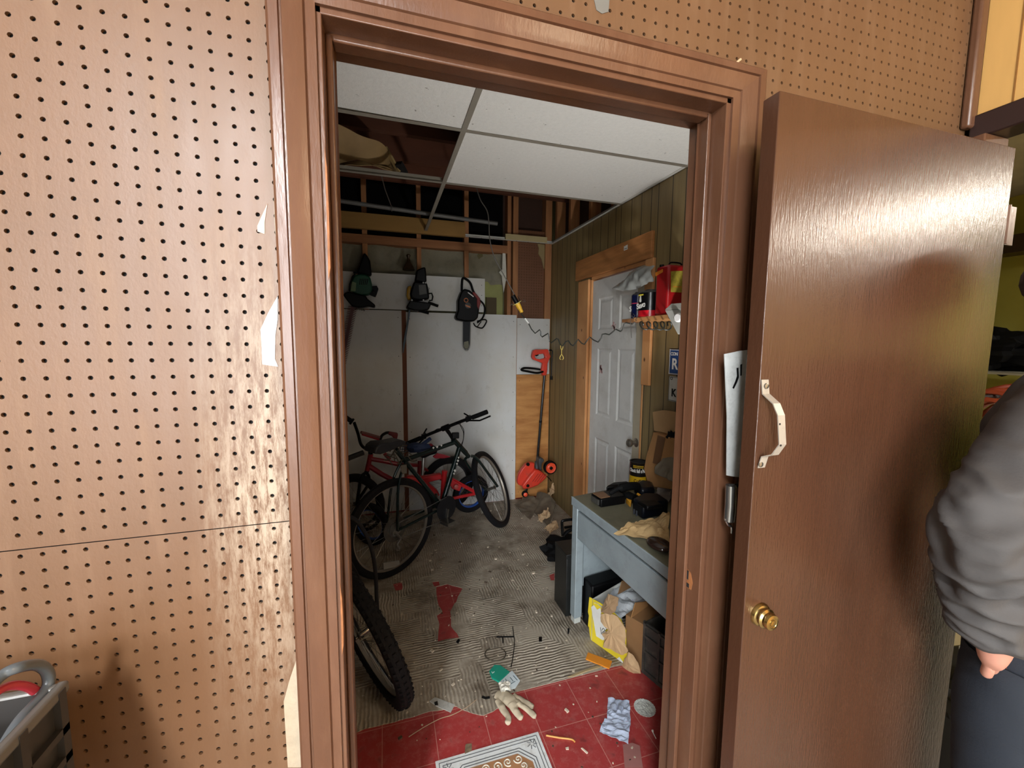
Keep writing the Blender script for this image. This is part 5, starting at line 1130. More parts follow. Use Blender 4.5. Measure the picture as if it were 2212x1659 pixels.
# plates on the wall
def plate(name, lab, px0, y0, y1, m, edge):
    a = PX(px0, y0, XW-0.004); b = PX(px0-2, y1, XW-0.004); Wd = 0.30
    o = thing(name, lab, 'licence plate', (XW-0.004, a.y-Wd/2, b.z)); 
    g = G(); g.box(XW-0.005, XW-0.003, a.y-Wd, a.y, b.z, a.z); obj('plate', g, m, o, bevel=0.002)
    g = G(); w_ = 0.003
    for (p, q, r_, s_) in ((a.y-Wd, a.y, a.z-w_*2, a.z-w_), (a.y-Wd, a.y, b.z+w_, b.z+w_*2), (a.y-w_*2, a.y-w_, b.z, a.z), (a.y-Wd+w_, a.y-Wd+w_*2, b.z, a.z)): g.box(XW-0.0062, XW-0.005, p, q, r_, s_)
    obj('raised_border', g, edge, o)
    return o, a, b
M_PBLUE = mat('plate_blue', '1c3f78', 0.35, dirt='3a4a66', damt=0.2)
o, a, b = plate('licence_plate', 'blue licence plate on the panelled wall beside the right jamb', 1447, 754, 808, M_PBLUE, M_WHITE)
text('plate_lettering', 'CON', 0.026, M_WHITE, o, Vector((XW-0.0062, a.y-0.012, a.z-0.035)), (0, -1, 0), (0, 0, 1), bold=0.0006)
text('plate_number', 'R', 0.085, M_WHITE, o, Vector((XW-0.0062, a.y-0.024, a.z-0.112)), (0, -1, 0), (0, 0, 1), bold=0.002)
o, a, b = plate('licence_plate', 'white licence plate just below the blue one on the panelled wall', 1445.5, 812, 865, mat('plate_white', 'c9c9c2', 0.45, dirt='8f8b7c', damt=0.2), mat('plate_dark_border', '55524b', 0.5))
text('plate_number', 'K', 0.06, M_BLK, o, Vector((XW-0.0062, a.y-0.028, b.z+0.030)), (0, -1, 0), (0, 0, 1), bold=0.002)
g = G(); g.ring((XW-0.0066, a.y-0.024, a.z-0.012), (1, 0, 0), 0.008, 0.0015, 16, 5); obj('plate_emblem', g, M_BLK, o)
# ------------------------------------------------ hanging cable, yellow fitting and coiled cord
vp0 = Vector((0.894, 2.0, 0)); vn = Vector((-(1.5-2.0), (1.42-0.894), 0)).normalized()
def V(x, y, off=0): return PP(x, y, vp0+vn*off, vn)
M_CORD = mat('dark_green_black_cord', '20231d', 0.4, var=0.2)
g = G(); g.tube(spline([PY(x, y, 2.0) for x, y in ((1029, 405), (1038, 432), (1052, 455), (1056, 480), (1058, 517), (1068, 556), (1085, 588), (1100, 615), (1113, 640))], 6), 0.0035, 8)
one('hanging_cable', g, mat('grey_cable', '4b4640', 0.5), 'thin grey cable dropping from the ceiling hole to the yellow connector', 'cable')
o = thing('cord_connector', 'yellow locking connector with white flange on the hanging cable', 'connector', tuple(PY(1118, 655, 2.0)))
a = PY(1113, 642, 2.0); b = PY(1117, 655, 2.0); c_ = PY(1128, 676, 2.0); ax_ = (c_-b).normalized()
g = G(); g.cyl(a-ax_*0.012+Vector((-0.012, 0, 0)), b, 0.017, n=14); g.tube(spline([PY(x, y, 1.99) for x, y in ((1118, 640), (1122, 646), (1124, 653))], 4), 0.0022, 6); obj('plug', g, M_BLK, o)
g = G(); g.lathe(b-ax_*0.003, ax_, [(0.034, 0), (0.034, 0.003), (0.020, 0.006)], 20); obj('flange', g, mat('pale_yellow_disc', 'd8cf84', 0.4), o)
g = G(); g.lathe(b+ax_*0.003, ax_, [(0.018, 0), (0.017, 0.03), (0.013, 0.05), (0.013, 0.066), (0.009, 0.07)], 14); obj('connector_body', g, mat('connector_yellow', 'd5a52e', 0.4), o)
g = G(); g.tube([PY(x, y, 2.0) for x, y in ((1101, 660), (1107, 657), (1104, 654))], 0.0015, 5); g.tube([PY(x, y, 2.0) for x, y in ((1128, 652), (1136, 651), (1131, 647))], 0.0015, 5); obj('wire_hook', g, M_STEEL, o)
path = [(1127, 672), (1132, 684), (1142, 697)]
g = G(); g.tube([V(*p) for p in ((1126, 676), (1129, 682), (1134, 688))], 0.0045, 8); g.tube([V(*p) for p in ((1142, 699), (1148, 711), (1156, 720), (1166, 712), (1168, 716), (1168, 724), (1171, 728), (1184, 720), (1185, 722), (1187, 737), (1190, 741), (1203, 731), (1206, 733), (1210, 744), (1215, 748), (1222, 738), (1228, 736), (1233, 744), (1238, 747), (1243, 741), (1249, 733), (1256, 741), (1262, 744), (1268, 736), (1274, 728), (1283, 735), (1292, 739), (1299, 730), (1301, 722), (1308, 721), (1316, 723), (1326, 715), (1330, 711), (1340, 716), (1346, 712), (1348, 700), (1352, 697), (1366, 700), (1371, 696), (1371, 690))], 0.0042, 8)
crd = one('coiled_cord', g, M_CORD, 'stretched coiled black cord hanging across in front of the white door', 'cord')
g = G(); g.tube([V(*p) for p in ((1134, 688), (1142, 699))], 0.0055, 8); obj('white_sleeve', g, M_WHITE, crd)
g = G(); y0_ = 1.36
pts = []
for k in range(61):
    t_ = k/60; p = PX(1383+t_*68, 697, 1.40); a_ = t_*2*pi*4.5
    pts.append(p+Vector((0.022*cos(a_), 0.012*sin(a_*1.0)*0.6, -0.016+0.022*sin(a_))))
g.tube(pts, 0.004, 8); one('coiled_cord', g, M_CORD, 'black curly cord hanging under the wall shelf', 'cord')
g = G()
for p in ((1213, 762),): pass
c_ = V(1213, 750)
g.tube(spline([V(*p) for p in ((1212, 745), (1211, 749), (1213, 756), (1216, 751), (1215, 746))], 4), 0.0022, 6); g.tube([V(1213, 756), V(1213, 766)], 0.0025, 6); g.tube(spline([V(*p) for p in ((1212, 777), (1209, 774), (1213, 766), (1217, 773), (1215, 777))], 4), 0.0026, 6)
one('spring_clip', g, mat('brass_yellow_clip', 'c9b05a', 0.4), 'small yellow hook hanging from the coiled cord', 'hook')
g = G()
for (x, y) in ((1363, 686), (1368, 684), (1374, 687)): g.tube(spline([PX(x, y-6, 1.40), PX(x+3, y-2, 1.39), PX(x-1, y+3, 1.40), PX(x+1, y+44 if x == 1363 else y+6, 1.40)], 5), 0.0018, 5)
one('bent_wire', g, M_STEEL, 'bent wires holding the cord to the shelf corner', 'wire')
# sticker on the pine head
g = G(); p = PX(1352, 535, XW-0.0225); g.prism([p+Vector((0, a, b)) for a, b in ((-0.022, -0.014), (0.022, -0.016), (0.024, 0.012), (-0.02, 0.016))], (-0.0008, 0, 0)); g2 = one('price_sticker', g, M_WHITE, 'small white sticker on the orange pine head of the white door', 'sticker')
g = G(); [g.box(p.x-0.0012, p.x-0.0008, p.y-0.015+0.008*k, p.y-0.010+0.008*k, p.z-0.009, p.z-0.003) for k in range(4)]; obj('sticker_print', g, M_BLK, g2)
# ------------------------------------------------ above the hung ceiling
g = G(); g.tube([Vector((-1.28, 2.6, 2.63)), PY(722, 432, 2.6), PY(925, 462, 2.6), Vector((0.9, 2.6, 2.50+0.02))], 0.016, 12); one('grey_pipe', g, mat('grey_conduit', '5a5956', 0.5), 'grey conduit pipe running across the open ceiling', 'pipe')
g = G(); g.tube([PY(822, 372, 1.83), PY(832, 410, 2.2), PY(846, 447, 2.58)], 0.003, 6); g.ring(PY(846, 450, 2.58), (1, 0, 0), 0.02, 0.003, 14, 5); one('hanger_wire', g, M_STEEL, 'thin hanger wire between the ceiling tee and the grey pipe', 'wire')
A_ = spline([PZ(x, y, 2.72) for x, y in ((700, 262), (745, 278), (800, 297), (832, 312), (846, 345), (866, 378))], 6)
B_ = spline([PZ(x, y, 2.60) for x, y in ((700, 362), (722, 352), (760, 344), (800, 350), (840, 362), (858, 378))], 6)
def lo(SA, SB, amp, fr, bow=0.0):
    def fn(u, v):
        i = u*(len(SA)-1); k = int(min(i, len(SA)-2)); f = i-k; p = SA[k].lerp(SA[k+1], f).lerp(SB[k].lerp(SB[k+1], f), v)
        return p+Vector((0, 0, -bow*sin(pi*v)+noise.noise(p*fr)*amp))
    return fn
g = G(); g.sheet(lo(A_, B_, 0.03, 7, 0.02), 24, 14, 0.003); one('kraft_insulation', g, M_KRAFT, 'sagging brown kraft paper above the open ceiling tile', 'insulation')
A_ = spline([PZ(x, y, 2.62) for x, y in ((715, 368), (740, 352), (780, 348), (820, 354), (855, 366))], 6); B_ = spline([PZ(x, y, 2.585) for x, y in ((715, 372), (740, 360), (780, 358), (820, 362), (852, 372))], 6)
g = G(); g.sheet(lo(A_, B_, 0.01, 12), 20, 5, 0.002); one('kraft_insulation', g, mat('pale_kraft_edge', 'a98d5f', 0.8, var=0.2), 'paler torn paper edge hanging just over the ceiling tee', 'insulation')
g = G(); g.beam(PZ(832, 318, 2.74), PZ(862, 372, 2.62), 0.03, 0.012); q_ = one('stick', g, mat('pale_stick', '9a8355', 0.7), 'pale stick with black tape end poking out of the ceiling', 'stick')
g = G(); g.beam(PZ(861, 352, 2.66), PZ(874, 376, 2.62), 0.042, 0.03); obj('tape_end', g, M_DARK, q_)
g = G(); g.box(-1.28, 1.10, YB+0.095, YB+0.10, 2.462, 3.19); one('dark_void_sheet', g, mat('dark_void_sheet', '030304', 0.8, spec=0.1), 'added black sheet that darkens the ceiling void behind the studs', 'sheeting')  # black sheet added so the open ceiling void stays dark
# ================================================================ LITTER ON THE FLOOR
zf = 0.0045
M_GREENP = mat('teal_foil_packet', '1c8f78', 0.3, var=0.15)
def flat(name, pts, m, lab, cat, z=zf, th=0.0012, **kw):
    P = FZ(pts); g = G().prism([Vector((p.x, p.y, z)) for p in P], (0, 0, th)); return one(name, g, m, lab, cat, smooth=False, **kw)
def c7f(x, y): return (740+x/3.96, 1240+y/3.96)
def c8f(x, y): return (1000+x/4.424, 1340+y/4.424)
# wrapper: teal packet with white printed end
o = thing('gum_packet', 'teal green packet with a white printed end on the tan floor', 'packet', tuple(FZ([c8f(400, 560)])[0]+U*zf))
P = FZ([c8f(*p) for p in ((250, 505), (300, 445), (360, 450), (445, 510), (345, 610), (275, 570))]); g = G().prism([Vector((p.x, p.y, zf)) for p in P], (0, 0, 0.008)); obj('packet_body', g, M_GREENP, o, bevel=0.002)
P = FZ([c8f(*p) for p in ((345, 610), (445, 515), (470, 495), (545, 590), (500, 660), (420, 680), (360, 650))]); g = G().prism([Vector((p.x, p.y, zf)) for p in P], (0, 0, 0.004)); obj('white_label', g, mat('bluish_white_paper', 'cfdade', 0.6), o, smooth=False)
g = G()
for (a, b) in (((385, 590), (400, 640)), ((405, 575), (440, 640)), ((450, 560), (480, 600)), ((430, 640), (500, 600)), ((385, 650), (420, 655)), ((480, 545), (520, 590))):
    p, q = FZ([c8f(*a), c8f(*b)]); g.beam(Vector((p.x, p.y, zf+0.0045)), Vector((q.x, q.y, zf+0.0045)), 0.0025, 0.0005)
obj('label_print', g, mat('dark_ink', '2b4a5a', 0.6), o)
g = G(); P = FZ([c8f(275, 515), c8f(283, 530), c8f(300, 515)]); g.tube([Vector((p.x, p.y, zf+0.0088)) for p in P], 0.0012, 5); obj('tick_mark', g, M_WHITE, o)
# orange card
P = FZ([(1265, 1427), (1270, 1413), (1322, 1432), (1316, 1448)]); o = one('orange_card', G().prism([Vector((p.x, p.y, zf)) for p in P], (0, 0, 0.006)), mat('orange_card', 'dd8a1e', 0.6, var=0.06), 'orange card strip on the floor beside the yellow carton', 'card', bevel=0.001)
# cable tie ring and thin rods
cR = FZ([c8f(310, 335)])[0]
g = G(); g.ring(cR+U*(zf+0.003), (0.05, 0.1, 1), 0.052, 0.003, 40, 6, 60, 400); one('pipe_clamp_ring', g, mat('dull_wire_ring', '4f483c', 0.5, metal=0.3), 'open wire ring lying on the tan floor', 'ring')
g = G(); g.tube([p+U*(zf+0.002) for p in spline(FZ([c8f(475, 70), c8f(485, 150), c8f(492, 220), c8f(480, 350), c8f(460, 460)]), 5)], 0.0022, 6); one('black_stick', g, M_BLK, 'long thin curved black rod on the tan floor', 'rod')
g = G(); P = FZ([c8f(320, 178), c8f(490, 175)]); g.tube([p+U*(zf+0.007) for p in P], 0.0038, 6); P = FZ([c8f(380, 180), c8f(382, 235)]); g.tube([p+U*(zf+0.007) for p in P], 0.003, 6); one('black_clip', g, M_BLK, 'short black T-shaped clip lying across the thin rod', 'clip')
flat('black_chip', [c8f(*p) for p in ((725, 172), (755, 170), (755, 212), (725, 215))], M_BLK, 'small square black chip on the tan floor', 'chip', th=0.004)
flat('black_shard', [c8f(*p) for p in ((1000, 100), (1008, 80), (1020, 95), (1012, 140), (1000, 135))], M_BLK, 'narrow black shard near the desk foot', 'chip', th=0.004)
flat('black_shard', [c7f(*p) for p in ((970, 590), (990, 565), (1005, 572), (990, 605))], M_BLK, 'black flake beside the red gap in the floor', 'chip', th=0.003)
g = G(); g.tube([p+U*(zf+0.003) for p in FZ([c8f(185, 745), c8f(215, 758), c8f(255, 750)])], 0.005, 6); one('black_fitting', g, M_BLK, 'small black fitting by the torn edge of the old flooring', 'fitting')
# white matchbox label near the wheel
P = FZ([c7f(*p) for p in ((745, 1100), (790, 1065), (960, 1130), (925, 1195), (800, 1140), (790, 1130))]); o = one('paper_label', G().prism([Vector((p.x, p.y, zf)) for p in P], (0, 0, 0.003)), mat('grey_white_label', 'b8b8b2', 0.6, dirt='8b8a84', damt=0.3, dscale=60), 'torn grey white label on the red tiles near the dark wheel', 'label', smooth=False)
P = FZ([c7f(*p) for p in ((785, 1110), (812, 1100), (818, 1135), (790, 1138))]); obj('dark_corner', G().prism([Vector((p.x, p.y, zf+0.003)) for p in P], (0, 0, 0.0008)), M_DARK, o)
# long pale straw / string
g = G(); g.tube([p+U*0.006 for p in spline(FZ([c7f(565, 1405), c7f(690, 1325), c7f(830, 1250), c7f(940, 1215), c7f(1060, 1150), c7f(1145, 1085)]), 6)], 0.0016, 5); one('grass_stem', g, mat('pale_straw', 'a58c72', 0.8), 'long pale stem lying across the red tiles', 'stem')
# cream glove
M_GLV = mat('cream_cotton_glove', 'b9ab93', 0.9, var=0.15, scale=12, bump=0.3, bscale=60)
def gl(pts, r, z=0.012, m=8):
    P = [Vector((p.x, p.y, z)) for p in FZ([c8f(*q) for q in pts])]; S = spline(P, 6); n = len(S)
    return S, [r*(0.85+0.25*sin(1.3*k)) if 0 < k < n-1 else r*0.6 for k in range(n)]
g = G()
def finger(pts, ws, h0, seed):
    """flattened, slightly creased cloth tube lying on the tiles"""
    P = spline([Vector((p.x, p.y, 0)) for p in FZ([c8f(*q) for q in pts])], 8); n = len(P)
    def fn(u, v):
        i = min(int(u*(n-1)), n-2); f = u*(n-1)-i; p = P[i].lerp(P[i+1], f); t_ = (P[i+1]-P[i]).normalized(); sd = Vector((-t_.y, t_.x, 0))
        k = u*(len(ws)-1); a = min(int(k), len(ws)-2); w = ws[a]+(ws[a+1]-ws[a])*(k-a)
        if u > 0.9: w *= math.sqrt(max(0.0, 1-((u-0.9)/0.1)**2))*0.98+0.02
        ang = v*2*pi; c = noise.noise(Vector((p.x*45, p.y*45, ang*0.6+seed)))
        return p+sd*w*cos(ang)*(1+0.18*c)+Vector((0, 0, 0.002+max(0.0, h0*(0.55+0.5*sin(ang))*(w/max(ws))+c*0.004)))
    g.sheet(fn, 36, 20)
finger(((318, 722), (420, 770), (520, 850)), (0.020, 0.030, 0.030, 0.026), 0.020, 1)
finger(((335, 790), (385, 880), (430, 940), (428, 1010)), (0.014, 0.015, 0.013, 0.012), 0.018, 2)
finger(((480, 745), (580, 790), (672, 850)), (0.018, 0.014, 0.012, 0.011), 0.016, 3)
finger(((510, 800), (600, 860), (692, 945)), (0.016, 0.013, 0.012, 0.012), 0.018, 4)
finger(((470, 830), (510, 900), (560, 960)), (0.020, 0.015, 0.012), 0.022, 5)
one('cotton_glove', g, M_GLV, 'cream cotton glove crumpled on the red tiles at the edge of the old flooring', 'glove')
g = G(); b = FZ([c8f(360, 740)])[0]; g.sheet(crumple(b+U*0.022, Vector((0.05, 0.0, 0)), Vector((0.0, 0.05, 0)), amp=0.014, fr=40, seed=4), 8, 8, 0.001); g2 = one('tissue_scrap', g, mat('white_tissue', 'dad5c8', 0.9), 'white tissue scrap on top of the cream glove', 'tissue', smooth=False)
# folded pale blue-white paper
o = thing('folded_paper', 'folded pale blue paper on the red tiles, left of the round foil lid', 'paper', tuple(FZ([c8f(1480, 950)])[0]))
def quad_sheet(c, m, par, nm, seed, amp, z=0.006):
    P = [Vector((p.x, p.y, z)) for p in FZ([c8f(*q) for q in c])]
    def fn(u, v):
        p = P[0].lerp(P[1], u).lerp(P[3].lerp(P[2], u), v); return p+U*(abs(noise.noise(p*34+Vector((seed, 0, 0))))*amp)+Vector((noise.noise(p*50), noise.noise(p*50+Vector((3, 3, 3))), 0))*0.004
    return obj(nm, G().sheet(fn, 14, 12, 0.001), m, par, smooth=False)
M_PB = mat('pale_blue_paper', 'b3bdd2', 0.7, var=0.05)
quad_sheet(((1390, 765), (1590, 790), (1605, 1000), (1372, 955)), M_PB, o, 'upper_leaf', 1, 0.022)
quad_sheet(((1350, 955), (1605, 1000), (1575, 1195), (1300, 1085)), M_PB, o, 'lower_leaf', 5, 0.022)
# round foil lid with radial creases
cF = FZ([c8f(1737, 852)])[0]
g = G(); R0 = 0.044; n = 48
def lid(u, v):
    a = 2*pi*u; r_ = R0*v*(1.0 if v < 0.99 else 1.02+0.02*sin(a*24)); return cF+Vector((cos(a)*r_, sin(a)*r_, 0.005+0.0035*abs(noise.noise(Vector((cos(a)*v*4, sin(a)*v*4, 1.5))))*(1 if v < 0.85 else 0.2)+(0.003 if v > 0.88 else 0)))
g.sheet(lid, 64, 12, 0.0006); o = one('foil_lid', g, mat('crinkled_foil', 'd5d8d2', 0.4, metal=0.15, var=0.3, scale=60, bump=0.8, bscale=160), 'round crinkled foil lid on the red tiles by the right jamb', 'lid')
# orange straw
g = G(); g.tube([p+U*0.004 for p in spline(FZ([c8f(795, 1108), c8f(920, 1130), c8f(1035, 1145), c8f(1070, 1170)]), 5)], 0.0032, 8); one('orange_straw', g, mat('orange_straw', 'd29a52', 0.5), 'bent orange straw on the red tiles', 'straw')
flat('wood_chip', [c8f(*p) for p in ((1128, 1228), (1142, 1226), (1195, 1270), (1185, 1280))], mat('pale_wood_chip', 'd9c9b4', 0.8), 'narrow pale wood chip near the orange straw', 'chip', z=0.0005, th=0.004)
flat('wood_chip', [c8f(*p) for p in ((980, 1222), (1010, 1216), (1012, 1238), (985, 1240))], MATS['pale_wood_chip'], 'small pale chip just below the orange straw', 'chip', z=0.0005, th=0.003)
g = G(); g.tube([p+U*0.004 for p in FZ([c8f(1812, 1062), c8f(1818, 1085), c8f(1845, 1138)])], [0.005, 0.002, 0.0015], 6); one('cotton_bud', g, M_WHITE, 'white cotton bud on the red tiles by the jamb', 'cotton bud')
flat('faded_strip', [c8f(*p) for p in ((1528, 1190), (1620, 1172), (1690, 1200), (1720, 1411), (1545, 1411))], mat('dusty_film', 'a5706a', 0.5, var=0.15), 'dull pinkish film strip below the folded paper', 'film', z=0.0005, th=0.0006)
flat('scrap_card', [c7f(*p) for p in ((1050, 1470), (1060, 1460), (1105, 1455), (1105, 1520), (1045, 1545))], mat('mottled_scrap', '7b6a54', 0.8, var=0.4, scale=60), 'small mottled scrap above the patterned mat', 'scrap', z=0.0005, th=0.003)
flat('lath_scrap', [c8f(*p) for p in ((1000, 555), (1100, 510), (1290, 445), (1330, 455), (1180, 500), (1060, 548))], mat('tan_scrap', 'a8946e', 0.8), 'ragged tan sliver along the edge of the old flooring', 'scrap', th=0.004)
# patterned mat at the threshold
o = thing('patterned_mat', 'white and tan mat with a scroll pattern just inside the doorway', 'mat', (0.36, 0.45, 0))
MC = [FZ([p])[0] for p in ((1162, 1582), (945, 1645))]
e_u = (MC[1]-MC[0]).normalized(); e_v = Vector((-e_u.y, e_u.x, 0)); e_v = e_v if e_v.y < 0 else -e_v; Lm = (MC[1]-MC[0]).length*1.02
Mq = lambda u, v, z=0.0: MC[0]+e_u*u*Lm+e_v*v*Lm+U*z
g = G(); g.prism([Mq(0, 0), Mq(1, 0), Mq(1, 1), Mq(0, 1)], U*0.003); obj('mat_base', g, mat('mat_white', 'dfe3e4', 0.6, dirt='a59b88', damt=0.25, dscale=25), o, smooth=False)
g = G(); a, b = 0.16, 0.06
oc = [(0.26, .15), (.74, .15), (.85, .26), (.85, .74), (.74, .85), (.26, .85), (.15, .74), (.15, .26)]
g.prism([Mq(u, v, 0.003) for u, v in oc], U*0.0006); obj('tan_field', g, mat('mat_tan', 'ad7c55', 0.7, dirt='8c8472', damt=0.4, dscale=20), o, smooth=False)
g = G()
def oct_(k): return [(0.5+(u-.5)*k, 0.5+(v-.5)*k) for u, v in oc]
for k in (1.06, 1.13):
    P = [Mq(u, v, 0.0034) for u, v in oct_(k)]
    for i in range(8): g.beam(P[i], P[(i+1) % 8], 0.003, 0.0005)
for sgn in (0.03, 0.06):
    P = [Mq(u, v, 0.0034) for u, v in ((sgn, sgn), (1-sgn, sgn), (1-sgn, 1-sgn), (sgn, 1-sgn))]
    for i in range(4): g.beam(P[i], P[(i+1) % 4], 0.0025, 0.0005)
for (cu, cv) in ((.1, .1), (.9, .1), (.1, .9), (.9, .9)):
    for q in range(7):
        a = q*2*pi/7; g.tube([Mq(cu+.015*cos(a), cv+.015*sin(a), .0034), Mq(cu+.05*cos(a+.3), cv+.05*sin(a+.3), .0034)], 0.0016, 4)
obj('dark_lines', g, mat('mat_grey_line', '5d6064', 0.7), o, smooth=False)
g = G()
def spiral(cu, cv, r0, turns, ph, sg=1):
    return [Mq(cu+r0*(1-t_/26)*cos(ph+sg*turns*2*pi*t_/26), cv+r0*(1-t_/26)*sin(ph+sg*turns*2*pi*t_/26), 0.0040) for t_ in range(26)]
random.seed(5)
for (cu, cv, r0, tn, ph, sg) in [(.27, .20, .042, 1.6, 0, 1), (.37, .20, .04, 1.6, 2, -1), (.47, .21, .05, 1.8, 1, 1), (.57, .20, .042, 1.8, 1, -1), (.66, .205, .04, 1.6, 0.5, 1), (.75, .215, .042, 1.6, 3, -1), (.42, .29, .04, 1.6, 2, 1), (.58, .29, .04, 1.6, 0, -1), (.24, .27, .035, 1.6, 1, 1), (.78, .28, .035, 1.6, 2, 1), (.2, .34, .045, 1.5, 1, 1), (.33, .36, .055, 1.7, 4, 1), (.5, .4, .07, 1.9, 0, -1), (.67, .36, .055, 1.7, 2, -1), (.8, .34, .045, 1.5, 2, 1), (.22, .52, .05, 1.5, 0, -1), (.36, .55, .05, 1.6, 1, 1), (.64, .55, .05, 1.6, 5, -1), (.78, .52, .05, 1.5, 1, 1), (.5, .62, .06, 1.8, 2, 1), (.3, .72, .05, 1.6, 3, 1), (.7, .72, .05, 1.6, 0, -1), (.5, .79, .045, 1.6, 0, 1)]:
    g.tube(spiral(cu, cv, r0, tn, ph, sg), 0.0026, 5)
obj('scroll_pattern', g, mat('mat_cream', 'd5cfc0', 0.7), o)
# ------------------------------------------------ debris in the far corner and along the wall
M_LINO = mat('curled_linoleum', '6e6353', 0.8, var=0.3, scale=14, bump=0.5, bscale=60)
def lift(px0, px1, px2, px3, h, seed, lab, m=M_LINO, amp=0.02):
    P = [FZ([p])[0] for p in (px0, px1, px2, px3)]
    def fn(u, v):
        p = P[0].lerp(P[1], u).lerp(P[3].lerp(P[2], u), v); k = v*v
        return p+U*(0.006+h*k*(0.6+0.4*sin(3*u))+abs(noise.noise(p*12+Vector((seed, 0, 0))))*amp)
    return one('lifted_flooring', G().sheet(fn, 20, 16, 0.003), m, lab, 'flooring scrap', smooth=True)
lift((1150, 1105), (1185, 1140), (1200, 1100), (1160, 1078), 0.10, 2, 'curled sheet of old flooring standing up in the corner below the edger')
lift((1110, 1092), (1145, 1125), (1165, 1092), (1135, 1078), 0.05, 5, 'low curl of flooring beside the front tyre of the green bike')
M_FLESH = mat('torn_tan_paper', 'b69874', 0.85, var=0.25, scale=16)
for i, (x, y, s_, lab) in enumerate(((1178, 1128, 0.05, 'tan torn paper tuft beside the curled flooring'), (1194, 1154, 0.045, 'tan torn paper tuft next to the black steel box'), (1190, 1090, 0.04, 'thin strip of torn tan paper against the panelled wall'))):
    b = FZ([(x, y)])[0]
    g = G(); g.sheet(crumple(b+Vector((-s_, -s_*0.6, 0.01)), Vector((2*s_, 0.3*s_, 0.05 if i < 2 else 0.12)), Vector((-0.2*s_, 1.4*s_, 0.03)), amp=0.05, fr=22, seed=i*3), 14, 12, 0.0012); one('torn_paper', g, M_FLESH, lab, 'paper', smooth=False)
b = FZ([(1187, 1198)])[0]; g = G(); g.sheet(crumple(b, Vector((0.06, 0.02, 0.0)), Vector((0.0, 0.07, 0.01)), amp=0.02, fr=26, seed=2), 10, 10, 0.001); one('white_scrap', g, M_WHITE, 'white paper scrap on the floor left of the black steel box', 'paper', smooth=False)
b = PZ(1040, 1110, 0); g = G(); g.sheet(crumple(b+U*0.004, Vector((0.05, 0.01, 0.0)), Vector((0.0, 0.05, 0.01)), amp=0.02, fr=26, seed=7), 10, 10, 0.001); one('white_scrap', g, mat('dirty_white_scrap', 'a9a396', 0.9), 'dirty white scrap under the blue rimmed wheel', 'paper', smooth=False)
# black folding frame and bag between the wall and desk
o = thing('folding_stool', 'black folded metal frame with black bag behind the desk end', 'stool', (1.3, 1.75, 0))
def c3p(x, y, Yv): return PY(*c3(x, y), Yv)
g = G(); g.tube(spline([c3p(1500, 1300, 1.75), c3p(1400, 1310, 1.75), c3p(1270, 1330, 1.75), c3p(1235, 1360, 1.75), c3p(1240, 1500, 1.72), c3p(1250, 1640, 1.7)], 5), 0.010, 8); g.tube([c3p(1290, 1470, 1.74), c3p(1480, 1440, 1.76)], 0.009, 8); g.tube(spline([c3p(1270, 1640, 1.62), c3p(1330, 1560, 1.62), c3p(1450, 1500, 1.62)], 5), 0.012, 8); obj('tube_frame', g, M_BLK, o)
g = G(); bp = PZ(1215, 1150, 0.05); g.blob((1.22, 1.86, 0.07), 0.15, 0.12, 0.075, 12, 3, 0.25, 5); obj('black_bag', g, M_BLK2, o)
# crumbs and dust
random.seed(11); g = G(); pale = G()
for k in range(620):
    x = random.uniform(0.0, 1.5); y = random.uniform(0.25, 2.9)
    if x > 0.93 and 0.2 < y < 1.45: continue
    z = 0.0 if y < 0.84 else 0.0035; s_ = random.uniform(0.0012, 0.0045)*(1.0 if random.random() < .9 else 2.2)
    tgt = pale if random.random() < 0.7 else g
    a = random.uniform(0, pi); tgt.cbox((x, y, z+s_*0.3), (cos(a), sin(a), 0), (-sin(a), cos(a), 0), (0, 0, 1), s_, s_*random.uniform(.4, 1), s_*0.35)
one('floor_debris', g, mat('dark_crumbs', '4a3d30', 0.9), 'dark crumbs of dirt scattered over the floor', 'debris', kind='stuff', smooth=False)
one('floor_debris', pale, mat('pale_crumbs', 'cbbda8', 0.9), 'pale chips and crumbs scattered over the floor', 'debris', kind='stuff', smooth=False)
# ================================================================ BROWN DOOR LEAF
YD = -0.15
d1 = thing('door_1', 'brown painted door leaf standing open against the pegboard wall', 'door', (0.684, -0.13, 0)); d1['kind'] = 'structure'
g = G(); g.box(0.684, 1.388, YD, YD+0.034, 0.012, 2.011); obj('door_leaf', g, M_DOOR, d1, bevel=0.0015)
M_BRASS = mat('polished_brass', 'b59c66', 0.25, metal=1.0, var=0.1)
kp = PY(1641, 1326, YD)
g = G(); g.lathe(kp, (0, -1, 0), [(0.0245, 0), (0.024, 0.003), (0.022, 0.007), (0.018, 0.009), (0.0175, 0.012), (0.020, 0.014), (0.0204, 0.017), (0.0165, 0.020), (0.0158, 0.023), (0.0168, 0.026), (0.0155, 0.030), (0.0105, 0.031), (0.0098, 0.030), (0.0068, 0.030), (0.006, 0.032), (0.002, 0.0325)], 36); obj('deadbolt_cylinder', g, M_BRASS, d1)
M_PULL = mat('bent_tin_strap', 'a39a8e', 0.45, metal=0.3, var=0.12, dirt='7d7466', damt=0.2, dscale=40)
hp = [(1652, 820, 0.0), (1654, 851, 0.0), (1677, 872, -0.022), (1687, 897, -0.03), (1690, 960, -0.03), (1674, 982, -0.022), (1652, 986, -0.004), (1644, 1010, 0.0)]
S = [PY(x, y, YD-0.002+dz) for x, y, dz in hp]
g = G()
vs = []; fs = []
for i, p in enumerate(S):
    t_ = (S[min(i+1, 7)]-S[max(i-1, 0)]).normalized(); sd = Vector((1, 0, 0)); w_ = 0.0085
    nn = t_.cross(sd).normalized()
    vs += [p-sd*w_-nn*0.001, p+sd*w_-nn*0.001, p+sd*w_+nn*0.001, p-sd*w_+nn*0.001]
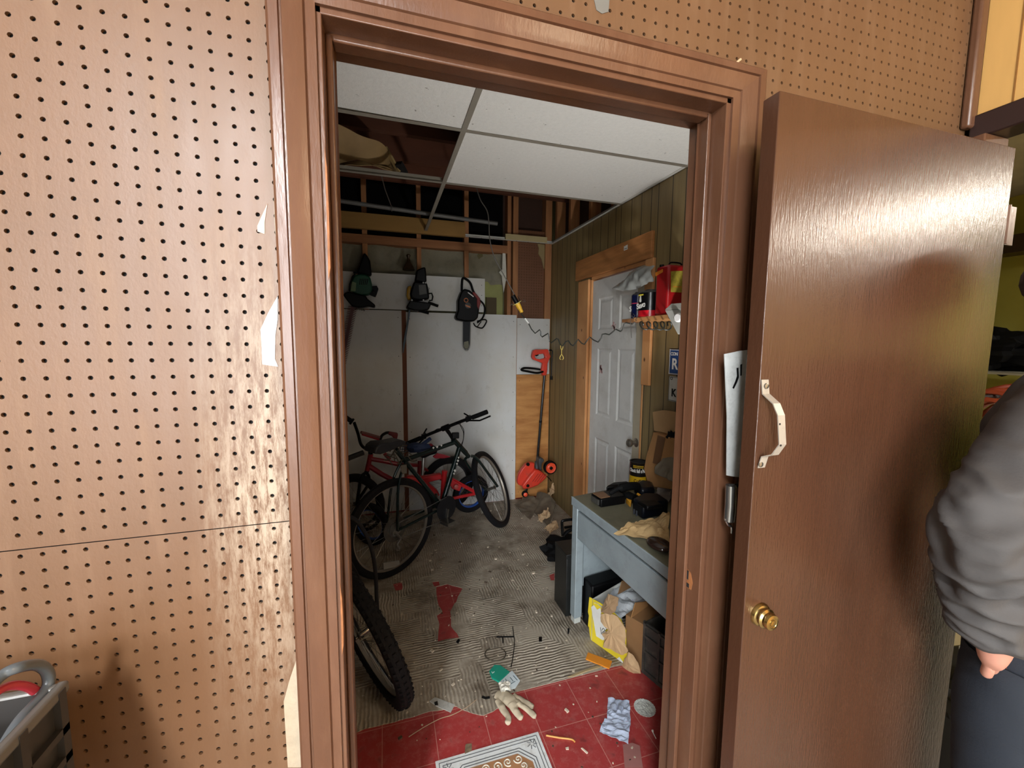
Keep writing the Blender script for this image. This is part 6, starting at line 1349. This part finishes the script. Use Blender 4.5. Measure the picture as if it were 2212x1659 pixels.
for i in range(7):
    for k in range(4): fs.append((i*4+k, i*4+4+k, i*4+4+(k+1) % 4, i*4+(k+1) % 4))
fs += [(0, 1, 2, 3), (28, 31, 30, 29)]
g.add(vs, fs); hdl = obj('pull_handle', g, M_PULL, d1, smooth=False)
for (x, y) in ((1655, 834), (1643, 1003)):
    g = G(); g.lathe(PY(x, y, YD-0.003), (0, -1, 0), [(0.006, 0), (0.005, 0.002), (0.001, 0.003)], 14); obj('screw', g, M_CHR, hdl)
for (x, y) in ((1684, 916), (1686, 962)):
    g = G(); g.lathe(PY(x, y, YD-0.0325), (0, -1, 0), [(0.002, 0), (0.002, 0.001)], 10); obj('screw_hole', g, M_DARK, hdl)
# hinges on the side doorway
for z in (0.3, 1.1, 1.85):
    g = G(); g.box(1.388, 1.47, -0.128, -0.124, z-0.045, z+0.045); g.cyl((1.43, -0.13, z-0.045), (1.43, -0.13, z+0.045), 0.006, n=10); obj('hinge', g, M_CASE, d1)
# tin strip tucked between casing and door, and a metal latch sleeve below it
M_TIN = mat('scuffed_tin_sheet', 'c3c5c3', 0.4, metal=0.3, var=0.1, scale=14, dirt='6b6c6a', damt=0.18, dscale=34, bump=0.5, bscale=26)
yt = -0.055
P = [PY(x, y, yt) for x, y in ((1565, 765), (1580, 762), (1598, 758), (1616, 756), (1612, 900), (1604, 1031), (1588, 1030), (1570, 1027), (1571, 900))]
tn = one('tin_strip', G().prism(P, (0, 0.002, 0)), M_TIN, 'scuffed silver tin strip wedged between the right casing and the door edge', 'metal strip', smooth=False)
g = G(); g.prism([PY(x, y, yt-0.0006) for x, y in ((1591, 795), (1595, 794), (1596, 815), (1592, 826), (1585, 840), (1582, 838), (1588, 824), (1592, 812))], (0, -0.0004, 0)); g.prism([PY(x, y, yt-0.0006) for x, y in ((1599, 788), (1603, 786), (1602, 811), (1599, 812))], (0, -0.0004, 0)); obj('black_mark', g, M_BLK, tn)
g = G(); S = [PY(x, y, -0.06) for x, y in ((1579, 1048), (1578, 1090), (1575, 1125))]; g.tube(S, [0.011, 0.0115, 0.011], 14); g.tube(spline([PY(x, y, -0.06) for x, y in ((1567, 1120), (1573, 1134), (1580, 1138), (1580, 1152))], 4), 0.0025, 6); g.box(S[0].x-0.004, S[0].x+0.018, -0.062, -0.058, S[0].z-0.006, S[0].z+0.002)
one('latch_sleeve', g, mat('shiny_steel', 'a5a6a4', 0.25, metal=0.9), 'shiny metal latch sleeve just below the tin strip', 'latch')
# ================================================================ TORN TAPE ON THE PEGBOARD
M_TAPE = mat('silver_white_tape', 'b9b5b1', 0.35, metal=0.1, var=0.08, scale=30, bump=0.6, bscale=70, dirt='a39c94', damt=0.2, dscale=60)
def tape(pts, lab, m=M_TAPE, th=0.0008):
    return one('torn_tape', G().prism([PY(x, y, -0.0004) for x, y in pts], (0, -th, 0)), m, lab, 'tape', smooth=False)
tape([(600, 640), (600, 690), (595, 725), (594, 775), (601, 792), (567, 787), (565, 740), (563, 712), (580, 675)], 'long torn silver tape at mid height beside the left casing')
tape([(578, 440), (572, 480), (572, 506), (556, 500), (556, 488), (564, 470)], 'small torn tape patch on the upper pegboard beside the casing', mat('pale_tape_residue', 'cfa893', 0.5, var=0.2, bump=0.5))
tape([(640, 1425), (652, 1480), (658, 1560), (662, 1657), (622, 1657), (615, 1550), (613, 1515), (625, 1470)], 'wide crinkled pale tape at the bottom beside the left casing', mat('cream_tape', 'ab9c86', 0.5, var=0.12, scale=25, bump=0.6, bscale=50))
tape([(1283, 0), (1316, 0), (1314, 26), (1300, 30), (1288, 22)], 'grey tape scrap above the head casing', mat('grey_duct_tape', '6f6d68', 0.5))
g = G()
for pts in (((1651, 155), (1640, 162)), ((1600, 128), (1578, 146))): g.tube([PY(x, y, -0.012) for x, y in pts], [0.0025, 0.0012], 5)
one('splinter', g, mat('pale_splinter', 'cbb08d', 0.7), 'pale splinters sticking out at the mitre of the right casing corner', 'splinter')
# ================================================================ CRATE AND HOSES AT THE LOWER LEFT
zc = 1.10
ra = PZ(158, 1470, zc); xr = ra.x-0.010; yr = ra.y-0.010
wb = thing('workbench', 'plain wooden bench under the grey crate, below the picture', 'bench', (xr-0.25, yr-0.2, 0))
g = G(); g.box(xr-0.62, xr+0.02, yr-0.42, yr+0.01, 0.72, 0.76); obj('bench_top', g, M_STUDH, wb, bevel=0.003)
for (a, b) in ((xr-0.60, yr-0.40), (xr-0.05, yr-0.40), (xr-0.60, yr-0.05), (xr-0.05, yr-0.05)):
    g = G(); g.box(a, a+0.05, b, b+0.05, 0, 0.72); obj('leg', g, M_STUD, wb, bevel=0.002)
M_GCR = mat('grey_dusty_crate', '2d2a28', 0.5, var=0.15)
M_RIM = mat('grey_crate_rim', '5f5c58', 0.35, var=0.1)
cr_ = thing('plastic_crate', 'grey plastic crate with hoses at the lower left of the pegboard', 'crate', (xr-0.2, yr-0.2, 0.76))
x0, x1, y0, y1, z0 = xr-0.40, xr, yr-0.38, yr, 0.7605
g = G()
for (a, b, c_, d) in ((x1-0.006, x1, y0, y1), (x0, x0+0.006, y0, y1), (x0, x1, y0, y0+0.006), (x0, x1, y1-0.006, y1)): g.box(a, b, c_, d, z0, zc)
g.box(x0, x1, y0, y1, z0, z0+0.006)
for z in (z0+0.08, z0+0.16, z0+0.24, zc-0.06): g.box(x1, x1+0.008, y0, y1, z, z+0.010)
for q in range(7): g.box(x1, x1+0.008, y0+(y1-y0-0.012)*q/6, y0+(y1-y0-0.012)*q/6+0.012, z0, zc)
obj('crate_body', g, M_GCR, cr_, smooth=False)
g = G()
for (a, b, c_, d) in ((x1-0.006, x1+0.007, y0-0.01, y1+0.010), (x0-0.016, x0+0.01, y0-0.016, y1+0.016), (x0, x1, y0-0.016, y0+0.01), (x0, x1, y1-0.005, y1+0.007)): g.box(a, b, c_, d, zc-0.012, zc+0.004)
obj('crate_rim', g, M_RIM, cr_, bevel=0.004)
def Hh(x, y, dx=0.0): return PX(x, y, xr-0.013+dx*0.5)
g = G(); g.tube(spline([Hh(-70, 1530, -.03), Hh(0, 1462, -.02), Hh(40, 1442), Hh(80, 1436), Hh(100, 1448), Hh(106, 1470), Hh(98, 1492), Hh(75, 1520), Hh(40, 1560), Hh(0, 1625), Hh(-60, 1720)], 8), 0.0065, 12); one('grey_hose', g, mat('glossy_grey_cable', '53585c', 0.18, var=0.1), 'thick glossy grey cable looping out of the grey crate', 'cable')
g = G(); g.tube(spline([Hh(-70, 1545, -.03), Hh(0, 1490, -.025), Hh(40, 1480, -.02), Hh(72, 1490, -.02), Hh(86, 1512, -.022), Hh(60, 1560, -.03), Hh(10, 1650, -.03), Hh(-60, 1740, -.03)], 8), 0.0052, 12); one('red_hose', g, mat('glossy_red_hose', 'b23540', 0.2, var=0.08), 'glossy red hose inside the loop of the grey cable', 'hose')
g = G(); g.box(xr-0.12, xr-0.03, yr-0.36, yr-0.05, z0+0.01, zc-0.02); one('white_folder', g, mat('white_glossy_folder', 'aab4bd', 0.2, var=0.05), 'white glossy folder standing in the grey crate', 'folder', bevel=0.004)
g = G(); g.box(xr-0.35, xr-0.14, yr-0.34, yr-0.04, z0+0.01, zc-0.03); one('dark_case', g, M_NAVY, 'dark navy case in the grey crate behind the white folder', 'case', bevel=0.02)
# ================================================================ THE NEXT ROOM THROUGH THE GAP
o = thing('wire_shelf', 'white wire shelf against the green wall beyond the door', 'shelf', (3.9, 0.7, 0))
for z in (0.5, 1.40):
    g = G(); g.box(3.6, 4.25, 0.1, 1.45, z-0.012, z); obj('shelf_board', g, mat('grey_shelf', '8f8a7c', 0.5), o)
for (a, b) in ((3.62, 0.12), (3.62, 1.42), (4.23, 0.12), (4.23, 1.42), (3.62, 0.55)):
    g = G(); g.box(a-0.012, a+0.012, b-0.012, b+0.012, 0, 2.0); obj('post', g, MATS['grey_shelf'], o)
g = G(); g.blob((3.9, 0.96, 1.40+0.13), 0.16, 0.30, 0.13, 16, 3, 0.3, 6); one('black_bag', g, M_BLK2, 'black bag on the wire shelf in front of the green wall', 'bag')
o = thing('cord_reel', 'orange copper extension cord coiled beyond the door edge', 'cord', (2.4, 0.35, 0.9))
M_COP = mat('copper_red_cord', '8a3a20', 0.25, metal=0.2, var=0.2)
cw = PX(2190, 870, 2.2)
g = G()
for k in range(16): g.ring(cw+Vector((0.02*k-0.15, random.uniform(-.02, .02), -0.12+random.uniform(-.03, .03))), (1, 0.4+random.uniform(-.2, .2), random.uniform(-.15, .15)), 0.15+random.uniform(-.015, .02), 0.008, 36, 6)
obj('cord_coils', g, M_COP, o)
g = G(); g.cyl(cw+Vector((0.0, 0.02, 0.02)), cw+Vector((0.0, 0.02, -cw.z)), 0.02, n=12); g.cyl(cw+Vector((-0.2, 0.02, 0.02)), cw+Vector((0.15, 0.02, 0.02)), 0.012, n=10); obj('reel_stand', g, M_BLK, o)
g = G(); pz = PX(2085, 1350, 2.2); g.box(2.62, 2.95, pz.y+0.05, pz.y+0.42, 0.0, 0.50); one('cardboard_box', g, mat('beige_carton', 'b3a076', 0.8), 'beige carton on the floor of the next room', 'box', bevel=0.005)
g = G(); p = PX(2085, 1440, 1.75); g.blob((1.85, p.y+0.02, 0.42), 0.12, 0.12, 0.10, 12, 6, 0.3, 5); g.box(1.76, 1.96, p.y-0.1, p.y+0.14, 0.0, 0.36); one('dark_bin', g, mat('dark_bin', '2b2823', 0.5), 'dark bin with rubbish behind the door edge', 'bin')
g = G(); p = PZ(2085, 1560, 0); g.sheet(crumple((p.x-0.1, p.y-0.2, 0.0), Vector((0.3, 0, 0)), Vector((0, 0.35, 0)), amp=0.03, fr=10, seed=2), 14, 14, 0.002); one('beige_paper', g, mat('beige_paper', 'b5a98a', 0.9), 'crumpled beige paper on the floor beyond the door', 'paper', smooth=False)
# ================================================================ PERSON
M_SKIN = mat('skin', 'b98370', 0.55, var=0.06)
M_JACK = mat('grey_jacket', '3f3c3b', 0.75, var=0.1, scale=5, bump=0.15, bscale=200)
M_TROU = mat('navy_trousers', '141b25', 0.8, var=0.1, bump=0.2, bscale=220)
M_HAIR = mat('dark_hair', '2a1f18', 0.6, var=0.2)
PX0, PYY = 1.36, -0.31      # the person stands here, facing the camera side
def skin(name, nodes, edges, m, parent=None, sub=2, root=0, disp=0.0, fr=9.0):
    me = bpy.data.meshes.new(name); org = Vector(parent['_o']) if parent else Vector((PX0, PYY, 0))
    me.from_pydata([Vector(n[0])-org for n in nodes], edges, []); ob = bpy.data.objects.new(name, me); COL.objects.link(ob)
    md = ob.modifiers.new('s', 'SKIN'); md.use_smooth_shade = True; md.branch_smoothing = 0.6
    for i, n in enumerate(nodes):
        r_ = n[1] if isinstance(n[1], tuple) else (n[1], n[1]); me.skin_vertices[0].data[i].radius = r_
        me.skin_vertices[0].data[i].use_root = (i == root)
    sb = ob.modifiers.new('u', 'SUBSURF'); sb.levels = sub; sb.render_levels = sub
    dg = bpy.context.evaluated_depsgraph_get(); dg.update()
    m2 = bpy.data.meshes.new_from_object(ob.evaluated_get(dg)); bpy.data.objects.remove(ob); bpy.data.meshes.remove(me)
    if disp:
        for v in m2.vertices:
            p = v.co+org; h = noise.noise(Vector((p.x*fr*0.6, p.y*fr*0.6, p.z*fr*3.0+p.x*fr*1.2)))
            v.co += v.normal*(1-abs(h)*2.2)*disp
    m2.materials.clear(); m2.materials.append(m)
    m2.polygons.foreach_set('use_smooth', [True]*len(m2.polygons))
    o2 = bpy.data.objects.new(name, m2); COL.objects.link(o2); o2['_o'] = tuple(org)
    if parent: o2.parent = parent
    else: o2.location = org
    return o2
def N(x, y, z): return Vector((PX0+x, PYY+y, z))
shR = Vector((1.165, -0.36, 1.43)); elR = Vector((1.012, -0.34, 1.235)); wrR = PY(2146, 1398, -0.335); 
body_nodes = [(N(0, 0, 0.98), (0.13, 0.10)), (N(0, 0, 1.15), (0.12, 0.095)), (N(0, 0.01, 1.35), (0.115, 0.08)), (N(0, 0.0, 1.47), (0.09, 0.07)), (N(0, -0.01, 1.54), 0.052), (N(0, -0.025, 1.62), (0.075, 0.088)), (N(0, -0.02, 1.70), (0.090, 0.112)), (N(0, -0.01, 1.78), (0.070, 0.085)),
    (shR, 0.044), (elR, 0.040), (wrR, 0.031), (wrR+Vector((0.045, 0.004, -0.026)), (0.040, 0.026)),
    (N(0.20, -0.02, 1.42), 0.044), (N(0.27, 0.0, 1.15), 0.040), (N(0.26, -0.10, 0.93), 0.026), (N(0.255, -0.13, 0.86), (0.036, 0.018)),
    (N(-0.10, 0, 0.88), 0.085), (N(-0.11, 0, 0.48), 0.058), (N(-0.11, 0.02, 0.09), 0.038), (N(-0.11, -0.12, 0.035), 0.036),
    (N(0.10, 0, 0.88), 0.085), (N(0.11, 0, 0.48), 0.058), (N(0.11, 0.02, 0.09), 0.038), (N(0.11, -0.12, 0.035), 0.036)]
# five fingers on each hand
def fingers(nodes, edges, hand, d, side, curl):
    d = Vector(d).normalized(); sd = Vector(side).normalized()
    for k, (off, ln) in enumerate(((-0.026, 0.062), (-0.009, 0.074), (0.009, 0.070), (0.025, 0.056))):
        a = nodes[hand][0]+sd*off+d*0.03; b = a+d*ln*0.5+Vector(curl)*0.3; c_ = a+d*ln*0.8+Vector(curl)
        i = len(nodes); nodes += [(a, 0.0095), (b, 0.0088), (c_, 0.0078)]; edges += [(hand, i), (i, i+1), (i+1, i+2)]
    a = nodes[hand][0]-sd*0.034+d*0.004; i = len(nodes); nodes += [(a, 0.011), (a-sd*0.012+d*0.03, 0.0095), (a-sd*0.008+d*0.05, 0.008)]; edges += [(hand, i), (i, i+1), (i+1, i+2)]
be = [(0, 1), (1, 2), (2, 3), (3, 4), (4, 5), (5, 6), (6, 7), (3, 8), (8, 9), (9, 10), (10, 11), (3, 12), (12, 13), (13, 14), (14, 15), (0, 16), (16, 17), (17, 18), (18, 19), (0, 20), (20, 21), (21, 22), (22, 23)]
fingers(body_nodes, be, 11, (0.75, 0.25, -0.62), (0.6, -0.2, 0.75), (0.012, 0.01, -0.010))
fingers(body_nodes, be, 15, (0, -0.1, -1), (0, -1, 0), (-0.012, 0, 0))
body = skin('person', body_nodes, be, M_SKIN, sub=2)
tag(body, 'person in grey jacket and navy trousers, hand in pocket, before the brown door', 'person')
hd0 = N(0, -0.02, 1.68)
g = G(); g.blob(hd0+Vector((0, 0.022, 0.035)), 0.092, 0.105, 0.105, 16, 1, 0.06, 6); obj('hair', g, M_HAIR, body)
g = G(); g.tube(spline([hd0+Vector((0, -0.082, 0.012)), hd0+Vector((0, -0.092, -0.008)), hd0+Vector((0, -0.102, -0.026)), hd0+Vector((0, -0.088, -0.036))], 5), [0.006]*5+[0.008]*5+[0.012]*5+[0.008], 10); obj('nose', g, M_SKIN, body)
for sx_ in (-1, 1):
    g = G(); g.blob(hd0+Vector((0.030*sx_, -0.078, 0.008)), 0.012, 0.009, 0.0065, 8, amp=0); ey = obj('eye', g, M_WHITE, body)
    g = G(); g.blob(hd0+Vector((0.030*sx_, -0.0855, 0.008)), 0.0045, 0.002, 0.0045, 6, amp=0); obj('iris', g, M_BLK, ey)
    g = G(); g.blob(hd0+Vector((0.084*sx_, 0.0, -0.012)), 0.010, 0.018, 0.030, 8, amp=0.05); obj('ear', g, M_SKIN, body)
    g = G(); g.tube(spline([hd0+Vector((0.014*sx_, -0.086, 0.024)), hd0+Vector((0.032*sx_, -0.083, 0.029)), hd0+Vector((0.048*sx_, -0.070, 0.024))], 4), 0.003, 6); obj('eyebrow', g, M_HAIR, body)
g = G(); g.tube(spline([hd0+Vector((-0.022, -0.078, -0.060)), hd0+Vector((0, -0.088, -0.058)), hd0+Vector((0.022, -0.078, -0.060))], 4), 0.004, 6); obj('mouth', g, mat('lips', '8e4f48', 0.5), body)
# jacket: torso and two sleeves, gathered below the elbow
def loft_stack(rings, n=40, fold=0.0, seed=0):
    """stack of ellipses (centre, rx, ry) blended smoothly"""
    C_ = spline([r[0] for r in rings], 8); RX_ = spline([Vector((r[1], r[2], 0)) for r in rings], 8)
    def fn(u, v):
        i = min(int(u*(len(C_)-1)), len(C_)-2); f = u*(len(C_)-1)-i; c = C_[i].lerp(C_[i+1], f); r = RX_[i].lerp(RX_[i+1], f); a = 2*pi*v
        h = noise.noise(Vector((cos(a)*1.5+seed, sin(a)*1.5, c.z*14)))*fold
        return c+Vector((cos(a)*(r.x+h), sin(a)*(r.y+h), 0))
    return fn
def sleeve(pts, rs, seed, amp=0.012):
    P = spline(pts, 14); n = len(P); L = [0.0]
    for k in range(n-1): L.append(L[-1]+(P[k+1]-P[k]).length)
    ax = Vector((0, 1, 0))
    def fn(u, v):
        i = min(int(u*(n-1)), n-2); f = u*(n-1)-i; c = P[i].lerp(P[i+1], f); t_ = (P[min(i+2, n-1)]-P[max(i-1, 0)]).normalized()
        s1 = t_.cross(ax).normalized(); s2 = s1.cross(t_)
        k = u*(len(rs)-1); q = min(int(k), len(rs)-2); r = rs[q]+(rs[q+1]-rs[q])*(k-q)
        a = 2*pi*v; s_ = L[i]+(L[i+1]-L[i])*f
        w = 0.25+0.75*min(1.0, max(0.0, (u-0.30)/0.2))
        h = 1-2*abs(noise.noise(Vector((cos(a)*1.1+seed, sin(a)*1.1+seed*2, s_*24+0.9*sin(a+seed)))))
        h2 = noise.noise(Vector((cos(a)*2+seed, sin(a)*2, s_*55)))
        return c+(s1*cos(a)+s2*sin(a))*(r+amp*w*(h-0.55)+0.003*w*h2)
    return fn
g = G()
g.sheet(loft_stack([(N(0, 0.005, 0.97), 0.165, 0.125), (N(0, 0, 1.10), 0.160, 0.125), (N(0, 0, 1.28), 0.175, 0.125), (N(0, 0, 1.40), 0.185, 0.115), (N(0, 0, 1.47), 0.13, 0.095), (N(0, -0.005, 1.52), 0.068, 0.068), (N(0, -0.01, 1.55), 0.062, 0.066)], fold=0.012), 90, 48)
g.sheet(sleeve([shR+Vector((0.13, 0.02, 0.02)), shR, shR.lerp(elR, 0.5)+Vector((-0.012, 0, 0.004)), elR, elR.lerp(wrR, 0.35)+Vector((-0.004, 0, 0)), elR.lerp(wrR, 0.7), elR.lerp(wrR, 0.86)], [0.085, 0.080, 0.074, 0.069, 0.066, 0.064, 0.060], 1.3, 0.017), 170, 56)
g.sheet(sleeve([N(0.07, 0, 1.42), N(0.19, -0.02, 1.41), N(0.25, -0.01, 1.28), N(0.27, 0.0, 1.15), N(0.268, -0.05, 1.04), N(0.262, -0.09, 0.95)], [0.085, 0.078, 0.072, 0.068, 0.060, 0.052], 4.1), 120, 40)
obj('jacket', g, M_JACK, body, ang=180)
g = G()
g.sheet(loft_stack([(N(0, 0, 0.84), 0.16, 0.115), (N(0, 0, 0.92), 0.168, 0.122), (N(0, 0, 1.02), 0.155, 0.115)], fold=0.006, seed=3), 30, 40)
for sx_ in (-1, 1):
    g.sheet(sleeve([N(0.085*sx_, 0, 0.90), N(0.095*sx_, 0, 0.78), N(0.105*sx_, -0.01, 0.48), N(0.108*sx_, 0.01, 0.25), N(0.11*sx_, 0.02, 0.07)], [0.088, 0.094, 0.078, 0.070, 0.068], 2.2*sx_, 0.008), 90, 36)
obj('trousers', g, M_TROU, body, ang=180)
for sx_ in (-1, 1):
    g = G(); g.blob(N(0.11*sx_, -0.06, 0.048), 0.052, 0.14, 0.048, 12, amp=0.04); obj('shoe', g, M_BLK, body)
# ================================================================ LIGHT
def area(name, loc, target, sx, sy, power, color):
    ld = bpy.data.lights.new(name, 'AREA'); ld.shape = 'RECTANGLE'; ld.size = sx; ld.size_y = sy; ld.energy = power; ld.color = color
    o = bpy.data.objects.new(name, ld); COL.objects.link(o); o.location = loc
    o.rotation_euler = (Vector(target)-Vector(loc)).to_track_quat('-Z', 'Y').to_euler(); return o
area('daylight_through_garage_opening', (-3.3, -7.6, 1.9), (0.2, 0, 1.1), 5.5, 3.2, 560, (0.93, 0.97, 1.0))
su = bpy.data.lights.new('sun', 'SUN'); su.energy = 5.5; su.angle = 0.02; su.color = (1.0, 0.96, 0.9)
so = bpy.data.objects.new('sun', su); COL.objects.link(so); so.rotation_euler = Vector((0.12, 0.55, -0.82)).to_track_quat('-Z', 'Y').to_euler()
g = G(); g.box(-9, 8, -14, -3.6, -0.12, -0.06); struct('ground', g, mat('driveway_concrete', 'b4b0a8', 0.9, var=0.1), smooth=False)
# uplight added on the hidden end of the desk to brighten the ceiling tiles
wl = thing('added_uplight', 'small uplight added on the near end of the desk to brighten the ceiling', 'lamp', (1.14, 0.37, 0.7205))
g = G(); g.lathe((1.14, 0.37, 0.7205), (0, 0, 1), [(0.06, 0), (0.06, 0.012), (0.01, 0.02), (0.01, 0.16)], 20); obj('base', g, M_BLK, wl)
g = G(); g.lathe((1.14, 0.37, 0.88), (-0.25, 0.25, 1), [(0.02, 0), (0.075, 0.09), (0.073, 0.09), (0.015, 0.005)], 24); obj('shade', g, M_STEEL, wl)
sl_ = bpy.data.lights.new('added_uplight_spot', 'SPOT'); sl_.energy = 29; sl_.spot_size = radians(100); sl_.spot_blend = 0.6; sl_.shadow_soft_size = 0.05; sl_.color = (1.0, 0.98, 0.95)
s2 = bpy.data.objects.new('added_uplight_spot', sl_); COL.objects.link(s2); s2.location = (1.125, 0.385, 0.975); s2.rotation_euler = Vector((-0.05, 0.45, 1)).to_track_quat('-Z', 'Y').to_euler()
f2 = thing('fluorescent_fitting', 'white fluorescent ceiling fitting of the garage room, behind and left of the doorway', 'lamp', (-0.72, -1.9, 2.62))
g = G(); g.box(-0.82, -0.62, -2.5, -1.3, 2.57, 2.62); obj('housing', g, mat('white_plastic', 'dddddd', 0.4), f2, bevel=0.01)
g = G(); g.tube([(-0.72, -2.48, 2.545), (-0.72, -1.32, 2.545)], 0.018, 10); obj('tube', g, glow('garage_tube', 'eef6ff', 6.0), f2)
area('garage_fluorescent_light', (-0.72, -1.9, 2.515), (-0.55, -1.2, 0), 0.16, 1.2, 78, (0.95, 0.98, 1.0))
# ceiling lamp of the outer room
lp = thing('ceiling_light', 'white globe lamp on the ceiling of the outer room, behind the camera', 'lamp', (0.9, -1.7, 2.62))
g = G(); g.lathe((0.9, -1.7, 2.62), (0, 0, -1), [(0.07, 0), (0.07, 0.02), (0.045, 0.03), (0.045, 0.05)], 20); obj('lamp_base', g, mat('white_plastic', 'dddddd', 0.4), lp)
g = G(); g.blob((0.9, -1.7, 2.51), 0.07, 0.07, 0.07, 10, amp=0); obj('bulb', g, glow('warm_bulb', 'ffd9a0', 3.0), lp)
pl = bpy.data.lights.new('warm_bulb_light', 'POINT'); pl.energy = 14; pl.color = (1.0, 0.78, 0.52); pl.shadow_soft_size = 0.07
po = bpy.data.objects.new('warm_bulb_light', pl); COL.objects.link(po); po.location = (0.9, -1.7, 2.40)
# fluorescent fitting in the far room
ff = thing('fluorescent_fitting', 'long fluorescent ceiling fitting in the room beyond the side doorway', 'lamp', (3.55, -1.8, 2.62))
g = G(); g.box(3.47, 3.63, -2.45, -1.1, 2.53, 2.62); obj('housing', g, MATS['white_plastic'], ff, bevel=0.01)
g = G(); g.tube([(3.51, -2.43, 2.50), (3.51, -1.12, 2.50)], 0.02, 10); g.tube([(3.59, -2.43, 2.50), (3.59, -1.12, 2.50)], 0.02, 10); obj('tube', g, glow('fluorescent_tube', 'fff3dc', 9.0), ff)
area('fluorescent_light', (3.55, -1.78, 2.46), (3.55, -1.78, 0), 0.16, 1.3, 58, (1.0, 0.93, 0.8))
GROUPS = {'bicycle': 'bicycles leaning together in the store room', 'hedge trimmer': 'power tools hanging on the white board', 'chainsaw': 'power tools hanging on the white board',
          'licence plate': 'licence plates on the panelled wall', 'board': 'boards on the far wall', 'tape': 'tape scraps on the pegboard wall', 'power tool': 'cordless tools on the desk', 'chip': 'small chips on the floor'}
for o_g in SC.objects:
    if o_g.parent is None and o_g.get('category') in GROUPS and not o_g.get('group'): o_g['group'] = GROUPS[o_g['category']]
for o_g in SC.objects:
    if o_g.name.startswith('aerosol_can'): o_g['group'] = 'cans on the wall shelf'
w = bpy.data.worlds.new('world'); w.use_nodes = True; SC.world = w
bg = w.node_tree.nodes['Background']; bg.inputs[0].default_value = (0.75, 0.87, 1.0, 1); bg.inputs[1].default_value = 0.35
SC.view_settings.view_transform = 'Standard'; SC.view_settings.look = 'None'; SC.view_settings.gamma = 1.0
SC.view_settings.exposure = 1.0; SC.view_settings.use_curve_mapping = False
SC.cycles.max_bounces = 8; SC.cycles.diffuse_bounces = 5; SC.cycles.sample_clamp_indirect = 6.0
